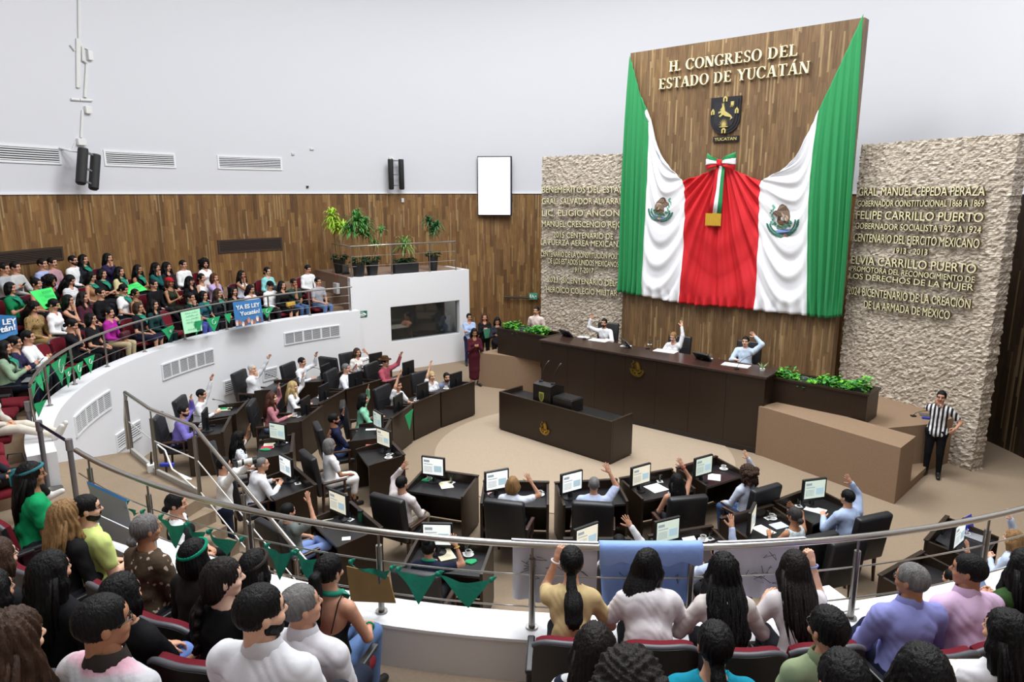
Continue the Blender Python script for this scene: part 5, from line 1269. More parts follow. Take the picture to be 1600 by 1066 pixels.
# ---- hair in head coordinates
def make_hair(kind, h=0.0088, seed=1):
    lo, hi = (-.2, -.26, -.5), (.2, .16, .2)
    if kind in ('short', 'buzz', 'curlyshort', 'bun', 'topbun', 'lowbun', 'fringe', 'quiff'): lo = (-.16, -.2, -.16)
    F_ = Field(lo, hi, h); big = {'buzz': .003, 'fringe': .004, 'short': .011, 'quiff': .014, 'curlyshort': .03, 'curly': .05, 'wavy': .02}.get(kind, .012)
    F_.ell((0, -.014, .034), (.074 + big, .096 + big, .09 + big), k=0)
    F_.ell((0, .125, -.03), (.078, .085, .108), sub=True)
    short = kind in ('short', 'buzz', 'curlyshort', 'quiff', 'fringe')
    if short:
        for x in (-1, 1): F_.ell((x * .095, .018, -.045), (.045, .05, .058), sub=True)
        F_.ell((0, -.06, -.125), (.12, .1, .075), sub=True)
    else:
        for x in (-1, 1): F_.ell((x * .1, .05, -.06), (.04, .06, .07), sub=True)
    if kind == 'fringe': F_.ell((0, .03, .14), (.078, .11, .085), sub=True)
    if kind == 'quiff': F_.ell((0, .055, .11), (.06, .045, .025), k=.03)
    if kind in ('long', 'wavy', 'longside'):
        wd = .13 if kind == 'wavy' else .105
        F_.ell((0, -.075, -.06), (.1, .06, .13), k=.04); F_.ell((0, -.098, -.21), (wd, .05, .2), k=.05)
        F_.ell((.02, -.1, -.33), (wd * .72, .04, .12), k=.04)
        for x in (-1, 1):
            F_.chain([(x * .07, .0, .04), (x * .09, -.005, -.06), (x * .1, -.02, -.17)], [.03, .032, .024], k=.03)
            if kind != 'long': F_.chain([(x * .075, .01, .02), (x * .095, .03, -.08), (x * .1, .05, -.2), (x * .085, .07, -.28)], [.022, .028, .028, .014], k=.02)
    if kind in ('bob', 'shoulder'):
        F_.ell((0, -.05, -.05), (.108, .075, .12), k=.03)
        if kind == 'shoulder': F_.ell((0, -.075, -.14), (.115, .06, .1), k=.04)
        for x in (-1, 1): F_.chain([(x * .07, .01, .04), (x * .088, .012, -.04), (x * .09, .015, -.13 if kind == 'shoulder' else -.1)], [.026, .03, .02], k=.03)
        F_.ell((0, .13, -.05), (.07, .085, .12), sub=True)
    if kind == 'curly':
        for k in range(26):
            rg = random.Random(k); a = rg.uniform(0, 6.28); z = rg.uniform(-.12, .1); F_.ell((math.cos(a) * .11, -.03 + math.sin(a) * .1 - .02, z), (.035, .035, .035), k=.015)
        F_.ell((0, .15, -.05), (.07, .09, .11), sub=True)
    if kind == 'bun': F_.ell((0, -.125, -.03), (.045, .038, .042), k=.01)
    if kind == 'lowbun': F_.ell((0, -.12, -.055), (.05, .036, .04), k=.01)
    if kind == 'topbun': F_.ell((0, -.075, .13), (.042, .042, .038), k=.01)
    if kind == 'pony': F_.chain([(0, -.1, .04), (0, -.15, .02), (.01, -.165, -.12), (.0, -.15, -.3), (0, -.14, -.38)], [.028, .036, .05, .04, .015], k=.015)
    if kind == 'lowpony': F_.chain([(0, -.09, -.06), (0, -.125, -.09), (.015, -.14, -.18), (.02, -.135, -.27), (.02, -.13, -.31)], [.035, .03, .066, .06, .025], k=.015)
    if kind == 'braid':
        F_.ell((0, -.065, -.03), (.092, .065, .1), k=.04)
        for k in range(11): F_.ell((-.03 + .012 * k * .3 + (.012 if k % 2 else -.012), -.1 - .012 * min(k, 4), -.06 - .034 * k), (.034 - .0016 * k, .026, .026), k=.008)
    V, Q = F_.mesh()
    if len(V):
        V = smooth_verts(V, Q, 2); N = vnormals(V, Q); th = np.arctan2(V[:, 0], -(V[:, 1] + .02)); 
        am = {'curly': .010, 'curlyshort': .009, 'buzz': .0006, 'wavy': .006, 'short': .0016, 'quiff': .0016}.get(kind, .003); fr = 18 if kind in ('wavy',) else 30
        if kind in ('curly', 'curlyshort'): d = am * np.sin(V[:, 0] * 130 + 2 * np.sin(V[:, 2] * 90)) * np.sin(V[:, 2] * 120 + V[:, 1] * 100)
        else: d = am * (np.sin(th * fr + 3 * np.sin(V[:, 2] * (14 if kind == 'wavy' else 5))) + .6 * np.sin(th * fr * 2.3 + V[:, 2] * 20))
        if kind == 'wavy': V[:, 0] += .012 * np.sin(V[:, 2] * 38 + V[:, 0] * 9) * np.clip(-V[:, 2] * 5, 0, 1)
        V = V + N * d[:, None]
    parts = [(V, Q, 0)]
    if kind in ('long', 'wavy', 'longside', 'pony', 'curly'):     # loose tapered locks
        rg = random.Random(seed + 5); mb = MB()
        for k in range(46):
            a = rg.uniform(-1.9, 1.9); x0 = math.sin(a) * .1
            if kind == 'pony': pts = [Vector((rg.uniform(-.03, .03), -.16 + rg.uniform(-.02, .02), -.05)), Vector((rg.uniform(-.06, .06), -.18, -.2)), Vector((rg.uniform(-.05, .05), -.15 + rg.uniform(-.03, .02), rg.uniform(-.42, -.3)))]
            else:
                zb = {'shoulder': -.22, 'curly': -.16}.get(kind, -.42) + rg.uniform(-.05, .08); y = -.045 - .075 * math.cos(a)
                wv = .03 if kind in ('wavy', 'curly') else .008
                pts = [Vector((x0 * .9, y * .8, .0)), Vector((x0 * 1.1 + rg.uniform(-wv, wv), y - .03, zb * .35)), Vector((x0 * 1.15 + rg.uniform(-wv, wv), y - .035, zb * .7)), Vector((x0 * .9 + rg.uniform(-.02, .02), y - .02, zb))]
            mb.tube(pts, [.013, .013, .009, .0015][-len(pts):], 5)
        parts.append((np.array(mb.v), None, mb))
    return parts
HAIRS = {}
def hair_mesh(kind):
    if kind not in HAIRS:
        pr = make_hair(kind); vs = [tuple(p) for p in pr[0][0]]; fs = [tuple(int(i) for i in q) for q in pr[0][1]]
        for V, F, m in pr[1:]:
            o = len(vs); vs += [tuple(p) for p in m.v]; fs += [tuple(i + o for i in f) for f in m.f]
        me = bpy.data.meshes.new('hair_' + kind); me.from_pydata(vs, [], fs); me.polygons.foreach_set('use_smooth', [True] * len(me.polygons)); me.materials.append(None); me.update(); HAIRS[kind] = me
    return HAIRS[kind]
HAIRC = {'k': '0c0a0b', 'd': '191311', 'b': '3c2a1f', 'l': '8a6a45', 'y': 'b59b6b', 'g': '6e6b6a', 'w': 'b9b7b5', 'r': '4a2b1e', 's': '3a3737'}
def hair_mat(c):
    k = 'hair_' + c
    return MATS.get(k) or mat(k, HAIRC[c], .5, var=.3, vscale=40, stretch=(1, 1, .12), bump=.5, bscale=120, spec=.22)
SKIN = {1: 'dcae93', 2: 'c8957a', 3: 'a97759', 4: 'e3baa3'}
def skin_mat(i): return mat('skin_%d' % i, SKIN[i], .55, var=.06, vscale=25, spec=.3)
def lip_mat(i): return mat('lips_%d' % i, {1: 'b0665b', 2: '95554a', 3: '7a443b', 4: 'bb6b66'}[i], .45)
EYEW = mat('eye_white', 'c9c2ba', .3); IRIS = mat('iris_dark', '20130d', .2); SHOEB = mat('shoe_black', '191818', .5); SHOEW = mat('shoe_white', 'dedbd6', .6)
def cloth(c, kind='plain'):
    k = 'cloth_' + kind + '_' + c
    if k in MATS: return MATS[k]
    if kind == 'plain': return mat(k, c,   .85, bump=.4, bscale=7, var=.05, vscale=6, spec=.15, stretch=(1, 1, .6))
    m = mat(k + '_', c, .85, bump=.45, bscale=16, spec=.15).copy(); m.name = k; nt = m.node_tree; N = nt.nodes; b = N['Principled BSDF']
    tc = N.new('ShaderNodeTexCoord'); c2 = {'stripe': ('e8e8ea', 'x'), 'hstripe': ('cfcfd2', 'z'), 'leopard': ('1d1510', ''), 'floral': ('c9b6a6', ''), 'plaid': ('33406b', ''), 'dots': ('4f6fb0', ''), 'pastel': ('d7a9b8', 'z')}[kind][0]
    mx = N.new('ShaderNodeMix'); mx.data_type = 'RGBA'; mx.inputs['A'].default_value = lin(c); mx.inputs['B'].default_value = lin(c2)
    if kind in ('stripe', 'hstripe', 'pastel'):
        wv = N.new('ShaderNodeTexWave'); wv.bands_direction = 'X' if kind == 'stripe' else 'Z'; wv.inputs['Scale'].default_value = {'stripe': 4.5, 'hstripe': 7, 'pastel': 2.2}[kind]; wv.inputs['Distortion'].default_value = .6
        nt.links.new(tc.outputs['Object'], wv.inputs['Vector']); src = wv.outputs['Fac']
    else:
        vz = N.new('ShaderNodeTexVoronoi'); vz.inputs['Scale'].default_value = {'leopard': 28, 'floral': 16, 'plaid': 20, 'dots': 24}[kind]; nt.links.new(tc.outputs['Object'], vz.inputs['Vector'])
        nz = N.new('ShaderNodeTexNoise'); nz.inputs['Scale'].default_value = 14 if kind != 'floral' else 30; nt.links.new(tc.outputs['Object'], nz.inputs['Vector']); src = math_node(nt, 'ADD', vz.outputs['Distance'], math_node(nt, 'MULTIPLY', nz.outputs['Fac'], .4 if kind != 'floral' else 1.1))
    th = N.new('ShaderNodeMapRange'); th.inputs['From Min'].default_value = .5 if kind in ('stripe', 'hstripe', 'pastel') else (.42 if kind != 'floral' else .72); th.inputs['From Max'].default_value = th.inputs['From Min'].default_value + (.06 if kind != 'pastel' else .4)
    if kind in ('leopard', 'floral', 'dots', 'plaid'): th.inputs['To Min'].default_value = 1; th.inputs['To Max'].default_value = 0
    nt.links.new(src, th.inputs['Value']); nt.links.new(th.outputs[0], mx.inputs['Factor']); nt.links.new(mx.outputs['Result'], b.inputs['Base Color']); MATS[k] = m; return m
def rotz(v, a): c, s_ = math.cos(a), math.sin(a); return Vector((v[0] * c - v[1] * s_, v[0] * s_ + v[1] * c, v[2]))
def ik(S, T, l1, l2, hint):
    d = T - S; L = d.length; mx = (l1 + l2) * .995
    if L > mx: T = S + d * (mx / L); d = T - S; L = mx
    L = max(L, abs(l1 - l2) + .02); u = d.normalized(); a = (l1 * l1 - l2 * l2 + L * L) / (2 * L); hh = math.sqrt(max(l1 * l1 - a * a, 0))
    n = Vector(hint) - u * Vector(hint).dot(u)
    if n.length < 1e-5: n = u.orthogonal()
    return S + u * a + n.normalized() * hh, T
PEOPLE = []
def person(u, v, floor, label, face=(2.4, 15.9), up=None, upside='R', other='lap', arms=None, top='long', tc='ececee', tk='plain', bottom='pants', bc='26262c', hair='short', hc='k', skin=2, fem=0, heavy=0, lean=8, twist=0, hyaw=0, hp=0,
           sit=True, seat=.46, s=1.0, h=.021, glasses=0, scarf=None, extra=(), group=None, legs='sit', shoes='b', dd=0.0, handpose='open', yaw=None, side=0, collar=None, xy=None, seatkind=None, upw=None, short=None):
    fat = 1.14 if heavy else (1.0 if not fem else .93)
    rows = {}
    # --- skeleton in local coordinates
    ln, sd = R(lean), R(side); D = Vector((math.sin(sd), math.sin(ln) * math.cos(sd), math.cos(ln) * math.cos(sd))).normalized()
    P = Vector((0, 0, seat + .09)) if sit else Vector((0, 0, .93))
    if not sit and lean: P.y -= .3 * math.sin(ln)
    N_ = P + D * .5; nd = (D * .6 + Vector((0, 0, .4)) + Vector((0, math.sin(R(hp)) * .25, 0))).normalized(); H = N_ + nd * .165
    tw = R(twist); hw = (.158 if fem else .182) * (1.06 if heavy else 1); X = rotz(Vector((1, 0, 0)), tw); Y = rotz(Vector((0, 1, 0)), tw); SC_ = P + D * .455
    # --- world placement from the photo position of the head
    if xy is None: g = at(u, v, floor + H.z * s)
    else: g = Vector((xy[0], xy[1], 0))
    fa = math.atan2(face[1] - g.y, face[0] - g.x) if yaw is None else R(yaw); rz = fa - PI / 2
    off = rotz(H * s, rz); loc = Vector((g.x - off.x, g.y - off.y, floor)); 
    if xy is not None: loc = Vector((xy[0], xy[1], floor))
    Wm = Matrix.Translation(loc) @ Matrix.Rotation(rz, 4, 'Z') @ Matrix.Scale(s, 4); Wi = Wm.inverted()
    # --- arms
    am = {'R': arms or other, 'L': arms or other}
    hands = {}; elbows = {}; hk = {}
    for sd_, sg in (('R', 1), ('L', -1)):
        S = SC_ + X * (hw * sg) - D * .04; mode = am[sd_]; hint = X * (sg * .6) - Y * .5 + Vector((0, 0, -.5)); kind = 'relax'; T = None
        if up is not None and sd_ in upside:
            dep = depth_of(Wm @ (S + Y * .05)) + dd; hp_ = Wi @ at_depth(up[0], up[1], dep) if upw is None else Wi @ Vector(upw)
            if sd_ == 'L' and upside == 'RL': hp_ = Wi @ at_depth(up[2], up[3], dep)
            dv = (hp_ - S); T = hp_ - dv.normalized() * .07 - Vector((0, 0, .03)); hint = X * (sg * (.7 if handpose != 'grip' else .35)) + Y * .1 + Vector((0, 0, -.6 if handpose != 'grip' else -1)); kind = handpose
        elif mode == 'lap': T = Vector((sg * .09, .27, P.z + .08)) if sit else P + Vector((sg * .12, .2, .1))
        elif mode == 'thigh': T = Vector((sg * .13, .34, P.z + .09))
        elif mode == 'desk': T = P + Y * .40 + X * (sg * .14) + Vector((0, 0, .25)); kind = 'flat'
        elif mode == 'phone': T = P + Y * .32 + X * (sg * .055) + Vector((0, 0, .27)); kind = 'grip'
        elif mode == 'chin': T = (H + Y * .12 + X * (sg * .03) - Vector((0, 0, .19))) if sg == 1 else Vector((-.05, .26, P.z + .12))
        elif mode == 'cross': T = P + D * .24 + Y * .2 - X * (sg * .1); hint = X * sg - Y * .1 + Vector((0, 0, -.4))
        elif mode == 'side': T = P + X * (sg * .25) + Vector((0, .03, -.1)); kind = 'relax'
        elif mode == 'camera': T = H + Y * (.14 if sg == 1 else .34) + X * (sg * .05) + Vector((0, 0, -.08)); kind = 'grip'
        elif mode == 'chest': T = P + D * .3 + Y * .25 + X * (sg * .03); kind = 'grip'
        elif mode == 'mouth': T = (H + Y * .13 + X * .02 - Vector((0, 0, .12))) if sg == 1 else P + X * -.3 + Vector((0, .14, .12)); kind = 'relax'
        elif mode == 'armrest': T = P + X * (sg * .27) + Y * .24 + Vector((0, 0, .13))
        elif mode == 'back': T = P + X * (sg * .3) + Y * .1 + Vector((0, 0, .2))
        E_, T = ik(S, T, .285, .25, hint); hands[sd_], elbows[sd_], hk[sd_] = T, E_, kind
    # --- legs
    Lg = {}
    for sd_, sg in (('R', 1), ('L', -1)):
        hip = P + Vector((sg * .09, 0, -.01))
        if sit:
            kn = Vector((sg * .11, .44, seat + .06)); an = Vector((sg * .11, .40, .09)); toe = Vector((sg * .12, .55, .04))
            if legs == 'cross' and sg == 1: kn = Vector((-.02, .45, seat + .14)); an = Vector((-.16, .62, seat - .22)); toe = Vector((-.18, .76, seat - .2))
            if legs == 'kneel': kn = Vector((sg * .1, .26, .09)); an = Vector((sg * .1, -.14, .06)); toe = Vector((sg * .1, -.27, .05))
            if legs == 'out': an = Vector((sg * .1, .72, .1)); toe = Vector((sg * .1, .86, .17))
            if legs == 'prop': kn = Vector((sg * .1, .45, seat + .1)); an = Vector((sg * .08, .86, .42)); toe = Vector((sg * .08, .96, .55))
            if legs == 'ankle' and sg == 1: kn = Vector((.22, .4, seat + .12)); an = Vector((-.1, .42, seat + .13)); toe = Vector((-.22, .5, seat + .12))
        else:
            hip = P + Vector((sg * .09, 0, -.02)); kn = Vector((sg * .10, .02, .49)); an = Vector((sg * .11, -.01, .08)); toe = Vector((sg * .14, .17, .035))
        Lg[sd_] = (hip, kn, an, toe)
    SM = [[X[0], Y[0], D[0]], [X[1], Y[1], D[1]], [X[2], Y[2], D[2]]]; PM_ = [[1, 0, D[0]], [0, 1, D[1]], [0, 0, D[2]]]
    allp = [P, N_, H, *hands.values(), *elbows.values()] + [q for l in Lg.values() for q in l]
    lo = [min(q[i] for q in allp) - .24 for i in range(3)]; hi = [max(q[i] for q in allp) + .24 for i in range(3)]; lo[2] = max(lo[2], -.03)
    bust = fem
    def torso(F_, m):
        F_.cone(P + Vector((-.075, 0, -.02)), P + Vector((.075, 0, -.02)), .118 * fat, .118 * fat, k=.04, m=m)
        F_.ell(P + D * .13 + (Y * .02 if heavy else Y * 0), (.142 * fat, (.105 if not heavy else .14) * fat, .17), SM, k=.05, m=m); F_.ell(P + D * .33, (.152 * fat, .108 * fat, .17), SM, k=.05, m=m)
        F_.cone(SC_ - X * (hw - .02) - D * .022, SC_, .056, .062, k=.045, m=m); F_.cone(SC_ + X * (hw - .02) - D * .022, SC_, .056, .062, k=.045, m=m)
        F_.cone(SC_, N_ + D * .02, .075, .06, k=.04, m=m)
        if bust:
            for sg in (-1, 1): F_.ell(P + D * .32 + X * (.07 * sg) + Y * .085, (.062, .055, .065), k=.03, m=m)
    def arm(F_, sd_, m, upto=2.0):
        sg = 1 if sd_ == 'R' else -1; S = SC_ + X * (hw * sg) - D * .04; E_, T = elbows[sd_], hands[sd_]; f2 = fat
        F_.cone(S, S.lerp(E_, min(1, upto)), .053 * f2, (.053 + (.042 - .053) * min(1, upto)) * f2, k=.03, m=m)
        if upto > 1: q = min(1, upto - 1); F_.cone(E_, E_.lerp(T, q), .042 * f2, (.042 + (.027 - .042) * q) * f2, k=.02, m=m)
    def leg(F_, sd_, m, upto=2.0):
        hip, kn, an, toe = Lg[sd_]; F_.cone(hip, hip.lerp(kn, min(1, upto)), .088 * fat, (.088 - .03 * min(1, upto)) * fat, k=.04, m=m)
        if upto > 1: q = min(1, upto - 1); F_.cone(kn, kn.lerp(an, q), .056 * fat, (.056 - .018 * q) * fat, k=.02, m=m)
    hfull = h
    # --- continuous body
    F_ = Field(lo, hi, hfull); torso(F_, -.012); hd = (H - N_).normalized(); F_.cone(N_ - D * .05, H - hd * .05, .058 if not fem else .05, .054 if not fem else .046, k=.03)
    for sd_ in 'RL':
        arm(F_, sd_, -.002)
        if bottom != 'pants': leg(F_, sd_, -.002); hip, kn, an, toe = Lg[sd_]; F_.cone(an, toe - Vector((0, 0, .0)), .035, .026, k=.02)
        else: leg(F_, sd_, -.012)
    V, Q = F_.mesh(); V = smooth_verts(V, Q, 1); parts = [(V, Q, 0)]
    HM = Matrix.Translation(H) @ Matrix.Rotation(tw + R(hyaw), 4, 'Z') @ Matrix.Rotation(-R(hp), 4, 'X')
    for v_, f_, m_ in head_parts(fem, heavy): parts.append((xf(v_, HM), f_, m_))
    for sd_ in 'RL':
        sg = 1 if sd_ == 'R' else -1; E_, T = elbows[sd_], hands[sd_]; z = (T - E_).normalized()
        if up is not None and sd_ in upside and handpose != 'grip': pn_ = Y * .9 + X * (-sg * .3)
        elif hk[sd_] == 'grip' or am[sd_] in ('chin', 'mouth', 'chest'): pn_ = -X * sg + Y * (-.2)
        else: pn_ = Vector((0, 0, -1)) + Y * -.3
        if up is not None and sd_ in upside and handpose == 'grip': pn_ = Vector((0, 0, -1)) + Y * .5
        y = (pn_ - z * pn_.dot(z)); y = y.normalized() if y.length > 1e-4 else z.orthogonal().normalized(); x = y.cross(z)
        hm = Matrix(((x.x * sg, y.x, z.x, T.x), (x.y * sg, y.y, z.y, T.y), (x.z * sg, y.z, z.z, T.z), (0, 0, 0, 1)))
        hv, hf = HANDS[hk[sd_]]; hs = .95 if not fem else .88; hv2 = xf(hv * hs, hm); parts.append((hv2, hf[:, ::-1] if sg == -1 else hf, 0))
    me = np_mesh('person', parts, [skin_mat(skin), lip_mat(skin), EYEW, IRIS, hair_mat(hc if hc not in 'wyl' else 'b')])
    o = bpy.data.objects.new('person', me); COL.objects.link(o); o.matrix_world = Wm; tag(o, label, 'person', group)
    def child(nm, me_or_parts, mats, M=None):
        m_ = np_mesh(nm, me_or_parts, mats) if isinstance(me_or_parts, list) else me_or_parts
        c = bpy.data.objects.new(nm, m_); COL.objects.link(c); c.parent = o
        if M is not None: c.matrix_local = M
        return c
    # --- clothes
    F_ = Field(lo, hi, hfull); torso(F_, .010)
    sl = {'long': 1.93, 'rolled': 1.35, 'short': .62, 'tank': 0, 'cami': 0, 'half': .9}[top] if top in ('long', 'rolled', 'short', 'tank', 'half', 'cami') else .5
    if sl:
        for sd_ in 'RL': arm(F_, sd_, .013, sl)
    nb = N_ + D * (.03 if not fem else .012)
    F_.cone(nb + D * .03, nb + D * .3, (.074 if collar else .08), .12, sub=True)
    if fem: F_.ell(N_ + Y * .085 - D * .0, (.065, .06, .07), SM, sub=True)
    if top == 'cami': F_.cut(P + D * .27, D - Y * .5)
    if top == 'tank': F_.ell(N_, (.1, .14, .06), SM, sub=True)
    F_.cut(P - D * (.09 if sit else .14), -D)
    if top == 'tank':
        for sg in (-1, 1): F_.ell(SC_ + X * (hw + .03) * sg, (.07, .12, .1), SM, sub=True)
    V, Q = F_.mesh(); V = smooth_verts(V, Q, 1)
    if len(V):
        Nn = vnormals(V, Q); ar = V[:, 2] * 31 + V[:, 0] * 19 + 2.6 * np.sin(V[:, 1] * 13 + V[:, 0] * 9 + u) + 1.9 * np.sin(V[:, 0] * 21 + V[:, 2] * 8 + v); d = .0055 * (np.abs(np.sin(ar)) ** .7 - .62) + .0025 * np.sin(V[:, 0] * 47 - V[:, 2] * 29 + v)
        if collar is True and h < .013:      # yoke seam and box pleat of a dress shirt
            l = np.array([(Vector(q) - P)[:] for q in V]); bx = l @ np.array(X[:]); bz = l @ np.array(D[:]); bk = (l @ np.array(Y[:])) < -.03
            d = d + bk * (-.007 * np.exp(-((bz - .38) / .008) ** 2) + (.010 * np.exp(-(bx / .02) ** 2) - .008 * np.exp(-((np.abs(bx) - .036) / .010) ** 2)) * (bz < .375) + .002 * np.sin(bz * 40 + bx * 30) * np.exp(-((bz - .12) / .1) ** 2))
        V = V + Nn * d[:, None]
        child({'tank': 'top', 'cami': 'top', 'dress': 'dress'}.get(top, 'shirt'), [(V, Q, 0)], [cloth(tc, tk)])
    F_ = Field(lo, [hi[0], hi[1], P.z + .14], hfull)
    F_.cone(P + Vector((-.08, 0, -.02)), P + Vector((.08, 0, -.02)), .12 * fat, .12 * fat, k=.04, m=.004)
    if bottom in ('skirt', 'longskirt'):
        for sd_ in 'RL': leg(F_, sd_, .02, .95 if bottom == 'skirt' else 1.55)
        F_.cone((Lg['R'][0] + Lg['L'][0]) / 2, (Lg['R'][1] + Lg['L'][1]) / 2, .1, .08, k=.06)
        if bottom == 'longskirt': F_.cone((Lg['R'][1] + Lg['L'][1]) / 2, ((Lg['R'][1] + Lg['L'][1]) / 2).lerp((Lg['R'][2] + Lg['L'][2]) / 2, .55), .09, .11, k=.05)
    else:
        for sd_ in 'RL': leg(F_, sd_, .010 if bottom == 'pants' else .014, 1.92 if bottom == 'pants' else .85)
    F_.cone(P + D * .21, P + D * .5, .15, .2, sub=True)
    V, Q = F_.mesh(); V = smooth_verts(V, Q, 1)
    if len(V): child('skirt' if 'skirt' in bottom else 'trousers', [(V, Q, 0)], [cloth(bc)])
    for sd_ in 'RL':
        hip, kn, an, toe = Lg[sd_]; a = np.minimum(an, toe) - .1; b = np.maximum(an, toe) + .1; F_ = Field(a, b, .014); F_.cone(an - Vector((0, 0, .03)), toe, .047, .036, k=.02); F_.cone(an, an + (kn - an).normalized() * .03, .045, .043, k=.02)
        V, Q = F_.mesh()
        if len(V): child('shoe', [(V, Q, 0)], [SHOEB if shoes == 'b' else SHOEW])
    if hair: 
        hm_ = hair_mesh(hair)
        if lean > 3 and hair in ('long', 'wavy', 'longside', 'pony', 'lowpony', 'shoulder', 'braid'):
            hm_ = hm_.copy(); q = np.zeros(len(hm_.vertices) * 3); hm_.vertices.foreach_get('co', q); q = q.reshape(-1, 3); bk = np.clip((.04 - q[:, 1]) / .08, 0, 1); q[:, 1] -= np.clip(-.04 - q[:, 2], 0, 1) * math.tan(ln) * 1.2 * bk; q[:, 2] += np.clip(-.06 - q[:, 2], 0, 1) * 0
            hm_.vertices.foreach_set('co', q.reshape(-1)); hm_.update()
        c = child('hair', hm_, None, HM); c.material_slots[0].link = 'OBJECT'; c.material_slots[0].material = hair_mat(hc)
    if collar:
        mb = MB(); n = 20; vs = []
        CM = Matrix(((X[0], Y[0], D[0], N_.x), (X[1], Y[1], D[1], N_.y), (X[2], Y[2], D[2], N_.z), (0, 0, 0, 1)))
        for k in range(n + 1):
            a = R(105 + 330 * k / n); rr, zz = (.063, .035), .0
            for r_, z_ in ((.062, .058), (.069, .064), (.09, .004), (.08, -.012)): vs.append(CM @ Vector((r_ * math.cos(a) * 1.05, r_ * math.sin(a) + .0, z_ + .012 * -math.sin(a) - .005)))
        fs = [(4 * k + j, 4 * k + 4 + j, 4 * k + 4 + (j + 1) % 4, 4 * k + (j + 1) % 4) for k in range(n) for j in range(4)]
        mb.add(vs, fs); c = mb.build('collar', cloth(tc, tk) if collar is True else cloth(collar), o, smooth=60)
    if glasses:
        mb = MB(); gm = mat('glasses_frame', '1a1a1a', .3)
        for x in (-1, 1):
            mb.tube([(x * .033 + .022 * math.cos(q * PI / 5), .098 - .004 * abs(math.cos(q * PI / 5)), .006 + .017 * math.sin(q * PI / 5)) for q in range(10)], .0022, 5, closed=True); mb.tube([(x * .055, .094, .01), (x * .074, .05, .01), (x * .078, -.01, .006)], .002, 5)
        mb.tube([(-.011, .099, .01), (.011, .099, .01)], .002, 5); c = mb.build('glasses', gm, o); c.matrix_local = HM
    if scarf:
        CM = Matrix(((X[0], Y[0], D[0], N_.x), (X[1], Y[1], D[1], N_.y), (X[2], Y[2], D[2], N_.z), (0, 0, 0, 1))); mb = MB()
        mb.tube([CM @ Vector((.07 * math.cos(q * PI / 8), .075 * math.sin(q * PI / 8), .012 - .03 * math.sin(q * PI / 8))) for q in range(16)], .02, 6, closed=True)
        yv = .135 + (.05 if fem else 0)
        mb.add([CM @ Vector(p) for p in ((-.1, .06, -.02), (.1, .06, -.02), (.06, yv - .01, -.1), (.0, yv + .01, -.2), (-.06, yv - .01, -.1), (0, yv - .01, -.06))], [(0, 5, 1), (1, 5, 2), (2, 5, 3), (3, 5, 4), (4, 5, 0)])
        c = mb.build('neckerchief', BANDANA if scarf is True else cloth(scarf), o, smooth=180)
    for e in extra:
        if e == 'beard':
            F_ = Field((-.1, -.05, -.16), (.1, .14, .05), .007); F_.ell((0, .018, -.035), (.065 * (1.14 if heavy else 1), .077, .077), k=0); F_.ell((0, .05, -.085), (.038 * (1.4 if heavy else 1), .04, .03), k=.02); F_.cut((0, 0, -.022), (0, .55, 1)); F_.cut((0, -.022, 0), (0, -1, 0)); F_.cone((-.022, .088, -.046), (.022, .088, -.046), .012, .012, k=.008); F_.ell((0, .1, -.06), (.022, .03, .010), sub=True); V, Q = F_.mesh()
            if len(V): child('beard', [(V, Q, 0)], [hair_mat(hc)], HM)
        elif e == 'moustache':
            mb = MB(); mb.tube([(-.028, .092, -.046), (-.012, .103, -.038), (.012, .103, -.038), (.028, .092, -.046)], [.004, .008, .008, .004], 6); c = mb.build('moustache', hair_mat(hc), o); c.matrix_local = HM
        elif e[:3] == 'cap':
            F_ = Field((-.13, -.15, -.05), (.13, .24, .18), .01); F_.ell((0, -.012, .04), (.09, .112, .1), k=0); F_.ell((0, .12, .03), (.075, .08, .012), k=.01); F_.cut((0, 0, .035), (0, .0, -1)); V, Q = F_.mesh(); child('cap', [(V, Q, 0)], [cloth(e[3:])], HM)
        elif e == 'cowboy':
            mb = MB(); hm2 = cloth('4d3826')
            mb.lathe([(.085, .05), (.1, .055), (.155, .075), (.16, .085), (.15, .085), (.1, .068), (.094, .075), (.09, .12), (.075, .17), (.05, .165), (0, .15)], (0, -.01, 0), 24, 0, Matrix.Scale(1.15, 4, (0, 1, 0))); c = mb.build('hat', hm2, o, smooth=50); c.matrix_local = HM
        elif e[:4] == 'band':
            mb = MB(); mb.tube([(.087 * math.cos(q * PI / 10), -.014 + .106 * math.sin(q * PI / 10), .058 + .03 * math.sin(q * PI / 10)) for q in range(20)], .014, 6, closed=True); c = mb.build('headband', cloth(e[4:]), o, smooth=60); c.matrix_local = HM
        elif e[:4] == 'ribn':
            mb = MB(); q = [Vector((-.05, -.1, .05)), Vector((-.1, -.14, .03)), Vector((-.13, -.15, -.06)), Vector((-.12, -.14, -.14))]; mb.tube(q, [.015, .03, .028, .012], 6); mb.tube([q[0], (-.07, -.16, .0), (-.06, -.17, -.1)], [.015, .026, .01], 6); c = mb.build('hair_ribbon', cloth(e[4:]), o, smooth=60); c.matrix_local = HM
        elif e[:4] == 'wrst':
            sd_ = e[4]; E_, T = elbows[sd_], hands[sd_]; z = (T - E_).normalized(); mb = MB(); a = z.orthogonal().normalized(); b = z.cross(a); mb.tube([T - z * .03 + (a * math.cos(q * PI / 6) + b * math.sin(q * PI / 6)) * .034 for q in range(12)], .007, 6, closed=True); mb.build('bracelet', cloth(e[5:]), o, smooth=60)
        elif e == 'vest':
            F_ = Field(lo, hi, hfull); torso(F_, .018); F_.cut(N_ - D * .03, D + Y * .3); F_.cut(P - D * .05, -D); V, Q = F_.mesh(); child('vest', [(V, Q, 0)], [cloth('1b1a1d')])
        elif e == 'strap':
            mb = MB(); 
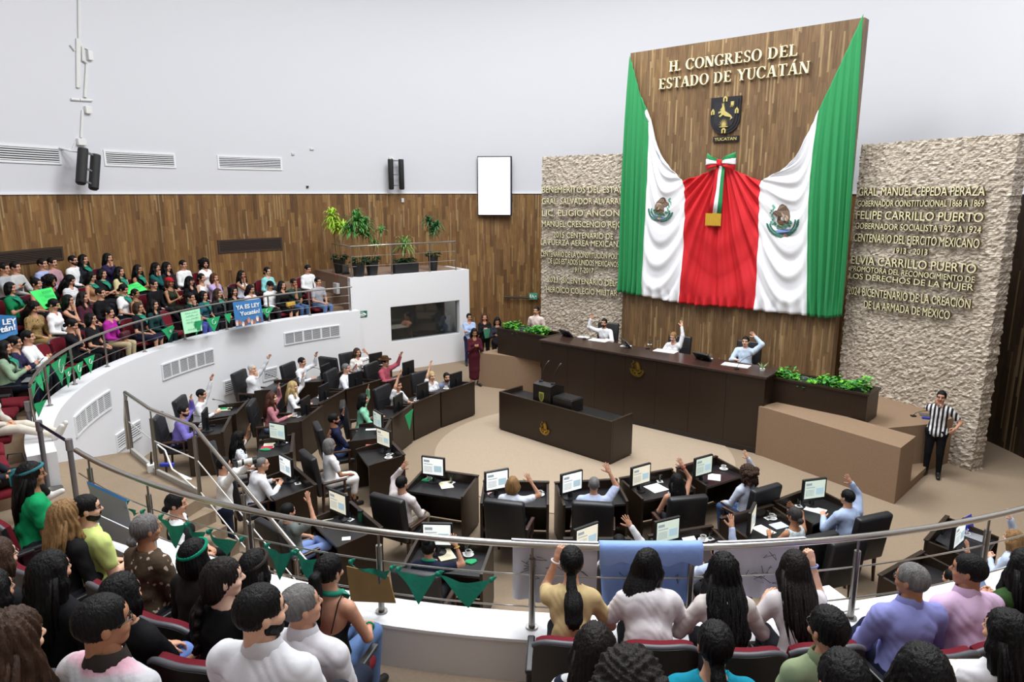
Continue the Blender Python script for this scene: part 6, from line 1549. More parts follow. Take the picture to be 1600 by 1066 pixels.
            for sg in (-1, 1): mb.tube([P + D * .3 + X * (.09 * sg) - Y * .13, SC_ + X * (.1 * sg) - Y * .055 + D * .03, SC_ + X * (.1 * sg) + D * .055, P + D * .38 + X * (.09 * sg) + Y * .13], .005, 6)
            mb.build('strap', cloth('141416'), o, smooth=60)
        elif e == 'lanyard':
            mb = MB(); mb.tube([N_ + X * .06 + Y * -.02 + D * .0, N_ - Y * .09 - D * .07 + X * .03, N_ - Y * .12 - D * .14], .004, 5); mb.rbox((-.012, -.135, -.2), (.012, -.125, -.14), .004, 0, Matrix.Translation(N_)); mb.build('lanyard', BLACKP, o)
    PEOPLE.append(dict(o=o, loc=loc, rz=rz, floor=floor, label=label, hands={k: Wm @ q for k, q in hands.items()}, head=Wm @ H, kind=seatkind, elb={k: Wm @ q for k, q in elbows.items()}, short=short, M=Wm, H=HM))
    return o
# ================================================================ CHAMBER FLOOR: legislators, desks, chairs
def sen(u, v, short, act, **k):
    fl = k.pop('floor', 0.0)
    return person(u, v, fl, 'person in %s, %s' % (short, act), short=short, group='legislators at their desks' if fl == 0 else None, seatkind=k.pop('seatkind', 'leather'), **k)
WH = 'e2e2e6'
sen(287, 643, 'a purple shirt', 'raising a hand at the leftmost desk', up=(300, 618), upside='L', tc='7f74c4', other='desk', extra=('beard',), heavy=1, lean=14)
sen(315, 617, 'a white shirt raising the left arm', 'behind the person in purple', up=(332, 585), upside='L', tc=WH, other='desk', lean=12)
sen(394, 577, 'a white shirt with hand on chin', 'arm up, in front of the parapet', up=(425, 549), upside='L', other='chin', tc=WH, hair='buzz', hc='w', skin=1, lean=2, heavy=1)
sen(472, 566, 'a white shirt before the empty chair', 'arm raised', up=(496, 552), upside='L', tc=WH, other='desk', extra=('moustache',))
sen(558, 551, 'a white dress with red embroidery', 'hand raised, beside the booth wall', up=(573, 545), upside='L', tc='eee6e2', tk='floral', top='short', fem=1, hair='shoulder', hc='b', face=(2, 13), skin=2)
sen(602, 566, 'a dark pink shirt and brown hat', 'arm stretched out', up=(628, 552), upside='L', tc='a8505e', extra=('cowboy',), other='desk', heavy=1)
sen(425, 622, 'a dusty pink blouse', 'arm raised over a desk', up=(437, 600), upside='L', tc='b0737c', fem=1, hair='longside', hc='r', bc='7f9cc4', other='desk', skin=1)
sen(458, 604, 'a white blouse with arm raised', 'left of the dark pink row', up=(475, 583), upside='L', tc=WH, fem=1, hair='longside', hc='y', other='desk', skin=1)
sen(541, 576, 'a pale white shirt behind a monitor back', 'hand raised', up=(560, 570), upside='L', tc='e8e9f2', hair='short', hc='g', other='desk', heavy=1)
sen(621, 603, 'a white short-sleeved shirt', 'straight arm up beside a chair', up=(624, 581), upside='R', tc=WH, top='short', other='desk', face=(2.5, 13.5))
sen(674, 588, 'a white top at the far inner desk', 'arm straight up', up=(673, 563), upside='R', tc=WH, top='short', fem=1, hair='lowbun', hc='y', other='lap', seat=.36, legs='kneel', face=(2, 13), skin=1)
sen(698, 590, 'a grey-blue polo', 'leaning on the far inner desk', tc='77809c', top='short', other='lap', lean=20, seat=.12, legs='kneel', face=(1.0, 12), heavy=1, seatkind=None, extra=('beard',))
sen(568, 624, 'a mint green jacket', 'arm raised at an inner desk', up=(576, 602), upside='L', tc='86c5a5', fem=1, hair='shoulder', hc='k', other='desk', bc='d9d6d0')
sen(522, 656, 'a navy shirt with a beard', 'hand up, leaning back', up=(538, 640), upside='L', tc='20243e', extra=('beard',), other='thigh', lean=-4, legs='cross', bc='5d739f', skin=3)
sen(515, 696, 'a white embroidered dress', 'hand up, seen from behind, in a tall chair', up=(514, 672), upside='L', tc='e9e8ec', fem=1, hair='bob', hc='g', other='thigh', bottom='longskirt', bc='e6e4e4', top='short', lean=4, skin=3)
sen(374, 685, 'a white blouse with blue flowers', 'arm raised beside the stair railing', up=(391, 663), upside='L', tc='eef0f4', tk='dots', top='short', fem=1, hair='wavy', hc='k', other='thigh', bottom='skirt', bc='e4e4ea', skin=3)
sen(410, 726, 'a plain white shirt typing at a desk', 'with shaved head', tc=WH, other='desk', hair='buzz', hc='g', lean=20, bc='1f2540', skin=2, heavy=1)
sen(450, 800, 'a grey polo and jeans', 'arm raised, legs crossed', up=(486, 775), upside='R', tc='6f7673', top='short', bc='7f95c9', legs='ankle', other='thigh', lean=-6, skin=2, seatkind='leather')
sen(628, 756, 'a pale plaid shirt', 'arm raised, seen from behind', up=(630, 722), upside='L', tc='d8cfcf', bc='80796a', other='thigh', lean=0, skin=2, face=(1.5, 15.9), extra=('wrstLe8e8e8',))
sen(801, 757, 'a pale blue blouse with square neckline', 'arm raised', up=(832, 743), upside='R', tc='dfe6f5', top='short', fem=1, hair='bob', hc='l', other='desk', face=(1.6, 16), lean=12, skin=2)
sen(928, 758, 'a light blue shirt seen from behind', 'arm raised at a monitor', up=(953, 728), upside='R', tc='b9c4e2', hair='short', hc='g', other='desk', heavy=1, lean=14, top='half', face=(2.2, 17))
sen(1057, 752, 'a white sleeveless top', 'arm straight up with wristband', up=(1066, 718), upside='R', tc=WH, top='tank', fem=1, hair='long', hc='k', other='thigh', lean=6, skin=2, face=(1.4, 16), extra=('wrstRb04a4a',))
sen(1168, 741, 'a pale blazer writing on the lap', 'arm up in a tall chair', up=(1167, 706), upside='R', tc='c9d0e2', hair='curly', hc='b', other='thigh', bc='3f5277', lean=2, skin=1, face=(1.5, 14.5), fem=1)
sen(1324, 778, 'a light blue shirt at the right desk', 'arm raised high', up=(1328, 744), upside='R', tc='aebfdf', other='desk', heavy=1, lean=12, face=(2.5, 16), bc='232635')
sen(1241, 806, 'a pale blue ruffled dress', 'hand raised with pen', up=(1237, 782), upside='R', tc='cfdfe4', tk='floral', top='tank', fem=1, hair='bun', hc='s', other='desk', glasses=1, lean=10, face=(1.8, 14.6), skin=3)
sen(1121, 862, 'a pale blue sleeve', 'hidden behind the rail, arm straight up', up=(1144, 803), upside='R', tc='bcc8e6', other='desk', face=(2.4, 16))
sen(967, 850, 'a white shirt behind the rail', 'hand raised with spread fingers', up=(985, 810), upside='R', tc=WH, other='desk', face=(1.6, 16), glasses=1)
sen(670, 857, 'a navy short-sleeved top', 'hand raised beside a coffee cup', up=(717, 841), upside='R', tc='1d2238', top='short', fem=1, hair='topbun', hc='k', other='desk', face=(.8, 16), scarf=True, lean=10, extra=('wrstRc8a850',))
sen(1583, 842, 'a pale blue blouse at the right edge', 'arm raised beside a laptop', up=(1577, 798), upside='R', tc='c3cfe8', fem=1, hair='shoulder', hc='l', other='chest', face=(3, 13.5), skin=1)
sen(1488, 905, 'a patterned sleeve', 'hand raised, mostly hidden behind the pink shirt', up=(1514, 852), upside='R', tc='5a6384', tk='dots', other='desk', face=(2.5, 14))
# presidium
pres = [sen(944, 505, 'a white shirt at the presidium', 'right arm raised', up=(921, 493), upside='R', tc=WH, other='desk', floor=PZ, face=(-.6, 12.5), heavy=0, extra=('beard',), skin=2, lean=8),
        sen(1052, 527, 'a white jacket at the presidium', 'hand raised, reading papers', up=(1066, 504), upside='L', tc=WH, fem=1, hair='lowbun', hc='l', other='desk', floor=PZ, face=(-.2, 11), lean=14, hp=14, skin=1),
        sen(1165, 534, 'a pale blue shirt at the presidium', 'hand raised beside the head', up=(1181, 520), upside='L', tc='c3d3e8', heavy=1, other='desk', floor=PZ, face=(.5, 8.5), lean=8, skin=1)]
# standing people
person(838, 486, .6, 'person in a pale pink short-sleeved shirt standing behind the left planter', face=(-3, 12), sit=False, tc='d9c3bd', top='short', other='side', lean=0, extra=('moustache',), skin=2, collar=True)
person(733, 496, 0, 'person in a light blue shirt standing against the booth corner', face=(2, 12), sit=False, tc='a9bde0', bc='23284a', glasses=1, other='cross', lean=0, hair='bun', fem=1)
person(757, 496, 0, 'person in black with a white flower holding a green folder', face=(1, 12), sit=False, tc='1a1a1d', bc='17171a', fem=1, hair='longside', hc='r', other='chest', lean=0)
person(777, 502, 0, 'person in a dark vest standing at the far wall looking at a phone', face=(0, 12), sit=False, tc='2b2b33', bc='15151a', fem=1, hair='longside', hc='k', other='phone', lean=0, hp=25)
person(741, 520, 0, 'person in a long maroon dress standing with clasped hands', face=(1.5, 12), sit=False, tc='4a1a25', bc='4a1a25', bottom='longskirt', fem=1, hair='shoulder', hc='k', other='chest', lean=0, skin=3, hp=12)
person(1471, 621, 0, 'person in a white and black striped polo standing by the stone wall', face=(0, 3), sit=False, tc='26262a', tk='stripe', top='short', bc='141417', other='mouth', lean=0, glasses=1, skin=2, extra=('wrstRd0d0d0',), s=1.03)
person(350, 727, 0, 'person in a white shirt aiming a long camera lens', face=(2.5, 12), sit=False, tc='efefef', bc='1d2334', other='camera', lean=4, yaw=25, skin=2, fem=0)
pp = bp(ws0 + .95, -.75, 0); person(0, 0, 0, 'person in a peach shirt standing behind the booth glass', xy=(pp.x, pp.y), sit=False, tc='c98f76', bc='16161a', other='desk', lean=0, yaw=math.degrees(math.atan2(bd.y, bd.x)) + 180, heavy=1, h=.03)
pp = bp(ws1 - .1, -.8, 0); person(0, 0, 0, 'person in pale blue seated at the right end behind the booth glass', xy=(pp.x, pp.y), sit=True, tc='8ea3cf', other='phone', yaw=math.degrees(math.atan2(bd.y, bd.x)) + 180, h=.03, seat=.6)
# black camera with long white lens
pc = PEOPLE[[p['label'] for p in PEOPLE].index('person in a white shirt aiming a long camera lens')]
Mc = pc['M'] @ pc['H'] @ Matrix.Translation((0, .12, .0))
t = empty('photo_camera', (0, 0, 0), 0, 'black camera with a long white lens held to the eye', 'camera')
mb = MB(); mb.rbox((-.07, 0, -.05), (.07, .07, .05), .012, 0, Mc); mb.rbox((-.03, 0, .05), (.03, .06, .075), .01, 0, Mc); mb.build('body', BLACKP, t)
mb = MB(); mb.tube([Mc @ Vector((0, y, 0)) for y in (.07, .1, .1, .2, .2, .28)], [.035, .035, .042, .042, .048, .05], 16); mb.build('lens', mat('lens_white', 'd4d2cb', .4), t, smooth=40)
mb = MB(); mb.tube([Mc @ Vector((0, y, 0)) for y in (.28, .34)], [.052, .054], 16); mb.tube([Mc @ Vector((0, y, 0)) for y in (.13, .16)], [.044, .044], 16); mb.build('lens_hood', BLACKP, t, smooth=40)
t = empty('folder', (0, 0, 0), 0, 'green folder held by the person in black at the far wall', 'folder')
q = [p for p in PEOPLE if 'green folder' in p['label']][0]; c = q['hands']['L']
mb = MB(); mb.rbox((-.11, -.012, -.24), (.11, .012, .06), .004, 0, q['M'] @ Matrix.Translation(q['M'].inverted() @ c + Vector((0, .06, -.02))) @ Matrix.Rotation(.2, 4, 'Y')); mb.build('cover', mat('folder_green', '3c7d63', .6), t)
q = [p for p in PEOPLE if 'looking at a phone' in p['label']][0]
def phone(lab, c, rz, tilt=.7, m=None, grp=None):
    t = empty('phone', c, rz, lab, 'phone', grp); Mx = Matrix.Rotation(tilt, 4, 'X'); mb = MB(); mb.rbox((-.037, -.075, -.005), (.037, .075, .004), .006, 0, Mx); mb.build('case', BLACKP, t); mb = MB(); mb.box((-.033, -.07, .0042), (.033, .07, .0052), 0, Mx); mb.build('screen', m or mat('phone_screen', '5a6a8a', .2, emit='8fa6c8', emit_s=.35), t); return t
def held(q, lab, grp=None, m=None, dz=.04, fwd=.07):
    c = (q['hands']['R'] + q['hands']['L']) / 2 + rotz(Vector((0, fwd, dz)), q['rz']); return phone(lab, c, q['rz'], .8, m, grp)
held(q, 'phone held by the person in a dark vest at the far wall')

# ---- desks
def make_desk(w, name='legislator_desk'):
    t = empty(name, (0, 0, 0)); d = .68; hw = w / 2
    mb = MB(); mb.rbox((-hw, -.035, .03), (hw, 0, .88), .006); mb.build('front_panel', DARKWOOD, t)
    for x in (-hw, hw - .04):
        mb = MB(); mb.prism([(-d, .02), (-.035, .02), (-.035, .88), (-d + .12, .82), (-d, .80)], x, x + .04, lambda a, b, q: Vector((q, a, b))); mb.build('side_panel', DARKWOOD, t)
    mb = MB(); mb.rbox((-hw + .04, -d + .02, .715), (hw - .04, -.035, .75), .004); mb.build('desk_top', DARKTOP, t)
    mb = MB(); mb.rbox((-hw - .008, -.05, .88), (hw + .008, .012, .905), .006); mb.build('rim', DARKWOOD, t)
    mb = MB(); mb.box((-hw + .04, -.2, .6), (hw - .04, -.18, .72)); mb.build('cable_tray', INNERWOOD, t)
    return t
DESK0 = make_desk(1.06); DESK_USED = [0]; DESK_RZ = {}; DESK_AT = {}
def on_desk(c, short, mx, y0, y1):
    """keep a thing inside the rim of its desk"""
    if short not in DESK_AT: return c
    m, a = DESK_AT[short]; l = rotz(Vector((c.x - m.x, c.y - m.y, 0)), -a); l.x = min(max(l.x, -mx), mx); l.y = min(max(l.y, y0), y1); q = rotz(l, a); return Vector((m.x + q.x, m.y + q.y, c.z))
def desk(p1, p2, short, lab=None):
    p1, p2 = Vector(p1[:2]), Vector(p2[:2]); m = (p1 + p2) / 2; a = math.atan2(p2.y - p1.y, p2.x - p1.x); w = (p2 - p1).length
    lab = lab or 'dark wood desk of the person in ' + short
    o = DESK0 if DESK_USED[0] == 0 else copy_tree(DESK0, (0, 0, 0), 0, lab, 'desk', 'legislators desks')
    DESK_USED[0] += 1; tag(o, lab, 'desk', 'legislators desks'); o.location = (m.x, m.y, 0); o.rotation_euler = (0, 0, a); o.scale.x = min(max(w / 1.07, .85), 1.2); DESK_RZ[short] = a; DESK_AT[short] = (m, a); return o
def who(short): return [p for p in PEOPLE if p['short'] == short][0]
def auto_desk(short, dist=.98, shift=0.0):
    p = who(short); h = p['loc']; f = rotz(Vector((0, 1, 0)), p['rz']); x = rotz(Vector((1, 0, 0)), p['rz']); m = h + f * dist + x * shift; desk((m - x * .53).to_2d(), (m + x * .53).to_2d(), short)
P8 = lambda u, v: at(u, v, .88)
desk((-.94, 17.25), (-1.7, 16.25), 'a white top at the far inner desk'); desk((-1.72, 16.24), (-2.24, 15.34), 'a white short-sleeved shirt'); desk((-2.25, 15.28), (-2.55, 14.27), 'a mint green jacket')
desk((-2.55, 14.2), (-2.55, 13.1), 'a navy shirt with a beard'); desk(P8(609, 687), P8(633, 712), 'a white embroidered dress')
desk((-1.55, 11.54), (-.56, 11.2), 'a pale plaid shirt'); desk((-.48, 11.0), (.62, 10.95), 'a pale blue blouse with square neckline'); desk((.7, 10.92), (1.76, 11.07), 'a light blue shirt seen from behind'); desk((1.8, 11.1), (2.78, 11.52), 'a white sleeveless top'); desk((2.86, 11.56), (3.72, 12.12), 'a pale blazer writing on the lap')
desk((4.06, 10.2), (4.95, 10.78), 'a light blue shirt at the right desk'); desk((3.06, 9.62), (4.0, 10.08), 'a pale blue ruffled dress'); desk(P8(1012, 838), P8(1112, 822), 'a pale blue sleeve'); desk(P8(880, 842), P8(985, 842), 'a white shirt behind the rail')
desk(P8(652, 838), P8(772, 849), 'a navy short-sleeved top'); desk((5.7, 8.95), (6.45, 9.7), 'a pale blue blouse at the right edge'); desk(P8(1372, 900), P8(1440, 862), 'a patterned sleeve')
desk(P8(505, 635), P8(471, 660), 'a dusty pink blouse'); desk(P8(539, 611), P8(500, 633), 'a white blouse with arm raised'); desk(P8(597, 594), P8(541, 610), 'a pale white shirt behind a monitor back'); desk(P8(660, 581), P8(606, 598), 'a dark pink shirt and brown hat')
desk(P8(460, 678), P8(457, 708), 'a white blouse with blue flowers'); desk(P8(460, 729), P8(495, 759), 'a plain white shirt typing at a desk'); desk(P8(549, 785), P8(598, 826), 'a grey polo and jeans')
for sh, ds, sf in (('a purple shirt', .98, .1), ('a white shirt raising the left arm', .98, 0), ('a white shirt with hand on chin', 1.0, 0), ('a white shirt before the empty chair', .98, 0), ('a white dress with red embroidery', .98, 0)): auto_desk(sh, ds, sf)
# ---- leather chairs
WOODARM = mat('chair_wood', '3a2318', .35)
def make_chair():
    t = empty('leather_chair', (0, 0, 0))
    mb = MB(); mb.rbox((-.29, -.24, .37), (.29, .3, .47), .04, seg=3); mb.build('seat', LEATHER, t, smooth=50)
    Mx = Matrix.Translation((0, -.25, .42)) @ Matrix.Rotation(R(9), 4, 'X')
    mb = MB(); mb.rbox((-.31, -.07, 0), (.31, .06, .74), .04, 0, Mx, 3); mb.build('backrest', LEATHER, t, smooth=50)
    mb = MB(); 
    for z in (.22, .44): mb.rbox((-.28, .055, z), (.28, .066, z + .012), .004, 0, Mx)
    mb.build('seam', BLACKP, t)
    for x in (-.31, .31):
        mb = MB(); mb.rbox((x - .03, -.24, .63), (x + .03, .2, .67), .012); mb.rbox((x - .02, .14, .4), (x + .02, .18, .64), .008); mb.rbox((x - .02, -.24, .4), (x + .02, -.2, .64), .008); mb.build('armrest', WOODARM, t)
    for x in (-.26, .26):
        for y in (-.22, .26):
            mb = MB(); mb.tube([(x, y, .39), (x * 1.04, y * 1.06, 0)], [.03, .02], 8); mb.build('leg', WOODARM, t)
    return t
CHAIR0 = make_chair(); cu = [0]
def chair(loc, rz, lab, grp='leather chairs at the desks'):
    o = CHAIR0 if cu[0] == 0 else copy_tree(CHAIR0, loc, rz, lab, 'chair', grp)
    cu[0] += 1; o.location = loc; o.rotation_euler = (0, 0, rz); tag(o, lab, 'chair', grp); return o
for p in PEOPLE:
    if p['kind'] == 'leather': l = p['loc'] + rotz(Vector((0, .0, 0)), p['rz']); chair((l.x, l.y, p['floor']), p['rz'], 'black leather chair of the person in ' + p['short'])
c = at(526, 565, .95); chair((c.x, c.y, 0), -.45, 'empty black leather chair in the back row by the parapet')
c = at(1290, 860, .8); chair((c.x, c.y, 0), .35, 'empty black leather chair just beyond the near railing')
# ---- monitors, cups, glasses, papers on the desks
mu = {}
def placed(proto, loc, rz, lab, cat, grp):
    k = proto.name
    o = proto if k not in mu else copy_tree(proto, loc, rz, lab, cat, grp)
    mu[k] = 1; o.location = loc; o.rotation_euler = (0, 0, rz); tag(o, lab, cat, grp); return o
def monitor(u, v, short, kind=M_W, base=.75, face=None, lab=None):
    c = at(u, v, base + .3); c = on_desk(c, short, .33, -.5, -.19) if face is None else c; p = who(short)['head'] if face is None else Vector((face[0], face[1], 0)); a = math.atan2(p.y - c.y, p.x - c.x) + PI / 2
    if face is None and v < 640 and short != 'a purple shirt' and short in DESK_RZ: a = DESK_RZ[short]
    return placed(kind, (c.x, c.y, base), a, lab or 'black monitor on desk of person in ' + short, 'monitor', 'desk monitors')
for u, v, sh, k in ((320, 652, 'a purple shirt', M_G), (603, 655, 'a navy shirt with a beard', M_G), (600, 683, 'a white embroidered dress', M_Y), (626, 628, 'a mint green jacket', M_G), (671, 611, 'a white short-sleeved shirt', M_W), (718, 593, 'a white top at the far inner desk', M_W),
                    (679, 726, 'a pale plaid shirt', M_W), (776, 749, 'a pale blue blouse with square neckline', M_W), (893, 752, 'a light blue shirt seen from behind', M_W), (1001, 741, 'a white sleeveless top', M_Y), (1088, 730, 'a pale blazer writing on the lap', M_G),
                    (1272, 763, 'a light blue shirt at the right desk', M_G), (1172, 810, 'a pale blue ruffled dress', M_Y), (1038, 828, 'a pale blue sleeve', M_G), (916, 838, 'a white shirt behind the rail', M_Y), (686, 829, 'a navy short-sleeved top', M_W),
                    (477, 632, 'a dusty pink blouse', M_W), (517, 612, 'a white blouse with arm raised', M_W), (558, 592, 'a pale white shirt behind a monitor back', M_W), (640, 573, 'a dark pink shirt and brown hat', M_W), (434, 673, 'a white blouse with blue flowers', M_G), (447, 727, 'a plain white shirt typing at a desk', M_W), (522, 778, 'a grey polo and jeans', M_Y),
                    (513, 579, 'a white shirt before the empty chair', M_W), (582, 556, 'a white dress with red embroidery', M_W), (1484, 850, 'a pale blue blouse at the right edge', M_W)):
    monitor(u, v, sh, k)
def tilted(o, a): o.rotation_euler.x = a
for (u, v, sh, f) in ((895, 521, 'a white shirt at the presidium', None), (992, 538, 'a white jacket at the presidium', None), (1107, 557, 'a pale blue shirt at the presidium', None)):
    o = monitor(u, v, sh, M_W, 1.755 - .24, f); o.rotation_euler.x = -.75; o.location.z = 1.60
def cup(u, v, short, lab=None, z=.752): c = on_desk(at(u, v, z), short, .4, -.58, -.13); placed(CUP, (c.x, c.y, z), u % 6, lab or 'coffee cup on desk of person in ' + short, 'cup', 'coffee cups on the desks')
def glass(u, v, short, z=.756): c = on_desk(at(u, v, z), short, .42, -.58, -.12); placed(GLS, (c.x, c.y, z), u % 3, 'water glass on desk of person in ' + short, 'glass', 'water glasses on the desks')
for u, v, sh in ((607, 716, 'a white embroidered dress'), (671, 750, 'a pale plaid shirt'), (846, 774, 'a pale blue blouse with square neckline'), (1136, 732, 'a pale blazer writing on the lap'), (1206, 811, 'a pale blue ruffled dress'), (732, 868, 'a navy short-sleeved top'), (460, 651, 'a dusty pink blouse'), (500, 622, 'a white blouse with arm raised'), (651, 627, 'a white short-sleeved shirt'), (697, 608, 'a white top at the far inner desk'), (1093, 840, 'a pale blue sleeve'), (316, 667, 'a purple shirt'), (1508, 833, 'a pale blue blouse at the right edge')): cup(u, v, sh)
for u, v, sh in ((616, 708, 'a white embroidered dress'), (715, 745, 'a pale plaid shirt'), (466, 651, 'a dusty pink blouse'), (509, 622, 'a white blouse with arm raised'), (616, 652, 'a mint green jacket'), (656, 629, 'a white short-sleeved shirt'), (1029, 751, 'a white sleeveless top'), (1092, 747, 'a pale blazer writing on the lap'), (1193, 806, 'a pale blue ruffled dress'), (1248, 791, 'a light blue shirt at the right desk'), (737, 850, 'a navy short-sleeved top'), (445, 690, 'a white blouse with blue flowers'), (467, 755, 'a plain white shirt typing at a desk'), (1103, 833, 'a pale blue sleeve'), (1457, 838, 'a pale blue blouse at the right edge'), (547, 812, 'a grey polo and jeans')): glass(u, v, sh)
CREAM = mat('paper_cream', 'ece3c6', .8)
for i, (u, v, sh, rz, w, hh, m) in enumerate(((697, 758, 'a pale plaid shirt', .3, .21, .29, CREAM), (1025, 763, 'a white sleeveless top', .5, .3, .3, PAPER), (1116, 746, 'a pale blazer writing on the lap', -.3, .21, .29, PAPER), (1274, 797, 'a light blue shirt at the right desk', .9, .21, .3, PAPER), (1193, 829, 'a pale blue ruffled dress', .5, .21, .29, PAPER), (697, 865, 'a navy short-sleeved top', .4, .22, .3, CREAM),
        (421, 692, 'a white blouse with blue flowers', .2, .21, .29, CREAM), (505, 806, 'a grey polo and jeans', .4, .28, .24, CREAM), (359, 630, 'a white shirt raising the left arm', .2, .3, .22, CREAM), (583, 671, 'a navy shirt with a beard', .1, .3, .1, PAPER), (541, 842, 'a grey polo and jeans', .2, .12, .1, PAPER))):
    c = on_desk(at(u, v, .752), sh, .33, -.5, -.2); paper('paper_sheet', ('white' if m is PAPER else 'cream') + (' paper sheet' if (w, u) != (.12, 541) else ' small note') + ' on desk of person in ' + sh, (c.x, c.y, .752), rz, w, hh, m)
for u, v, sh, rz in ((1060, 747 + 3, 'a pale blazer writing on the lap', -.3),):
    pass
def item(nm, lab, cat, u, v, z, rz, size, m, r=.004):
    c = at(u, v, z); w, d_, h_ = size; mb = MB(); mb.rbox((-w / 2, -d_ / 2, 0), (w / 2, d_ / 2, h_), r); o = mb.build(nm, m); o.location = (c.x, c.y, z); o.rotation_euler = (0, 0, rz); return tag(o, lab, cat)
item('magazine', 'red and white magazine on desk of person in a white embroidered dress', 'magazine', 580, 697, .752, .1, (.22, .16, .008), mat('magazine_red', 'a8655a', .5, var=.5, vscale=30))
item('folder', 'pink folder on desk of person in a white blouse with blue flowers', 'folder', 417, 700, .757, .1, (.22, .16, .01), mat('folder_pink', 'c22a50', .6))
item('notebook', 'dark notebook on desk of person in a grey polo and jeans', 'notebook', 519, 818, .752, .4, (.26, .2, .02), mat('notebook_dark', '2a2a30', .6))
item('smartphone', 'pink phone on desk of person in a pale blue blouse with square neckline', 'phone', 765, 771, .752, .2, (.08, .15, .01), mat('phone_pink', 'd9a9ac', .4))
item('tablet', 'white tablet with a page on desk of person in a pale blue sleeve', 'tablet', 1074, 838, .79, .3, (.2, .16, .01), SCREENM).rotation_euler.x = .5
item('tablet', 'white tablet on desk of person in a pale blue ruffled dress', 'tablet', 1217, 822, .757, .4, (.24, .17, .01), mat('tablet_screen', 'b9bcc6', .3, emit='c4c8d2', emit_s=.3))
item('mouse', 'black computer mouse on desk of person in a grey polo and jeans', 'mouse', 542, 805, .752, .3, (.06, .1, .03), BLACKP, .014)
t = empty('travel_mug', at(564, 815, .752), 0, 'green travel mug on desk of person in a grey polo and jeans', 'mug'); mb = MB(); mb.lathe([(0, 0), (.036, 0), (.042, .15), (.04, .16), (0, .16)], n=18); mb.build('body', mat('mug_green', '1f5a45', .35), t, smooth=50); mb = MB(); mb.lathe([(0, .16), (.043, .16), (.043, .185), (.0, .19)], n=18); mb.build('lid', BLACKP, t, smooth=50)
t = empty('laptop', at(1528, 838, .752), -.9, 'laptop with dark blue screen on the rightmost desk', 'laptop'); t.rotation_euler.z = who('a pale blue blouse at the right edge')['rz']
mb = MB(); mb.rbox((-.17, -.12, 0), (.17, .12, .015), .005); mb.build('keyboard_base', mat('laptop_silver', 'b9bac0', .35, .5), t); Mx = Matrix.Translation((0, .12, .015)) @ Matrix.Rotation(-.3, 4, 'X'); mb = MB(); mb.rbox((-.17, 0, 0), (.17, .01, .23), .004, 0, Mx); lid = mb.build('lid', mat('laptop_silver', 'b9bac0'), t)
mb = MB(); mb.box((-.16, -.003, .01), (.16, 0, .22), 0, Mx); mb.build('screen', mat('laptop_blue', '1d1f7a', .25, emit='2326a0', emit_s=.4), lid)
mb = MB(); mb.rbox((-.12, -.0, 0), (.12, .01, .17), .004); o = mb.build('tablet_case', mat('case_dark', '2a2a2c', .5)); o.location = at(1485, 850, .752); o.rotation_euler = (-1.3, 0, .8); tag(o, 'dark case lying on the rightmost desk behind the monitor', 'case')
for u, v, sh, rz in ((655, 745, 'a pale plaid shirt', .2), (735, 878, 'a navy short-sleeved top', .6), (312, 671, 'a purple shirt', .1), (352, 636, 'a white shirt raising the left arm', .3), (415, 703, 'a white blouse with blue flowers', .2)):
    c = on_desk(at(u, v, .754), sh, .36, -.55, -.16); mb = MB(); rg = random.Random(u); n = 6
    vs = [(math.cos(2 * PI * k / 9) * .1 * rg.uniform(.7, 1.2), math.sin(2 * PI * k / 9) * .07 * rg.uniform(.7, 1.2), 0) for k in range(9)] + [(0, 0, .03)]
    mb.add(vs + [(x * .96, y * .96, .012) for x, y, z in vs[:9]], [(k, (k + 1) % 9, 10 + (k + 1) % 9, 10 + k) for k in range(9)] + [(10 + k, 10 + (k + 1) % 9, 9) for k in range(9)]); o = mb.build('folded_bandana', BANDANA2); o.location = c; tag(o, 'green bandana lying on desk of person in ' + sh, 'bandana')
# green pennant on the desk front
p = who('a mint green jacket'); a, b = P8(631, 650), P8(644, 639)
mb = MB(); z = -.5; mid = (a + b) / 2 + Vector((.0, .0, -.42)); nrm_ = Vector((.95, -.28, 0)) * .02
mb.add([a + nrm_, b + nrm_, mid + nrm_, a + nrm_ * 1.3, b + nrm_ * 1.3, mid + nrm_ * 1.3], [(0, 1, 2), (5, 4, 3), (0, 3, 4, 1), (1, 4, 5, 2), (2, 5, 3, 0)]); tag(mb.build('desk_pennant', BANDANA2), 'green triangular pennant hanging on the desk front of the person in a mint green jacket', 'pennant')
# papers and microphones on the presidium
for u, v, rz, w, hh, lab in ((936, 532, -.6, .5, .3, 'white papers before the person in a white shirt at the presidium'), (912, 527, -.5, .3, .2, 'small white papers beside the left presidium monitor'), (978, 541, -.5, .25, .2, 'white note beside the middle presidium monitor'), (1040, 549, -.6, .55, .3, 'white papers before the person in a white jacket at the presidium'), (1150, 571, -.6, .6, .3, 'white papers before the person in a pale blue shirt at the presidium')):
    c = at(u, v, 1.757); paper('paper_sheet', lab, (c.x, c.y, 1.757), rz, w, hh, th=.008)
for (u, v), (u2, v2), lab in (((913, 530), (906, 518), 'gooseneck microphone before the person in a white shirt at the presidium'), ((1012, 545), (1028, 533), 'gooseneck microphone before the person in a white jacket at the presidium'), ((1151, 577), (1173, 556), 'gooseneck microphone before the person in a pale blue shirt at the presidium')):
    p = at(u, v, 1.757); q = at_depth(u2, v2, depth_of(p)); goose_mic('gooseneck_microphone', lab, p, q, 'presidium microphones')
for u, v, lab in ((1015, 538, 'water glass beside the person in a white jacket at the presidium'), (1110, 560, 'water glass beside the person in a pale blue shirt at the presidium')):
    c = at(u, v, 1.762); o = placed(GLS, (c.x, c.y, 1.762), 0, lab, 'glass', 'water glasses on the desks')
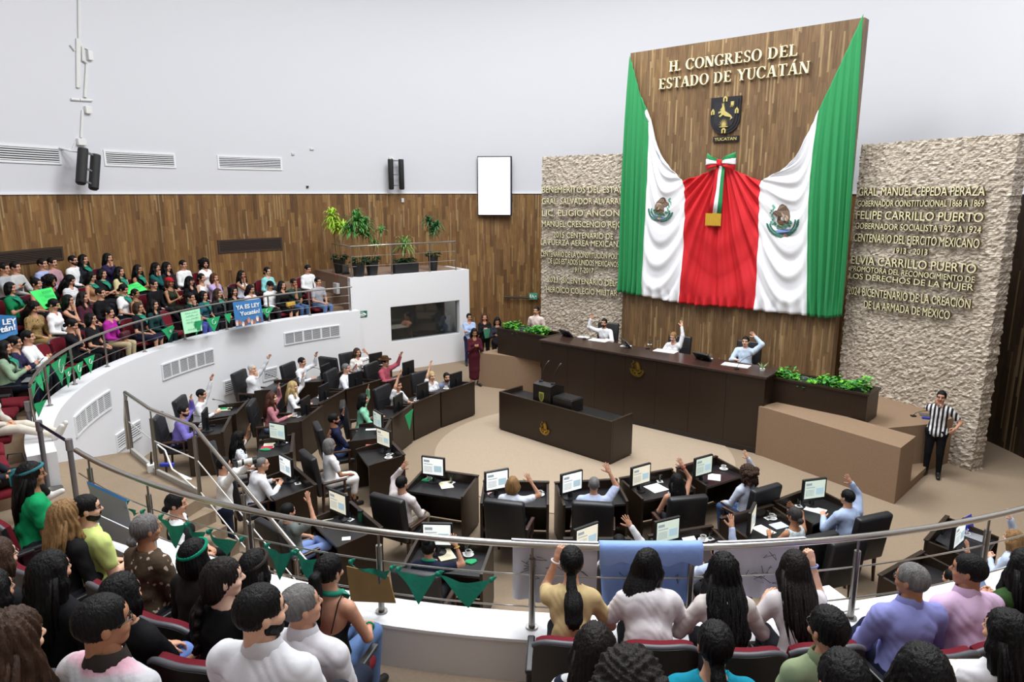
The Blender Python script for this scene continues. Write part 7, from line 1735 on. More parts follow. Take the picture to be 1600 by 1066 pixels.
for sh, d_ in (('a purple shirt', .3), ('a white shirt raising the left arm', .2), ('a white shirt with hand on chin', .3), ('a white dress with red embroidery', .2), ('a white shirt before the empty chair', .2)):
    q = who(sh); f = rotz(Vector((-.3, .62, 0)), q['rz']); p = q['loc'] + f; p.z = .752; g_ = rotz(Vector((.12, -.28, .28)), q['rz']); goose_mic('gooseneck_microphone', 'gooseneck microphone on desk of person in ' + sh, p, p + g_, 'desk microphones')
c = at(1440, 650, DZ); item('tablet', 'dark tablet on the tan platform beside the person in the striped polo', 'tablet', 1449, 649, DZ, -.4, (.3, .2, .015), mat('case_grey', '5a5550', .5)); item('small_box', 'small blue box on the tan platform edge', 'box', 1449, 655, DZ, -.4, (.2, .08, .04), mat('box_blue', '2a3a9a', .5))
goose_mic('platform_microphone', 'small black microphone on the tan platform', at(1427, 651, DZ), at(1427, 651, DZ) + Vector((.2, -.05, .14)))
# ================================================================ LEFT GALLERY AUDIENCE
def lgal(u, v, desc, **k):
    best = None
    for i, (r, f) in enumerate(LROWS):
        q = at(u, v, f + 1.17); e = math.hypot(q.x - PCX, q.y - PCY) - r
        if best is None or abs(e) < abs(best[0]): best = (e, i, q)
    e, i, q = best; r, f = LROWS[i]; d = Vector((q.x, q.y)).normalized(); t = Vector((q.x, q.y)).length
    for _ in range(40):          # walk along the sight line until the row radius is met
        c = d * t; e = math.hypot(c.x - PCX, c.y - PCY) - r
        if abs(e) < .14: break
        t -= .04 * (1 if e > 0 else -1) * (1 if (c - Vector((PCX, PCY))).dot(d) > 0 else -1)
    k.setdefault('h', .027); k.setdefault('other', 'lap'); s = k.pop('s', 1.0)
    ln = R(k.get('lean', 4)); k.setdefault('lean', 4)
    o = person(u, v, f, 'person in ' + desc, face=k.pop('face', (1.5, 15.5)), xy=(d.x * t - .05, d.y * t), seatkind='gal', short=desc, s=s, group='audience in the left gallery', **k)
    PEOPLE[-1]['row'] = i; return o
F = dict(fem=1)
LG = [(7, 418, 'a grey shirt and glasses, leftmost of the back row', dict(tc='a9abb0', glasses=1, other='phone')), (24, 414, 'a pale grey shirt with an arm along the seat, back row', dict(tc='c3c3c0', other='thigh')),
 (67, 412, 'a light blue shirt in the back row', dict(tc='a9b3de', other='lap')), (82, 408, 'a dusty pink shirt in the back row', dict(tc='b58f98', extra=('moustache',))), (115, 407, 'a white shirt and glasses in the back row', dict(tc='efefef', glasses=1, extra=('beard',))),
 (131, 404, 'dark clothes with a green scarf in the back row', dict(tc='23252b', hair='longside', scarf=True, **F)), (170, 410, 'dark purple with hand at the mouth, back row', dict(tc='2d2545', hair='shoulder', other='chin', **F)),
 (160, 427, 'a black t-shirt and green scarf with crossed arms', dict(tc='18181b', top='short', hair='bob', scarf=True, other='cross', **F)), (188, 427, 'a white and yellow top with a green scarf', dict(tc='d9cd9a', top='short', hair='longside', scarf=True, **F)),
 (217, 424, 'a black tank top and green scarf under the wood wall', dict(tc='19191b', top='tank', hair='longside', scarf=True, other='phone', skin=3, **F)), (245, 421, 'a teal top leaning on one hand', dict(tc='1f5a58', hair='wavy', other='chin', **F)),
 (262, 420, 'black with white sleeves in the third row', dict(tc='222226', hair='wavy', **F)), (287, 412, 'a white shirt in the third row, left of the white blouse', dict(tc='f0f0f0')),
 (17, 449, 'a green t-shirt holding a phone at the left', dict(tc='167a4a', top='short', hair='bob', other='phone', scarf=True, **F)), (58, 447, 'a tan top with a hair bun behind the green poster', dict(tc='b98d66', top='tank', hair='topbun', **F)),
 (79, 437, 'a black tank top with a green headband', dict(tc='17171a', top='tank', hair='curly', glasses=1, extra=('band3f7a3a',), skin=3, **F)), (110, 446, 'white and black with the head bowed', dict(tc='dcdce0', tk='hstripe', hair='longside', hp=25, **F)),
 (143, 436, 'a tan sleeveless top and green scarf', dict(tc='a87f5e', top='tank', hair='shoulder', scarf=True, hp=15, **F)), (193, 452, 'a white t-shirt and green scarf in the second row', dict(tc='f2f2f2', top='short', hair='lowbun', scarf=True, hp=18, **F)),
 (212, 454, 'an olive tank top beside the second green poster', dict(tc='5d6142', top='tank', hair='bun', skin=3, s=.9, **F)), (241, 446, 'a black shirt in the second row, legs crossed', dict(tc='17171b', legs='cross', bc='202024')),
 (266, 444, 'a red beret and dark olive dress', dict(tc='2f3326', top='tank', hair='bob', hc='r', extra=('capb01f2c',), other='phone', skin=3, bottom='skirt', bc='25251f', **F)), (298, 443, 'a black cap and black clothes', dict(tc='151517', hair='longside', extra=('cap151517',), **F)),
 (53, 482, 'a leopard print dress', dict(tc='9a7f55', tk='leopard', hair='long', bottom='skirt', bc='94794f', hp=25, face=(0, 12), **F)), (84, 480, 'a white blouse reading papers in the second row', dict(tc='efeef0', hair='lowbun', hp=20, **F)),
 (108, 473, 'a black sleeveless top with hand at the chin, second row', dict(tc='16161a', top='tank', hair='shoulder', glasses=1, other='chin', **F)), (131, 468, 'a dark burgundy patterned blouse', dict(tc='4a2430', hair='longside', hc='d', **F)),
 (158, 460, 'a black shirt with striped trousers beside', dict(tc='17171a', bc='1d1d21')), (171, 492, 'a magenta blouse and beige trousers', dict(tc='a52a8f', hair='lowbun', bc='cbb994', **F)),
 (143, 502, 'a black t-shirt and glasses in the front row', dict(tc='1a1a1c', top='short', hair='bob', glasses=1, bc='17171a', **F)), (112, 511, 'a black printed top with hand on the face, front row', dict(tc='1d1d22', tk='plain', hair='lowbun', other='chin', top='half', bc='18181b', hp=20, **F)),
 (217, 484, 'a black dress with a green scarf beside the rail', dict(tc='1b1c20', top='short', hair='bob', hc='b', glasses=1, scarf=True, bottom='skirt', bc='24243c', **F)), (241, 482, 'a dark teal top with long hair in the front row', dict(tc='1d3b3d', hair='longside', bc='1b3638', **F)),
 (299, 468, 'a black top with glasses behind the pale green poster', dict(tc='1a1b1e', hair='short', glasses=1, scarf=True, other='chin', bc='4a56a0')), (319, 466, 'a teal t-shirt and scarf behind the rail, left of the blue poster', dict(tc='2c5a68', top='short', hair='shoulder', scarf=True, **F)),
 (342, 461, 'a dark top with a large green scarf, near the blue poster', dict(tc='23262a', hair='longside', hc='b', scarf=True, **F)), (366, 463, 'black clothes right behind the blue poster', dict(tc='17171a', hair='shoulder', **F)),
 (44, 527, 'a white shirt using a phone in the front row', dict(tc='efeff0', other='phone', bc='22252f')), (23, 535, 'a dark plaid shirt and glasses in the front row', dict(tc='2a2440', tk='plaid', hair='bun', glasses=1, other='phone', bc='23262e', **F)),
 (7, 546, 'a sage green jacket with a laptop, front row at the left edge', dict(tc='8fa78c', hair='longside', scarf=True, other='phone', bc='1d2433', **F)),
 (321, 416, 'a white frilled blouse in the third row', dict(tc='f0eef0', top='short', hair='curly', hyaw=-20, **F)), (316, 437, 'a white strapless top with a green ribbon', dict(tc='eeeeee', top='tank', hair='lowbun', bc='6a7fae', **F)), (336, 437, 'a lavender blouse with hand on mouth', dict(tc='b7a3d0', top='short', hair='bob', hc='r', other='chin', **F)),
 (379, 432, 'a white tank top with a hand to the chin', dict(tc='efefef', top='tank', hair='longside', other='chin', skin=3, bc='aab0d8', **F)), (419, 425, 'an aqua shirt and glasses', dict(tc='8fcfd0', hair='lowbun', glasses=1, skin=1, **F)),
 (482, 423, 'a white shirt alone at the right end, back rows', dict(tc='efefef', hair='short', hp=15, bc='232a52')), (392, 455, 'a pale pink top right of the blue poster', dict(tc='e5d3d3', hair='shoulder', hp=15, **F)),
 (423, 448, 'a white shirt and black cap', dict(tc='f1f1f1', hair='short', extra=('cap17171a',), hp=15, bc='2c2c30')), (442, 450, 'a black dress with a yellow purse', dict(tc='17171a', hair='shoulder', bottom='skirt', bc='17171a', **F)),
 (460, 442, 'a dark green polo and jeans with hand on cheek', dict(tc='2d4038', top='short', other='chin', bc='4f6a94', skin=3)), (498, 444, 'a grey polo and jeans, last of the front row', dict(tc='a6a6ae', top='short', bc='5d7397'))]
for u, v, d_, k in LG: lgal(u, v, d_, **k)
# people of the front row at the left edge whose legs rest by the ledge
person(-22, 600, 1.8, 'person in beige trousers with white shoes propped on the ledge, cut by the left edge', tc='c9c2b8', bc='d5cdbf', legs='prop', shoes='w', fem=1, hair='shoulder', face=(1, 11.5), h=.022, seatkind='gal', short='beige trousers with propped shoes')
PEOPLE[-1]['row'] = 0
person(-30, 672, 1.66, 'person in dark trousers with crossed legs, cut by the left edge', tc='22262e', bc='211f1e', legs='cross', face=(2, 11), h=.022, skin=3, seatkind='gal', short='dark trousers with crossed legs', shoes='w')
PEOPLE[-1]['row'] = 0
# ================================================================ NEAR AUDIENCE
def near(u, v, row, desc, **k):
    k.setdefault('h', .0165); k.setdefault('lean', 6)
    o = person(u, v, NROWS[row - 1][1], 'person in ' + desc, seatkind=k.pop('seatkind', 'near'), short=desc, group='audience in the near gallery', **k); PEOPLE[-1]['row'] = row - 1; return o
near(50, 742, 1, 'a bright green top with a teal hair ribbon, seen in profile', tc='14955c', top='short', fem=1, hair='long', glasses=1, extra=('band3d7d86', 'ribn3d7d86'), skin=3, hyaw=-12, face=(2.5, 13), heavy=1)
near(103, 806, 1, 'black with long light brown locks over the seat back', tc='1c1b1d', fem=1, hair='wavy', hc='l', hyaw=-5)
near(136, 796, 1, 'a pale yellow-green shirt, chin raised', tc='cfdd86', top='short', hair='short', glasses=1, hyaw=-25, skin=1, extra=('beard',), heavy=1)
near(229, 828, 1, 'a brown floral print blouse with a low bun', tc='4d4033', tk='floral', top='half', fem=1, hair='lowbun', hc='g', skin=3, hyaw=-12, heavy=1)
near(304, 868, 1, 'dark clothes with a green band round the head', tc='24221f', fem=1, hair='bob', extra=('band17896a',), skin=2)
near(398, 886, 1, 'black with a headband and green collar', tc='161618', fem=1, hair='long', scarf=True, extra=('band3a3430',))
near(515, 893, 1, 'a thin-strapped camisole with a long ponytail', tc='17171a', top='cami', fem=1, hair='pony', scarf=True, extra=('strap', 'wrstR17896a'), skin=2, hyaw=-8, other='thigh', bc='5f7aa8')
near(350, 905, 2, 'a black t-shirt with a long braid', tc='121214', top='short', fem=1, hair='braid', hc='d', hyaw=-38, skin=4, heavy=1, lean=4)
near(408, 958, 3, 'a crisp white shirt, seen from behind, with dark beard', tc='d9d9dd', hair='short', hyaw=-32, extra=('beard',), heavy=1, skin=1, collar=True, h=.0115, lean=4)
near(471, 948, 2, 'a white pleated shirt with navy trousers', tc='d6d4d9', hair='short', hc='g', hyaw=-35, hp=-8, skin=2, heavy=1, collar=True, bc='1f2433', h=.0115)
near(163, 975, 3, 'a pink and grey striped t-shirt with a thin glasses frame', tc='c6c6cb', tk='pastel', top='short', hair='short', glasses=1, hyaw=-30, skin=3, collar='3a3432', h=.014, bc='2a2a2e')
near(22, 1002, 3, 'a grey t-shirt with a smart watch, using a phone', tc='8d8780', top='short', fem=1, hair='wavy', hc='b', other='phone', extra=('wrstRe4e4e4',), hyaw=-10, h=.014, skin=1)
near(80, 893, 2, 'black with long black hair falling behind the seat', tc='131316', fem=1, hair='long', lean=2)
near(190, 930, 2, 'a dark tee with a hand on blue jeans', tc='141417', top='short', fem=1, hair='bob', other='thigh', bc='6d86c2', lean=-2)
near(-4, 872, 2, 'pink glasses at the left edge', tc='1a1a1c', fem=1, hair='bob', hc='b', glasses=1, skin=1)
near(-12, 925, 2, 'a green sleeve at the left edge', tc='178a58', top='short', fem=1, hair='bob', skin=2)
person(276, 788, 1.05, 'person in a black vest over a white sleeve on the stair side, in profile', face=(3.5, 9), tc='e6e6ea', top='long', extra=('vest',), bc='17171a', fem=1, hair='lowbun', hyaw=0, seatkind='arm', short='a black vest', lean=2, h=.018)
near(893, 880, 1, 'a tan t-shirt with a low ponytail, holding the rail', tc='c6ad7f', top='short', fem=1, hair='lowpony', upside='L', upw=tuple(at(873, 853, 2.95)), up=(873, 850), handpose='grip', lean=27, skin=2, extra=('wrstLe6e2e2',), h=.0145, other='desk', face=(1.3, 15))
near(1012, 884, 1, 'a white t-shirt with a lanyard, looking right', tc='dcd6d9', top='short', fem=1, hair='shoulder', lean=26, hyaw=-35, glasses=1, other='desk', heavy=1, extra=('lanyard',), h=.0145, skin=1, face=(1.6, 15))
near(1130, 892, 1, 'an off-white jacket with long wavy locks', tc='d8cfcb', fem=1, hair='wavy', hc='k', lean=27, other='desk', h=.0145, face=(1.8, 15))
near(1241, 886, 1, 'a white t-shirt with very long straight hair, hand on the rail', tc='dbd4d7', top='short', fem=1, hair='long', hc='d', lean=25, upside='R', upw=tuple(at(1268, 860, 2.95)), up=(1268, 860), handpose='grip', extra=('wrstR8f9fd0',), h=.0145, skin=1, other='desk', face=(2.2, 15))
near(1424, 908, 1, 'a lavender-blue shirt with grey temples', tc='8f92cf', hair='short', hc='g', hyaw=28, heavy=1, collar=True, skin=3, glasses=1, h=.0145, bc='1d2136', legs='cross', other='thigh')
near(1513, 893, 1, 'a pale pink shirt with short dark hair', tc='d9b9d8', hair='short', hyaw=40, heavy=1, collar=True, skin=3, h=.0145, lean=8, other='thigh')
near(1600, 885, 1, 'a dark green top at the right edge', tc='35502a', fem=1, hair='longside', other='phone', h=.016, skin=2)
near(930, 1012, 2, 'a navy and white striped top', tc='1d2030', tk='hstripe', top='short', fem=1, hair='long', hc='d', h=.0145, bc='8f9cc8')
near(1117, 1010, 2, 'a turquoise blouse with embroidered shoulders', tc='1387a0', top='short', fem=1, hair='lowpony', hc='k', h=.0145, heavy=1)
near(1293, 985, 2, 'a sage green shirt and glasses', tc='8d9a78', top='short', fem=1, hair='lowpony', glasses=1, hyaw=18, h=.0145, collar=True, skin=2, bc='138a62')
near(983, 1082, 3, 'dark clothes, only the curly crown of the head in view', tc='222226', fem=1, hair='curly', hc='d')
near(1440, 1058, 3, 'dark clothes with smooth black hair, bottom right', tc='26262a', fem=1, hair='bob')
near(1572, 990, 2, 'a white blouse with pearl earrings, lower right', tc='dcdade', top='half', fem=1, hair='long', hc='k', hyaw=22, skin=2, h=.0145, bc='aebfe0', other='thigh')
near(1316, 1068, 3, 'dark clothes, bottom centre right', tc='3a3f33', fem=1, hair='lowpony')
# ================================================================ THEATRE SEATS
def make_seat():
    t = empty('theater_seat', (0, 0, 0)); Mx = Matrix.Translation((0, -.2, .40)) @ Matrix.Rotation(R(11), 4, 'X')
    mb = MB(); mb.rbox((-.235, -.2, .36), (.235, .28, .46), .04, seg=3); mb.build('seat_cushion', REDFAB, t, smooth=50)
    def curved(y0, y1, z0, z1, w, r, top, nm, m):
        n = 12; vs = []; zs = [z0 + (z1 - z0) * j / 6 for j in range(7)]
        for sgn, y in ((0, y0), (1, y1)):
            for i in range(n + 1):
                x = -w + 2 * w * i / n; q = (x / w)
                for j, z in enumerate(zs):
                    zz = z - (z - z0) / (z1 - z0) * .07 * abs(q) ** 4; yy = y + .05 * q * q
                    vs.append(Mx @ Vector((x * (1 - .06 * (j / 6) ** 4), yy, zz)))
        k = (n + 1) * 7; fs = []
        for i in range(n):
            for j in range(6):
                a = i * 7 + j; fs.append((a, a + 7, a + 8, a + 1)); fs.append((k + a, k + a + 1, k + a + 8, k + a + 7))
        for i in range(n): a = i * 7; fs.append((a, k + a, k + a + 7, a + 7)); a += 6; fs.append((a, a + 7, k + a + 7, k + a))
        for j in range(6): a = j; fs.append((a, a + 1, k + a + 1, k + a)); a = n * 7 + j; fs.append((a, k + a, k + a + 1, a + 1))
        mb = MB(); mb.add(vs, fs); return mb.build(nm, m, t, smooth=40)
    curved(-.035, .012, .02, .548, .25, 0, 0, 'back_cushion', REDFAB)
    sh = curved(-.075, -.03, -.1, .548, .265, 0, 0, 'back_shell', mat('seat_shell', '17171a', .45))
    mb = MB(); pts = []
    for i in range(13):
        q = -1 + 2 * i / 12; x = q * .25; pts.append(Mx @ Vector((x, -.05 + .05 * q * q, .545 - .07 * abs(q) ** 4)))
    mb.tube(pts, .021, 8); mb.build('shell_rim', mat('seat_rim', '55555b', .45), t, smooth=60)
    for x in (-.28, .28):
        mb = MB(); mb.rbox((x - .028, -.24, .60), (x + .028, .16, .635), .012); mb.rbox((x - .022, -.2, .0), (x + .022, .02, .6), .01); mb.build('armrest', mat('seat_arm', '1c1c1f', .4), t)
    mb = MB(); mb.rbox((-.2, -.1, 0), (.2, .05, .34), .02); mb.build('pedestal', BLACKP, t)
    return t
SEAT0 = make_seat(); su = [0]
def seat(loc, rz, lab, grp):
    o = SEAT0 if su[0] == 0 else copy_tree(SEAT0, loc, rz, lab, 'seat', grp)
    su[0] += 1; o.location = loc; o.rotation_euler = (0, 0, rz); tag(o, lab, 'seat', grp)
def sshort(p):
    b = p['short'].split(',')[0]; return b if sum(1 for q in PEOPLE if q['short'] and q['short'].split(',')[0] == b) == 1 else p['short']
def seat_rows(kind, rows, cx, cy, limits, grp, empty_lab, aisle=None):
    for ri, (r, f) in enumerate(rows):
        ps = sorted([(math.degrees(math.atan2(p['loc'].y - cy, p['loc'].x - cx)) % 360, p) for p in PEOPLE if p['kind'] == kind and p.get('row') == ri], key=lambda q: q[0])
        last = None; lp_ = None
        for a, p in ps:
            rr = math.hypot(p['loc'].x - cx, p['loc'].y - cy)
            if last is None or (a - last) * PI / 180 * r > .42: 
                face = a + 180; seat((cx + rr * math.cos(R(a)), cy + rr * math.sin(R(a)), p['floor']), R(face) - PI / 2, 'red seat under person in ' + sshort(p), grp)
            if last is not None:
                gap = (a - last) * PI / 180 * r; n = int(gap / .58) - 1
                if n > 0 and not (aisle and last < aisle < a):
                    for k in range(n):
                        b = last + (a - last) * (k + 1) / (n + 1); seat((cx + r * math.cos(R(b)), cy + r * math.sin(R(b)), f), R(b + 180) - PI / 2, 'empty red seat %s person in %s' % (('beside', 'two places from', 'three places from', 'four places from', 'five places from', 'six places from')[min(k, 5)], sshort(lp_)), grp)
            last = a; lp_ = p
seat_rows('gal', LROWS, PCX, PCY, None, 'red seats of the left gallery', 'empty dark red seat between people in the left gallery')
seat_rows('near', NROWS, NCX, NCY, None, 'red seats of the near gallery', 'empty dark red seat between people in the near gallery', 261.5)
p = [q for q in PEOPLE if q['kind'] == 'arm'][0]
t = empty('tan_armchair', p['loc'], p['rz'], 'tan upholstered armchair under the person in a black vest', 'armchair'); TAN = mat('armchair_tan', '8d7a66', .9, bump=.2, bscale=150)
mb = MB(); mb.rbox((-.3, -.28, .12), (.3, .32, .46), .05, seg=3); mb.build('seat', TAN, t, smooth=50); mb = MB(); mb.rbox((-.36, -.42, .1), (.36, -.26, .85), .05, seg=3); mb.build('backrest', TAN, t, smooth=50)
for x in (-.36, .36): mb = MB(); mb.rbox((x - .07, -.3, .1), (x + .07, .32, .62), .05, seg=3); mb.build('armrest', TAN, t, smooth=50)
for x in (-.3, .3): mb = MB(); mb.box((x - .03, -.3, -.0), (x + .03, .3, .12)); mb.build('leg', WOODARM, t)
mb = MB(); mb.rbox((-.55, -.5, -.18), (.55, .75, 0), .01); o = mb.build('floor_step', CARPET); o.location = p['loc']; o.rotation_euler = (0, 0, p['rz']); struct(o)
# phones in hands
for q in PEOPLE:
    pass
for sh in ('a green t-shirt holding a phone at the left', 'a white shirt using a phone in the front row', 'a dark plaid shirt and glasses in the front row', 'a grey shirt and glasses, leftmost of the back row', 'a red beret and dark olive dress', 'a black tank top and green scarf under the wood wall', 'a grey t-shirt with a smart watch, using a phone', 'a dark green top at the right edge'):
    q = who(sh); held(q, 'phone held by person in ' + sh, 'phones in the audience', mat('phone_lit', 'b9c9ee', .2, emit='b9ccf5', emit_s=.8) if 'smart watch' in sh else None)
q = who('a sage green jacket with a laptop, front row at the left edge'); c = q['loc'] + rotz(Vector((0, .36, .62)), q['rz']); t = empty('laptop', c, q['rz'], 'silver laptop on the lap of the person in a sage green jacket', 'laptop')
mb = MB(); mb.rbox((-.16, -.11, 0), (.16, .11, .015), .004); mb.build('keyboard_base', mat('laptop_silver', 'b9bac0'), t); mb = MB(); mb.rbox((-.16, 0, 0), (.16, .01, .22), .004, 0, Matrix.Translation((0, .11, .01)) @ Matrix.Rotation(-.35, 4, 'X')); mb.build('lid', mat('laptop_silver', 'b9bac0'), t)
# ================================================================ POSTERS, PENNANTS, KERCHIEFS, CLOTHS
def sheet_quad(nm, P, m, parent=None, th=.006, sag=0.0, n=8, wob=0.0):
    """P: tl, tr, br, bl world points; thin bent sheet with real thickness"""
    tl, tr, br, bl = [Vector(p) for p in P]; nr = (tr - tl).cross(bl - tl).normalized(); mb = MB(); vs = []
    for o_ in (0, th):
        for i in range(n + 1):
            for j in range(n + 1):
                x, y = i / n, j / n; p = (tl * (1 - x) + tr * x) * (1 - y) + (bl * (1 - x) + br * x) * y
                vs.append(p + nr * (o_ + sag * math.sin(PI * x) * math.sin(PI * y) + wob * math.sin(7 * x + 2 * y) * y))
    w = n + 1; k = w * w; fs = []
    for i in range(n):
        for j in range(n):
            a = i * w + j; fs += [(a, a + 1, a + w + 1, a + w), (k + a, k + a + w, k + a + w + 1, k + a + 1)]
    for i in range(n):
        a = i; fs.append((a, k + a, k + a + 1, a + 1)); a = n * w + i; fs.append((a, a + 1, k + a + 1, k + a)); a = i * w; fs.append((a, a + w, k + a + w, k + a)); a = i * w + n; fs.append((a, k + a, k + a + w, a + w))
    mb.add(vs, fs); return mb.build(nm, m, parent, smooth=40)
def pq(pix, z, drop=0.0):
    """poster corners: top edge on height z, bottom corners at the same depth"""
    a, b = at(*pix[0], z), at(*pix[1], z); return [a, b, at_depth(*pix[2], depth_of(b)), at_depth(*pix[3], depth_of(a))]
def poster_frame(P):
    tl, tr, br, bl = P; x = (tr - tl); y = (tl - bl); n = x.cross(y).normalized(); return lambda a, b, t: bl + x * a + y * b + n * t + (br - bl - x) * (a * (1 - b)), n
NEON = mat('neon_poster', '3fe06a', .6); PALEG = mat('pale_green_poster', 'a9e3b9', .7); BLUEP = mat('blue_poster', '2f6fa6', .6); INK = mat('ink', '2a3b33', .7)
P = pq([(356, 472.5), (399.8, 466.5), (404.5, 503.5), (361.3, 512)], 2.89); P = [p + Vector((.12, -.0, 0)) for p in P]
t = empty('protest_poster', (0, 0, 0), 0, 'blue poster with white words YA ES LEY Yucatán on the gallery railing', 'poster'); sheet_quad('sheet', P, BLUEP, t); f, n = poster_frame(P); fr = mat('poster_white', 'f2f2f2', .6)
def ptext(txt, f, n, x0, x1, y, cap, t, m, bold=.03):
    a, b, c = f(x0, y, 0), f(x1, y, 0), f(x0, y + cap, 0); return text_on('text_line', txt, a, b, (c - a).length, n, m, t, depth=.004, off=.012, bold=bold)
ptext('YA ES LEY', f, n, .07, .93, .68, .17, t, fr); ptext('Yucatán!', f, n, .18, .9, .42, .17, t, fr)
hm = [mat('hand_tone_%d' % i, c, .7) for i, c in enumerate(('e2b9a5', 'a06a52', 'f0d3c4', '7c4a3a', 'c98f76'))]
for i in range(9):
    x = .05 + .105 * i; y = .02 + .07 * math.sin(i * 1.9 + .5); mb = MB(); pl_ = [(-.035, 0), (.03, 0), (.045, .1), (.04, .2), (.02, .21), (.018, .14), (.008, .14), (.006, .23), (-.012, .23), (-.014, .14), (-.024, .13), (-.03, .2), (-.046, .19), (-.045, .1)]
    mb.prism([(x + a, max(.0, y + b)) for a, b in pl_], .008, .012, f); mb.build('hand_print', hm[i % 5], t)
P = pq([(274, 488.5), (304, 482), (308.4, 516.6), (280.3, 522.3)], 2.88); P = [p + Vector((.12, 0, 0)) for p in P]; t = empty('protest_poster', (0, 0, 0), 0, 'pale green handwritten poster hung on the gallery railing', 'poster'); sheet_quad('sheet', P, PALEG, t); f, n = poster_frame(P)
mb = MB(); rg = random.Random(5)
for y in (.86, .72, .58, .44, .12):
    x = .2
    while x < .85: w = rg.uniform(.02, .05); mb.prism(rct(x, y, x + w * .5, y + rg.uniform(.03, .08)), .008, .011, f); x += w + .02
mb.build('handwriting', mat('ink_faint', '86bd9b', .7), t)
mb = MB(); mb.prism(ringpoly(.86, .14, .05, .05, 0, 180, .015, .015, 10), .008, .012, f); mb.prism(ringpoly(.86, .14, .05, .05, 180, 360, .015, .015, 10), .008, .012, f); mb.prism(rct(.85, .0, .87, .1), .008, .012, f); mb.prism(rct(.82, .04, .9, .055), .008, .012, f); mb.build('female_symbol', mat('ink_dark', '1d2b22', .7), t)
def at_r(u, v, r):
    d = ray(u, v); a = d.x ** 2 + d.y ** 2; bq = -2 * (PCX * d.x + PCY * d.y); c = PCX ** 2 + PCY ** 2 - r * r; return Vector((0, 0, CAM_H)) + d * ((-bq + math.sqrt(bq * bq - 4 * a * c)) / (2 * a))
P = [at_r(-10, 491, 9.3), at_r(25, 494, 9.2), None, None]; P[2] = at_depth(28, 522, depth_of(P[1]) - .05); P[3] = at_depth(-10, 536, depth_of(P[0]) - .05); t = empty('protest_poster', (0, 0, 0), 0, 'blue poster with white lettering cut by the left edge', 'poster'); sheet_quad('sheet', P, BLUEP, t, sag=.03); f, n = poster_frame(P); ptext('YA ES LEY', f, n, -.9, .93, .62, .2, t, fr) if False else ptext('LEY', f, n, .35, .95, .6, .22, t, fr); ptext('tán!', f, n, .25, .9, .3, .22, t, fr)
for pix, r_, lab in (([(46, 455.7), (80.6, 449), (94.7, 479), (70, 483)], 9.75, 'neon green handwritten poster held in the left gallery, nearer the left edge'), ([(198.7, 446), (214.7, 440.6), (230.6, 452.8), (199.7, 460)], 9.8, 'small neon green poster held in the middle of the left gallery')):
    a_, b_ = at_r(*pix[0], r_), at_r(*pix[1], r_); P = [a_, b_, at_depth(*pix[2], depth_of(b_)), at_depth(*pix[3], depth_of(a_))]; t = empty('protest_poster', (0, 0, 0), 0, lab, 'poster'); sheet_quad('sheet', P, NEON, t, sag=.05); f, n = poster_frame(P); mb = MB()
    for y in (.7, .45):
        x = .35
        while x < .8: w = rg.uniform(.03, .07); mb.prism(rct(x, y, x + w * .4, y + .12), .05, .056, f); x += w + .02
    mb.build('handwriting', mat('ink_green', '2a9a55', .7), t)
def kerchief(tri, z, lab, m, grp, knots=True, out=.015, cat='bandana', nm='green_kerchief', mark=False):
    a, b = at(*tri[0], z), at(*tri[1], z); c = at_depth(*tri[2], (depth_of(a) + depth_of(b)) / 2); nr = (b - a).cross(c - a).normalized()
    if nr.dot(Vector((0, 0, CAM_H)) - a) < 0: nr = -nr
    t = empty(nm, (0, 0, 0), 0, lab, cat, grp); mb = MB(); N_ = 9; vs = []; idx = {}
    for o_ in (0, 1):
        for i in range(N_ + 1):
            for j in range(N_ + 1 - i):
                x, y = i / N_, j / N_; p = a * (1 - x - y) + b * x + c * y; sagz = -.18 * (b - a).length * 4 * x * (1 - x - y) * .5 if knots else 0
                idx[(o_, i, j)] = len(vs); vs.append(p + Vector((0, 0, sagz)) + nr * (out + .006 * o_ + (.022 if knots else .008) * math.sin(9 * x + 6 * y + a.x * 5) * (1 - y * .5)))
    fs = []
    for o_ in (0, 1):
        for i in range(N_):
            for j in range(N_ - i):
                q = (idx[(o_, i, j)], idx[(o_, i + 1, j)], idx[(o_, i, j + 1)]); fs.append(q if o_ else q[::-1])
                if i + j < N_ - 1: q = (idx[(o_, i + 1, j)], idx[(o_, i + 1, j + 1)], idx[(o_, i, j + 1)]); fs.append(q if o_ else q[::-1])
    mb.add(vs, fs); mb.build('cloth', m, t, smooth=60)
    if knots:
        for p in (a, b):
            mb = MB(); mb.rbox((-.018, -.018, -.022), (.018, .018, .018), .012, 0, Matrix.Translation(p) @ Matrix.Rotation(.6, 4, 'Z')); mb.tube([p, p + Vector((.02, 0, .015)), p + Vector((.04, -.01, .03))], [.01, .014, .004], 6); mb.build('knot', m, t, smooth=50)
    if mark:
        ctr = a * .36 + b * .36 + c * .28; u_ = (b - a).normalized(); w_ = (c - (a + b) / 2).normalized(); rr = (b - a).length * .13; mb = MB()
        mb.tube([ctr + nr * (out + .02) + u_ * (rr * math.cos(k * PI / 8)) + w_ * (rr * math.sin(k * PI / 8)) for k in range(13)], .006, 5); mb.build('white_mark', fr, t)
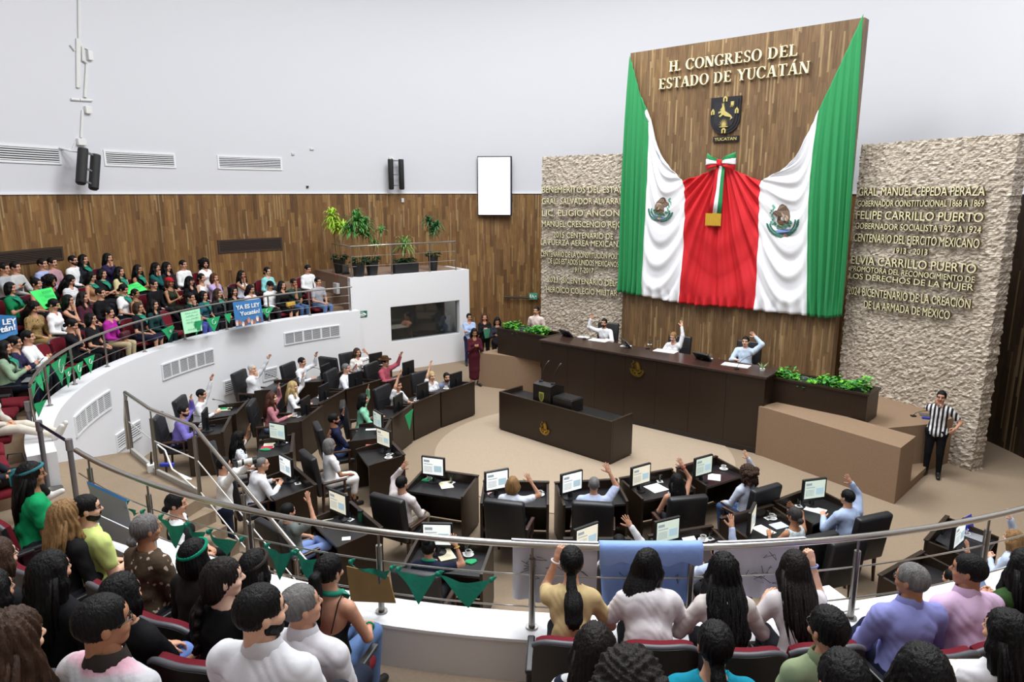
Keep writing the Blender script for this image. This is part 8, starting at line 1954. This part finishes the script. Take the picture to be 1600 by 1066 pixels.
for i, tri in enumerate([[(250.6, 807.8), (290, 820), (279, 856)], [(327, 831), (377, 843), (356, 868)], [(416, 853), (458, 863), (441, 905)], [(462, 864), (505, 873), (484, 905)], [(548, 878), (612, 888), (603, 905)], [(622, 890), (684, 896.7), (656, 943)], [(686, 897), (768, 906), (733, 949)], [(292, 821), (325, 831), (312, 845)], [(197, 786), (222, 800), (212, 806)]]):
    kerchief(tri, 2.64, 'green kerchief knotted on the near rail wire, number %s from the left' % ('first second third fourth fifth sixth seventh eighth ninth'.split()[sorted([250, 327, 416, 462, 548, 622, 686, 292, 197]).index([250, 327, 416, 462, 548, 622, 686, 292, 197][i])]), BANDANA, 'green kerchiefs on the near rail')
LP = [[(128.4, 561), (144.6, 554.6), (139.7, 584)], [(110.5, 574), (126, 564.4), (122, 594.4)], [(96.7, 579), (108, 573), (104, 606.6)], [(76.4, 570), (100.7, 552), (94, 603)], [(60, 582), (73, 571), (71.5, 621)], [(48.7, 595), (60, 585.5), (65, 613)], [(40.6, 608), (53.6, 593.6), (47, 624.5)], [(50, 631), (70, 624), (57, 652)], [(320, 499), (342.5, 494), (333, 519.4)], [(348, 492), (360, 489.4), (356.6, 506)], [(406.3, 483), (426, 480), (416.6, 497)], [(302, 502.5), (316, 500), (305, 524)], [(260, 512), (271, 510), (262, 532.5)], [(250, 516), (268, 508), (261.6, 530)]]
order = sorted(range(len(LP)), key=lambda i: LP[i][0][0]); words_ = 'first second third fourth fifth sixth seventh eighth ninth tenth eleventh twelfth thirteenth fourteenth'.split()
for i, tri in enumerate(LP):
    kerchief(tri, 2.72 if i in (3, 4, 5, 6) else 2.62, 'green triangular pennant on the left gallery railing, %s from the left' % words_[order.index(i)], BANDANA2, 'green pennants on the left gallery railing', False, .03, 'pennant', 'green_pennant', i in (0, 1, 2, 3, 8, 10, 12))
# cloths hung over the near rail
def rail_cloth(nm, lab, a0, a1, z1, m, r=8.70, wob=.03, cat='banner', marks=0, skew=0.0, fold=False):
    t = empty(nm, (0, 0, 0), 0, lab, cat); n = 24; nz = 10; vs = []
    for o_ in (0, .008):
        for i in range(n + 1):
            for j in range(nz + 1):
                y = j / nz; a = a0 + (a1 - a0) * i / n + skew * y * (.5 - i / n); rr = r + o_ - wob * math.sin(i * 1.1 + 3 * y) * y * .6 - (.0 if j else -.06); z = RZ + .032 - (RZ + .03 - z1) * y - .03 * math.sin(i / n * PI) * y; x, yy = npnt(a, rr); vs.append((x, yy, z))
    w = nz + 1; k = (n + 1) * w; fs = []
    for i in range(n):
        for j in range(nz): q = i * w + j; fs += [(q, q + 1, q + w + 1, q + w), (k + q, k + q + w, k + q + w + 1, k + q + 1)]
    for i in range(n):
        q = i * w + nz; fs.append((q, k + q, k + q + w, q + w)); q = i * w; fs.append((q, q + w, k + q + w, k + q))
    for j in range(nz): q = j; fs.append((q, k + q, k + q + 1, q + 1)); q = n * w + j; fs.append((q, q + 1, k + q + 1, k + q))
    mb = MB(); mb.add(vs, fs); mb.build('sheet', m, t, smooth=60)
    # back fold over the rail
    mb = MB(); vs = []; w0 = .08 if fold else .03; zf = .10 if fold else .0
    for i in range(n + 1):
        for j, (dr, z) in enumerate(((-w0, RZ + .01), (-w0 * .6, RZ + .034), (.0, RZ + .036), (.03, RZ + .024), (.036, RZ - .01), (.04, RZ - .02 - zf - .02 * math.sin(i * .9)))[:6 if fold else 3]): x, yy = npnt(a0 + (a1 - a0) * i / n, NRR + dr); vs.append((x, yy, z))
    K = 6 if fold else 3; mb.add(vs, [(K * i + j, K * i + j + 1, K * i + j + K + 1, K * i + j + K) for i in range(n) for j in range(K - 1)]); o = mb.build('fold', m, t, smooth=60); sm = o.modifiers.new('s', 'SOLIDIFY'); sm.thickness = .006
    if marks:
        rg = random.Random(marks); mb = MB()
        for k in range(marks):
            a = rg.uniform(a0 + .6, a1 - .6); z = rg.uniform(z1 + .1, RZ - .12); pts = []
            for q in range(5): x, y = npnt(a + rg.uniform(-.5, .5), r + .014 + wob * .7); pts.append((x, y, z + rg.uniform(-.05, .05)))
            mb.tube(pts, .0025, 4)
        mb.build('drawing', INK, t)
aa = lambda u, v: az_of(u, v)
WSHEET = mat('paper_banner', 'd3d2dc', .8, bump=.1, bscale=15)
rail_cloth('paper_banner', 'white drawn-on paper banner hung left of the blue cloth', aa(797, 857), aa(936, 859), 2.38, WSHEET, marks=8)
rail_cloth('blue_cloth', 'light blue cloth draped over the rail between the front row people', aa(937, 859), aa(1100, 859), 2.36, mat('cloth_sky', '8aa9e8', .8, bump=.3, bscale=14), wob=.06, cat='cloth', marks=3, skew=.6, fold=True)
rail_cloth('paper_banner', 'white drawn-on paper banner hung right of the blue cloth', aa(1125, 857), aa(1262, 849), 2.42, WSHEET, marks=9)
P = [at(136, 756, 2.72), at(197, 785, 2.68)]; P += [at_depth(207, 828, depth_of(P[1])), at_depth(152, 803, depth_of(P[0]))]; t = empty('protest_poster', (0, 0, 0), 0, 'back of a grey poster with blue edge on the near rail', 'poster')
sheet_quad('sheet', P, mat('poster_back', 'a4a3a8', .6), t); q = [P[0] + Vector((-.01, .02, .02)), P[1] + Vector((0, .02, .02)), P[1], P[0]]; sheet_quad('blue_edge', q, BLUEP, t)
P = [at(152, 805, 2.5), at(207, 830, 2.48)]; P += [at_depth(214, 858, depth_of(P[1])), at_depth(160, 840, depth_of(P[0]))]; tag(sheet_quad('white_board', P, mat('poster_back', 'a4a3a8')), 'lower grey board leaning under the poster on the near rail', 'board')
P = [at(541, 885, 2.55), at(607, 901, 2.52)]; P += [at_depth(618, 943, depth_of(P[1])), at_depth(548, 940, depth_of(P[0]))]; tag(sheet_quad('cardboard_sheet', P, mat('cardboard', '8a6d42', .85, bump=.05), th=.012), 'brown cardboard sheet before the person in the camisole', 'cardboard')
c = at(1296, 938, LEDGE_Z + .027); paper('paper_sheet', 'white papers on the ledge right of the front row', (c.x, c.y, LEDGE_Z + .028), .3, .3, .36, th=.01)
c = at(860, 925, 1.0); 
def bag(lab, loc, rz, size, m, handle=True):
    t = empty('handbag', loc, rz, lab, 'bag'); w, d_, h_ = size; mb = MB(); mb.rbox((-w / 2, -d_ / 2, 0), (w / 2, d_ / 2, h_), min(size) * .3, seg=3); mb.build('body', m, t, smooth=50)
    if handle: mb = MB(); mb.tube([(-w * .3, 0, h_ * .95), (-w * .2, 0, h_ * 1.5), (w * .2, 0, h_ * 1.5), (w * .3, 0, h_ * .95)], .01, 6); mb.build('strap', m, t, smooth=60)
for sh, lab, sz, m in (('a black dress with a yellow purse', 'yellow purse on the lap of the person in a black dress', (.3, .1, .12), mat('purse_yellow', 'd9ae4a', .6)), ('an aqua shirt and glasses', 'dark handbag on the lap of the person in an aqua shirt', (.3, .12, .18), mat('bag_dark', '25262b', .6)), ('a magenta blouse and beige trousers', 'maroon bag on the lap of the person in a magenta blouse', (.3, .12, .16), mat('bag_maroon', '4a1a26', .6)), ('a white blouse with pearl earrings, lower right', 'white patterned bag on the lap of the person in a white blouse with earrings', (.34, .14, .2), cloth('e8e6d8', 'floral'))):
    q = who(sh); bag(lab, q['loc'] + rotz(Vector((0, .33, .64)), q['rz']), q['rz'], sz, m, False)
c = Vector((-5.9, 8.9, LZ)); bag('black backpack on the landing floor by the barrier posts', c - Vector((.6, .2, 0)), .4, (.4, .25, .4), mat('bag_black', '19191c', .7))
# remove prototypes that were never placed
for o in (M_W, M_G, M_Y, CUP, GLS):
    if o.name not in mu:
        for k in kids(o): bpy.data.objects.remove(k)
        bpy.data.objects.remove(o)
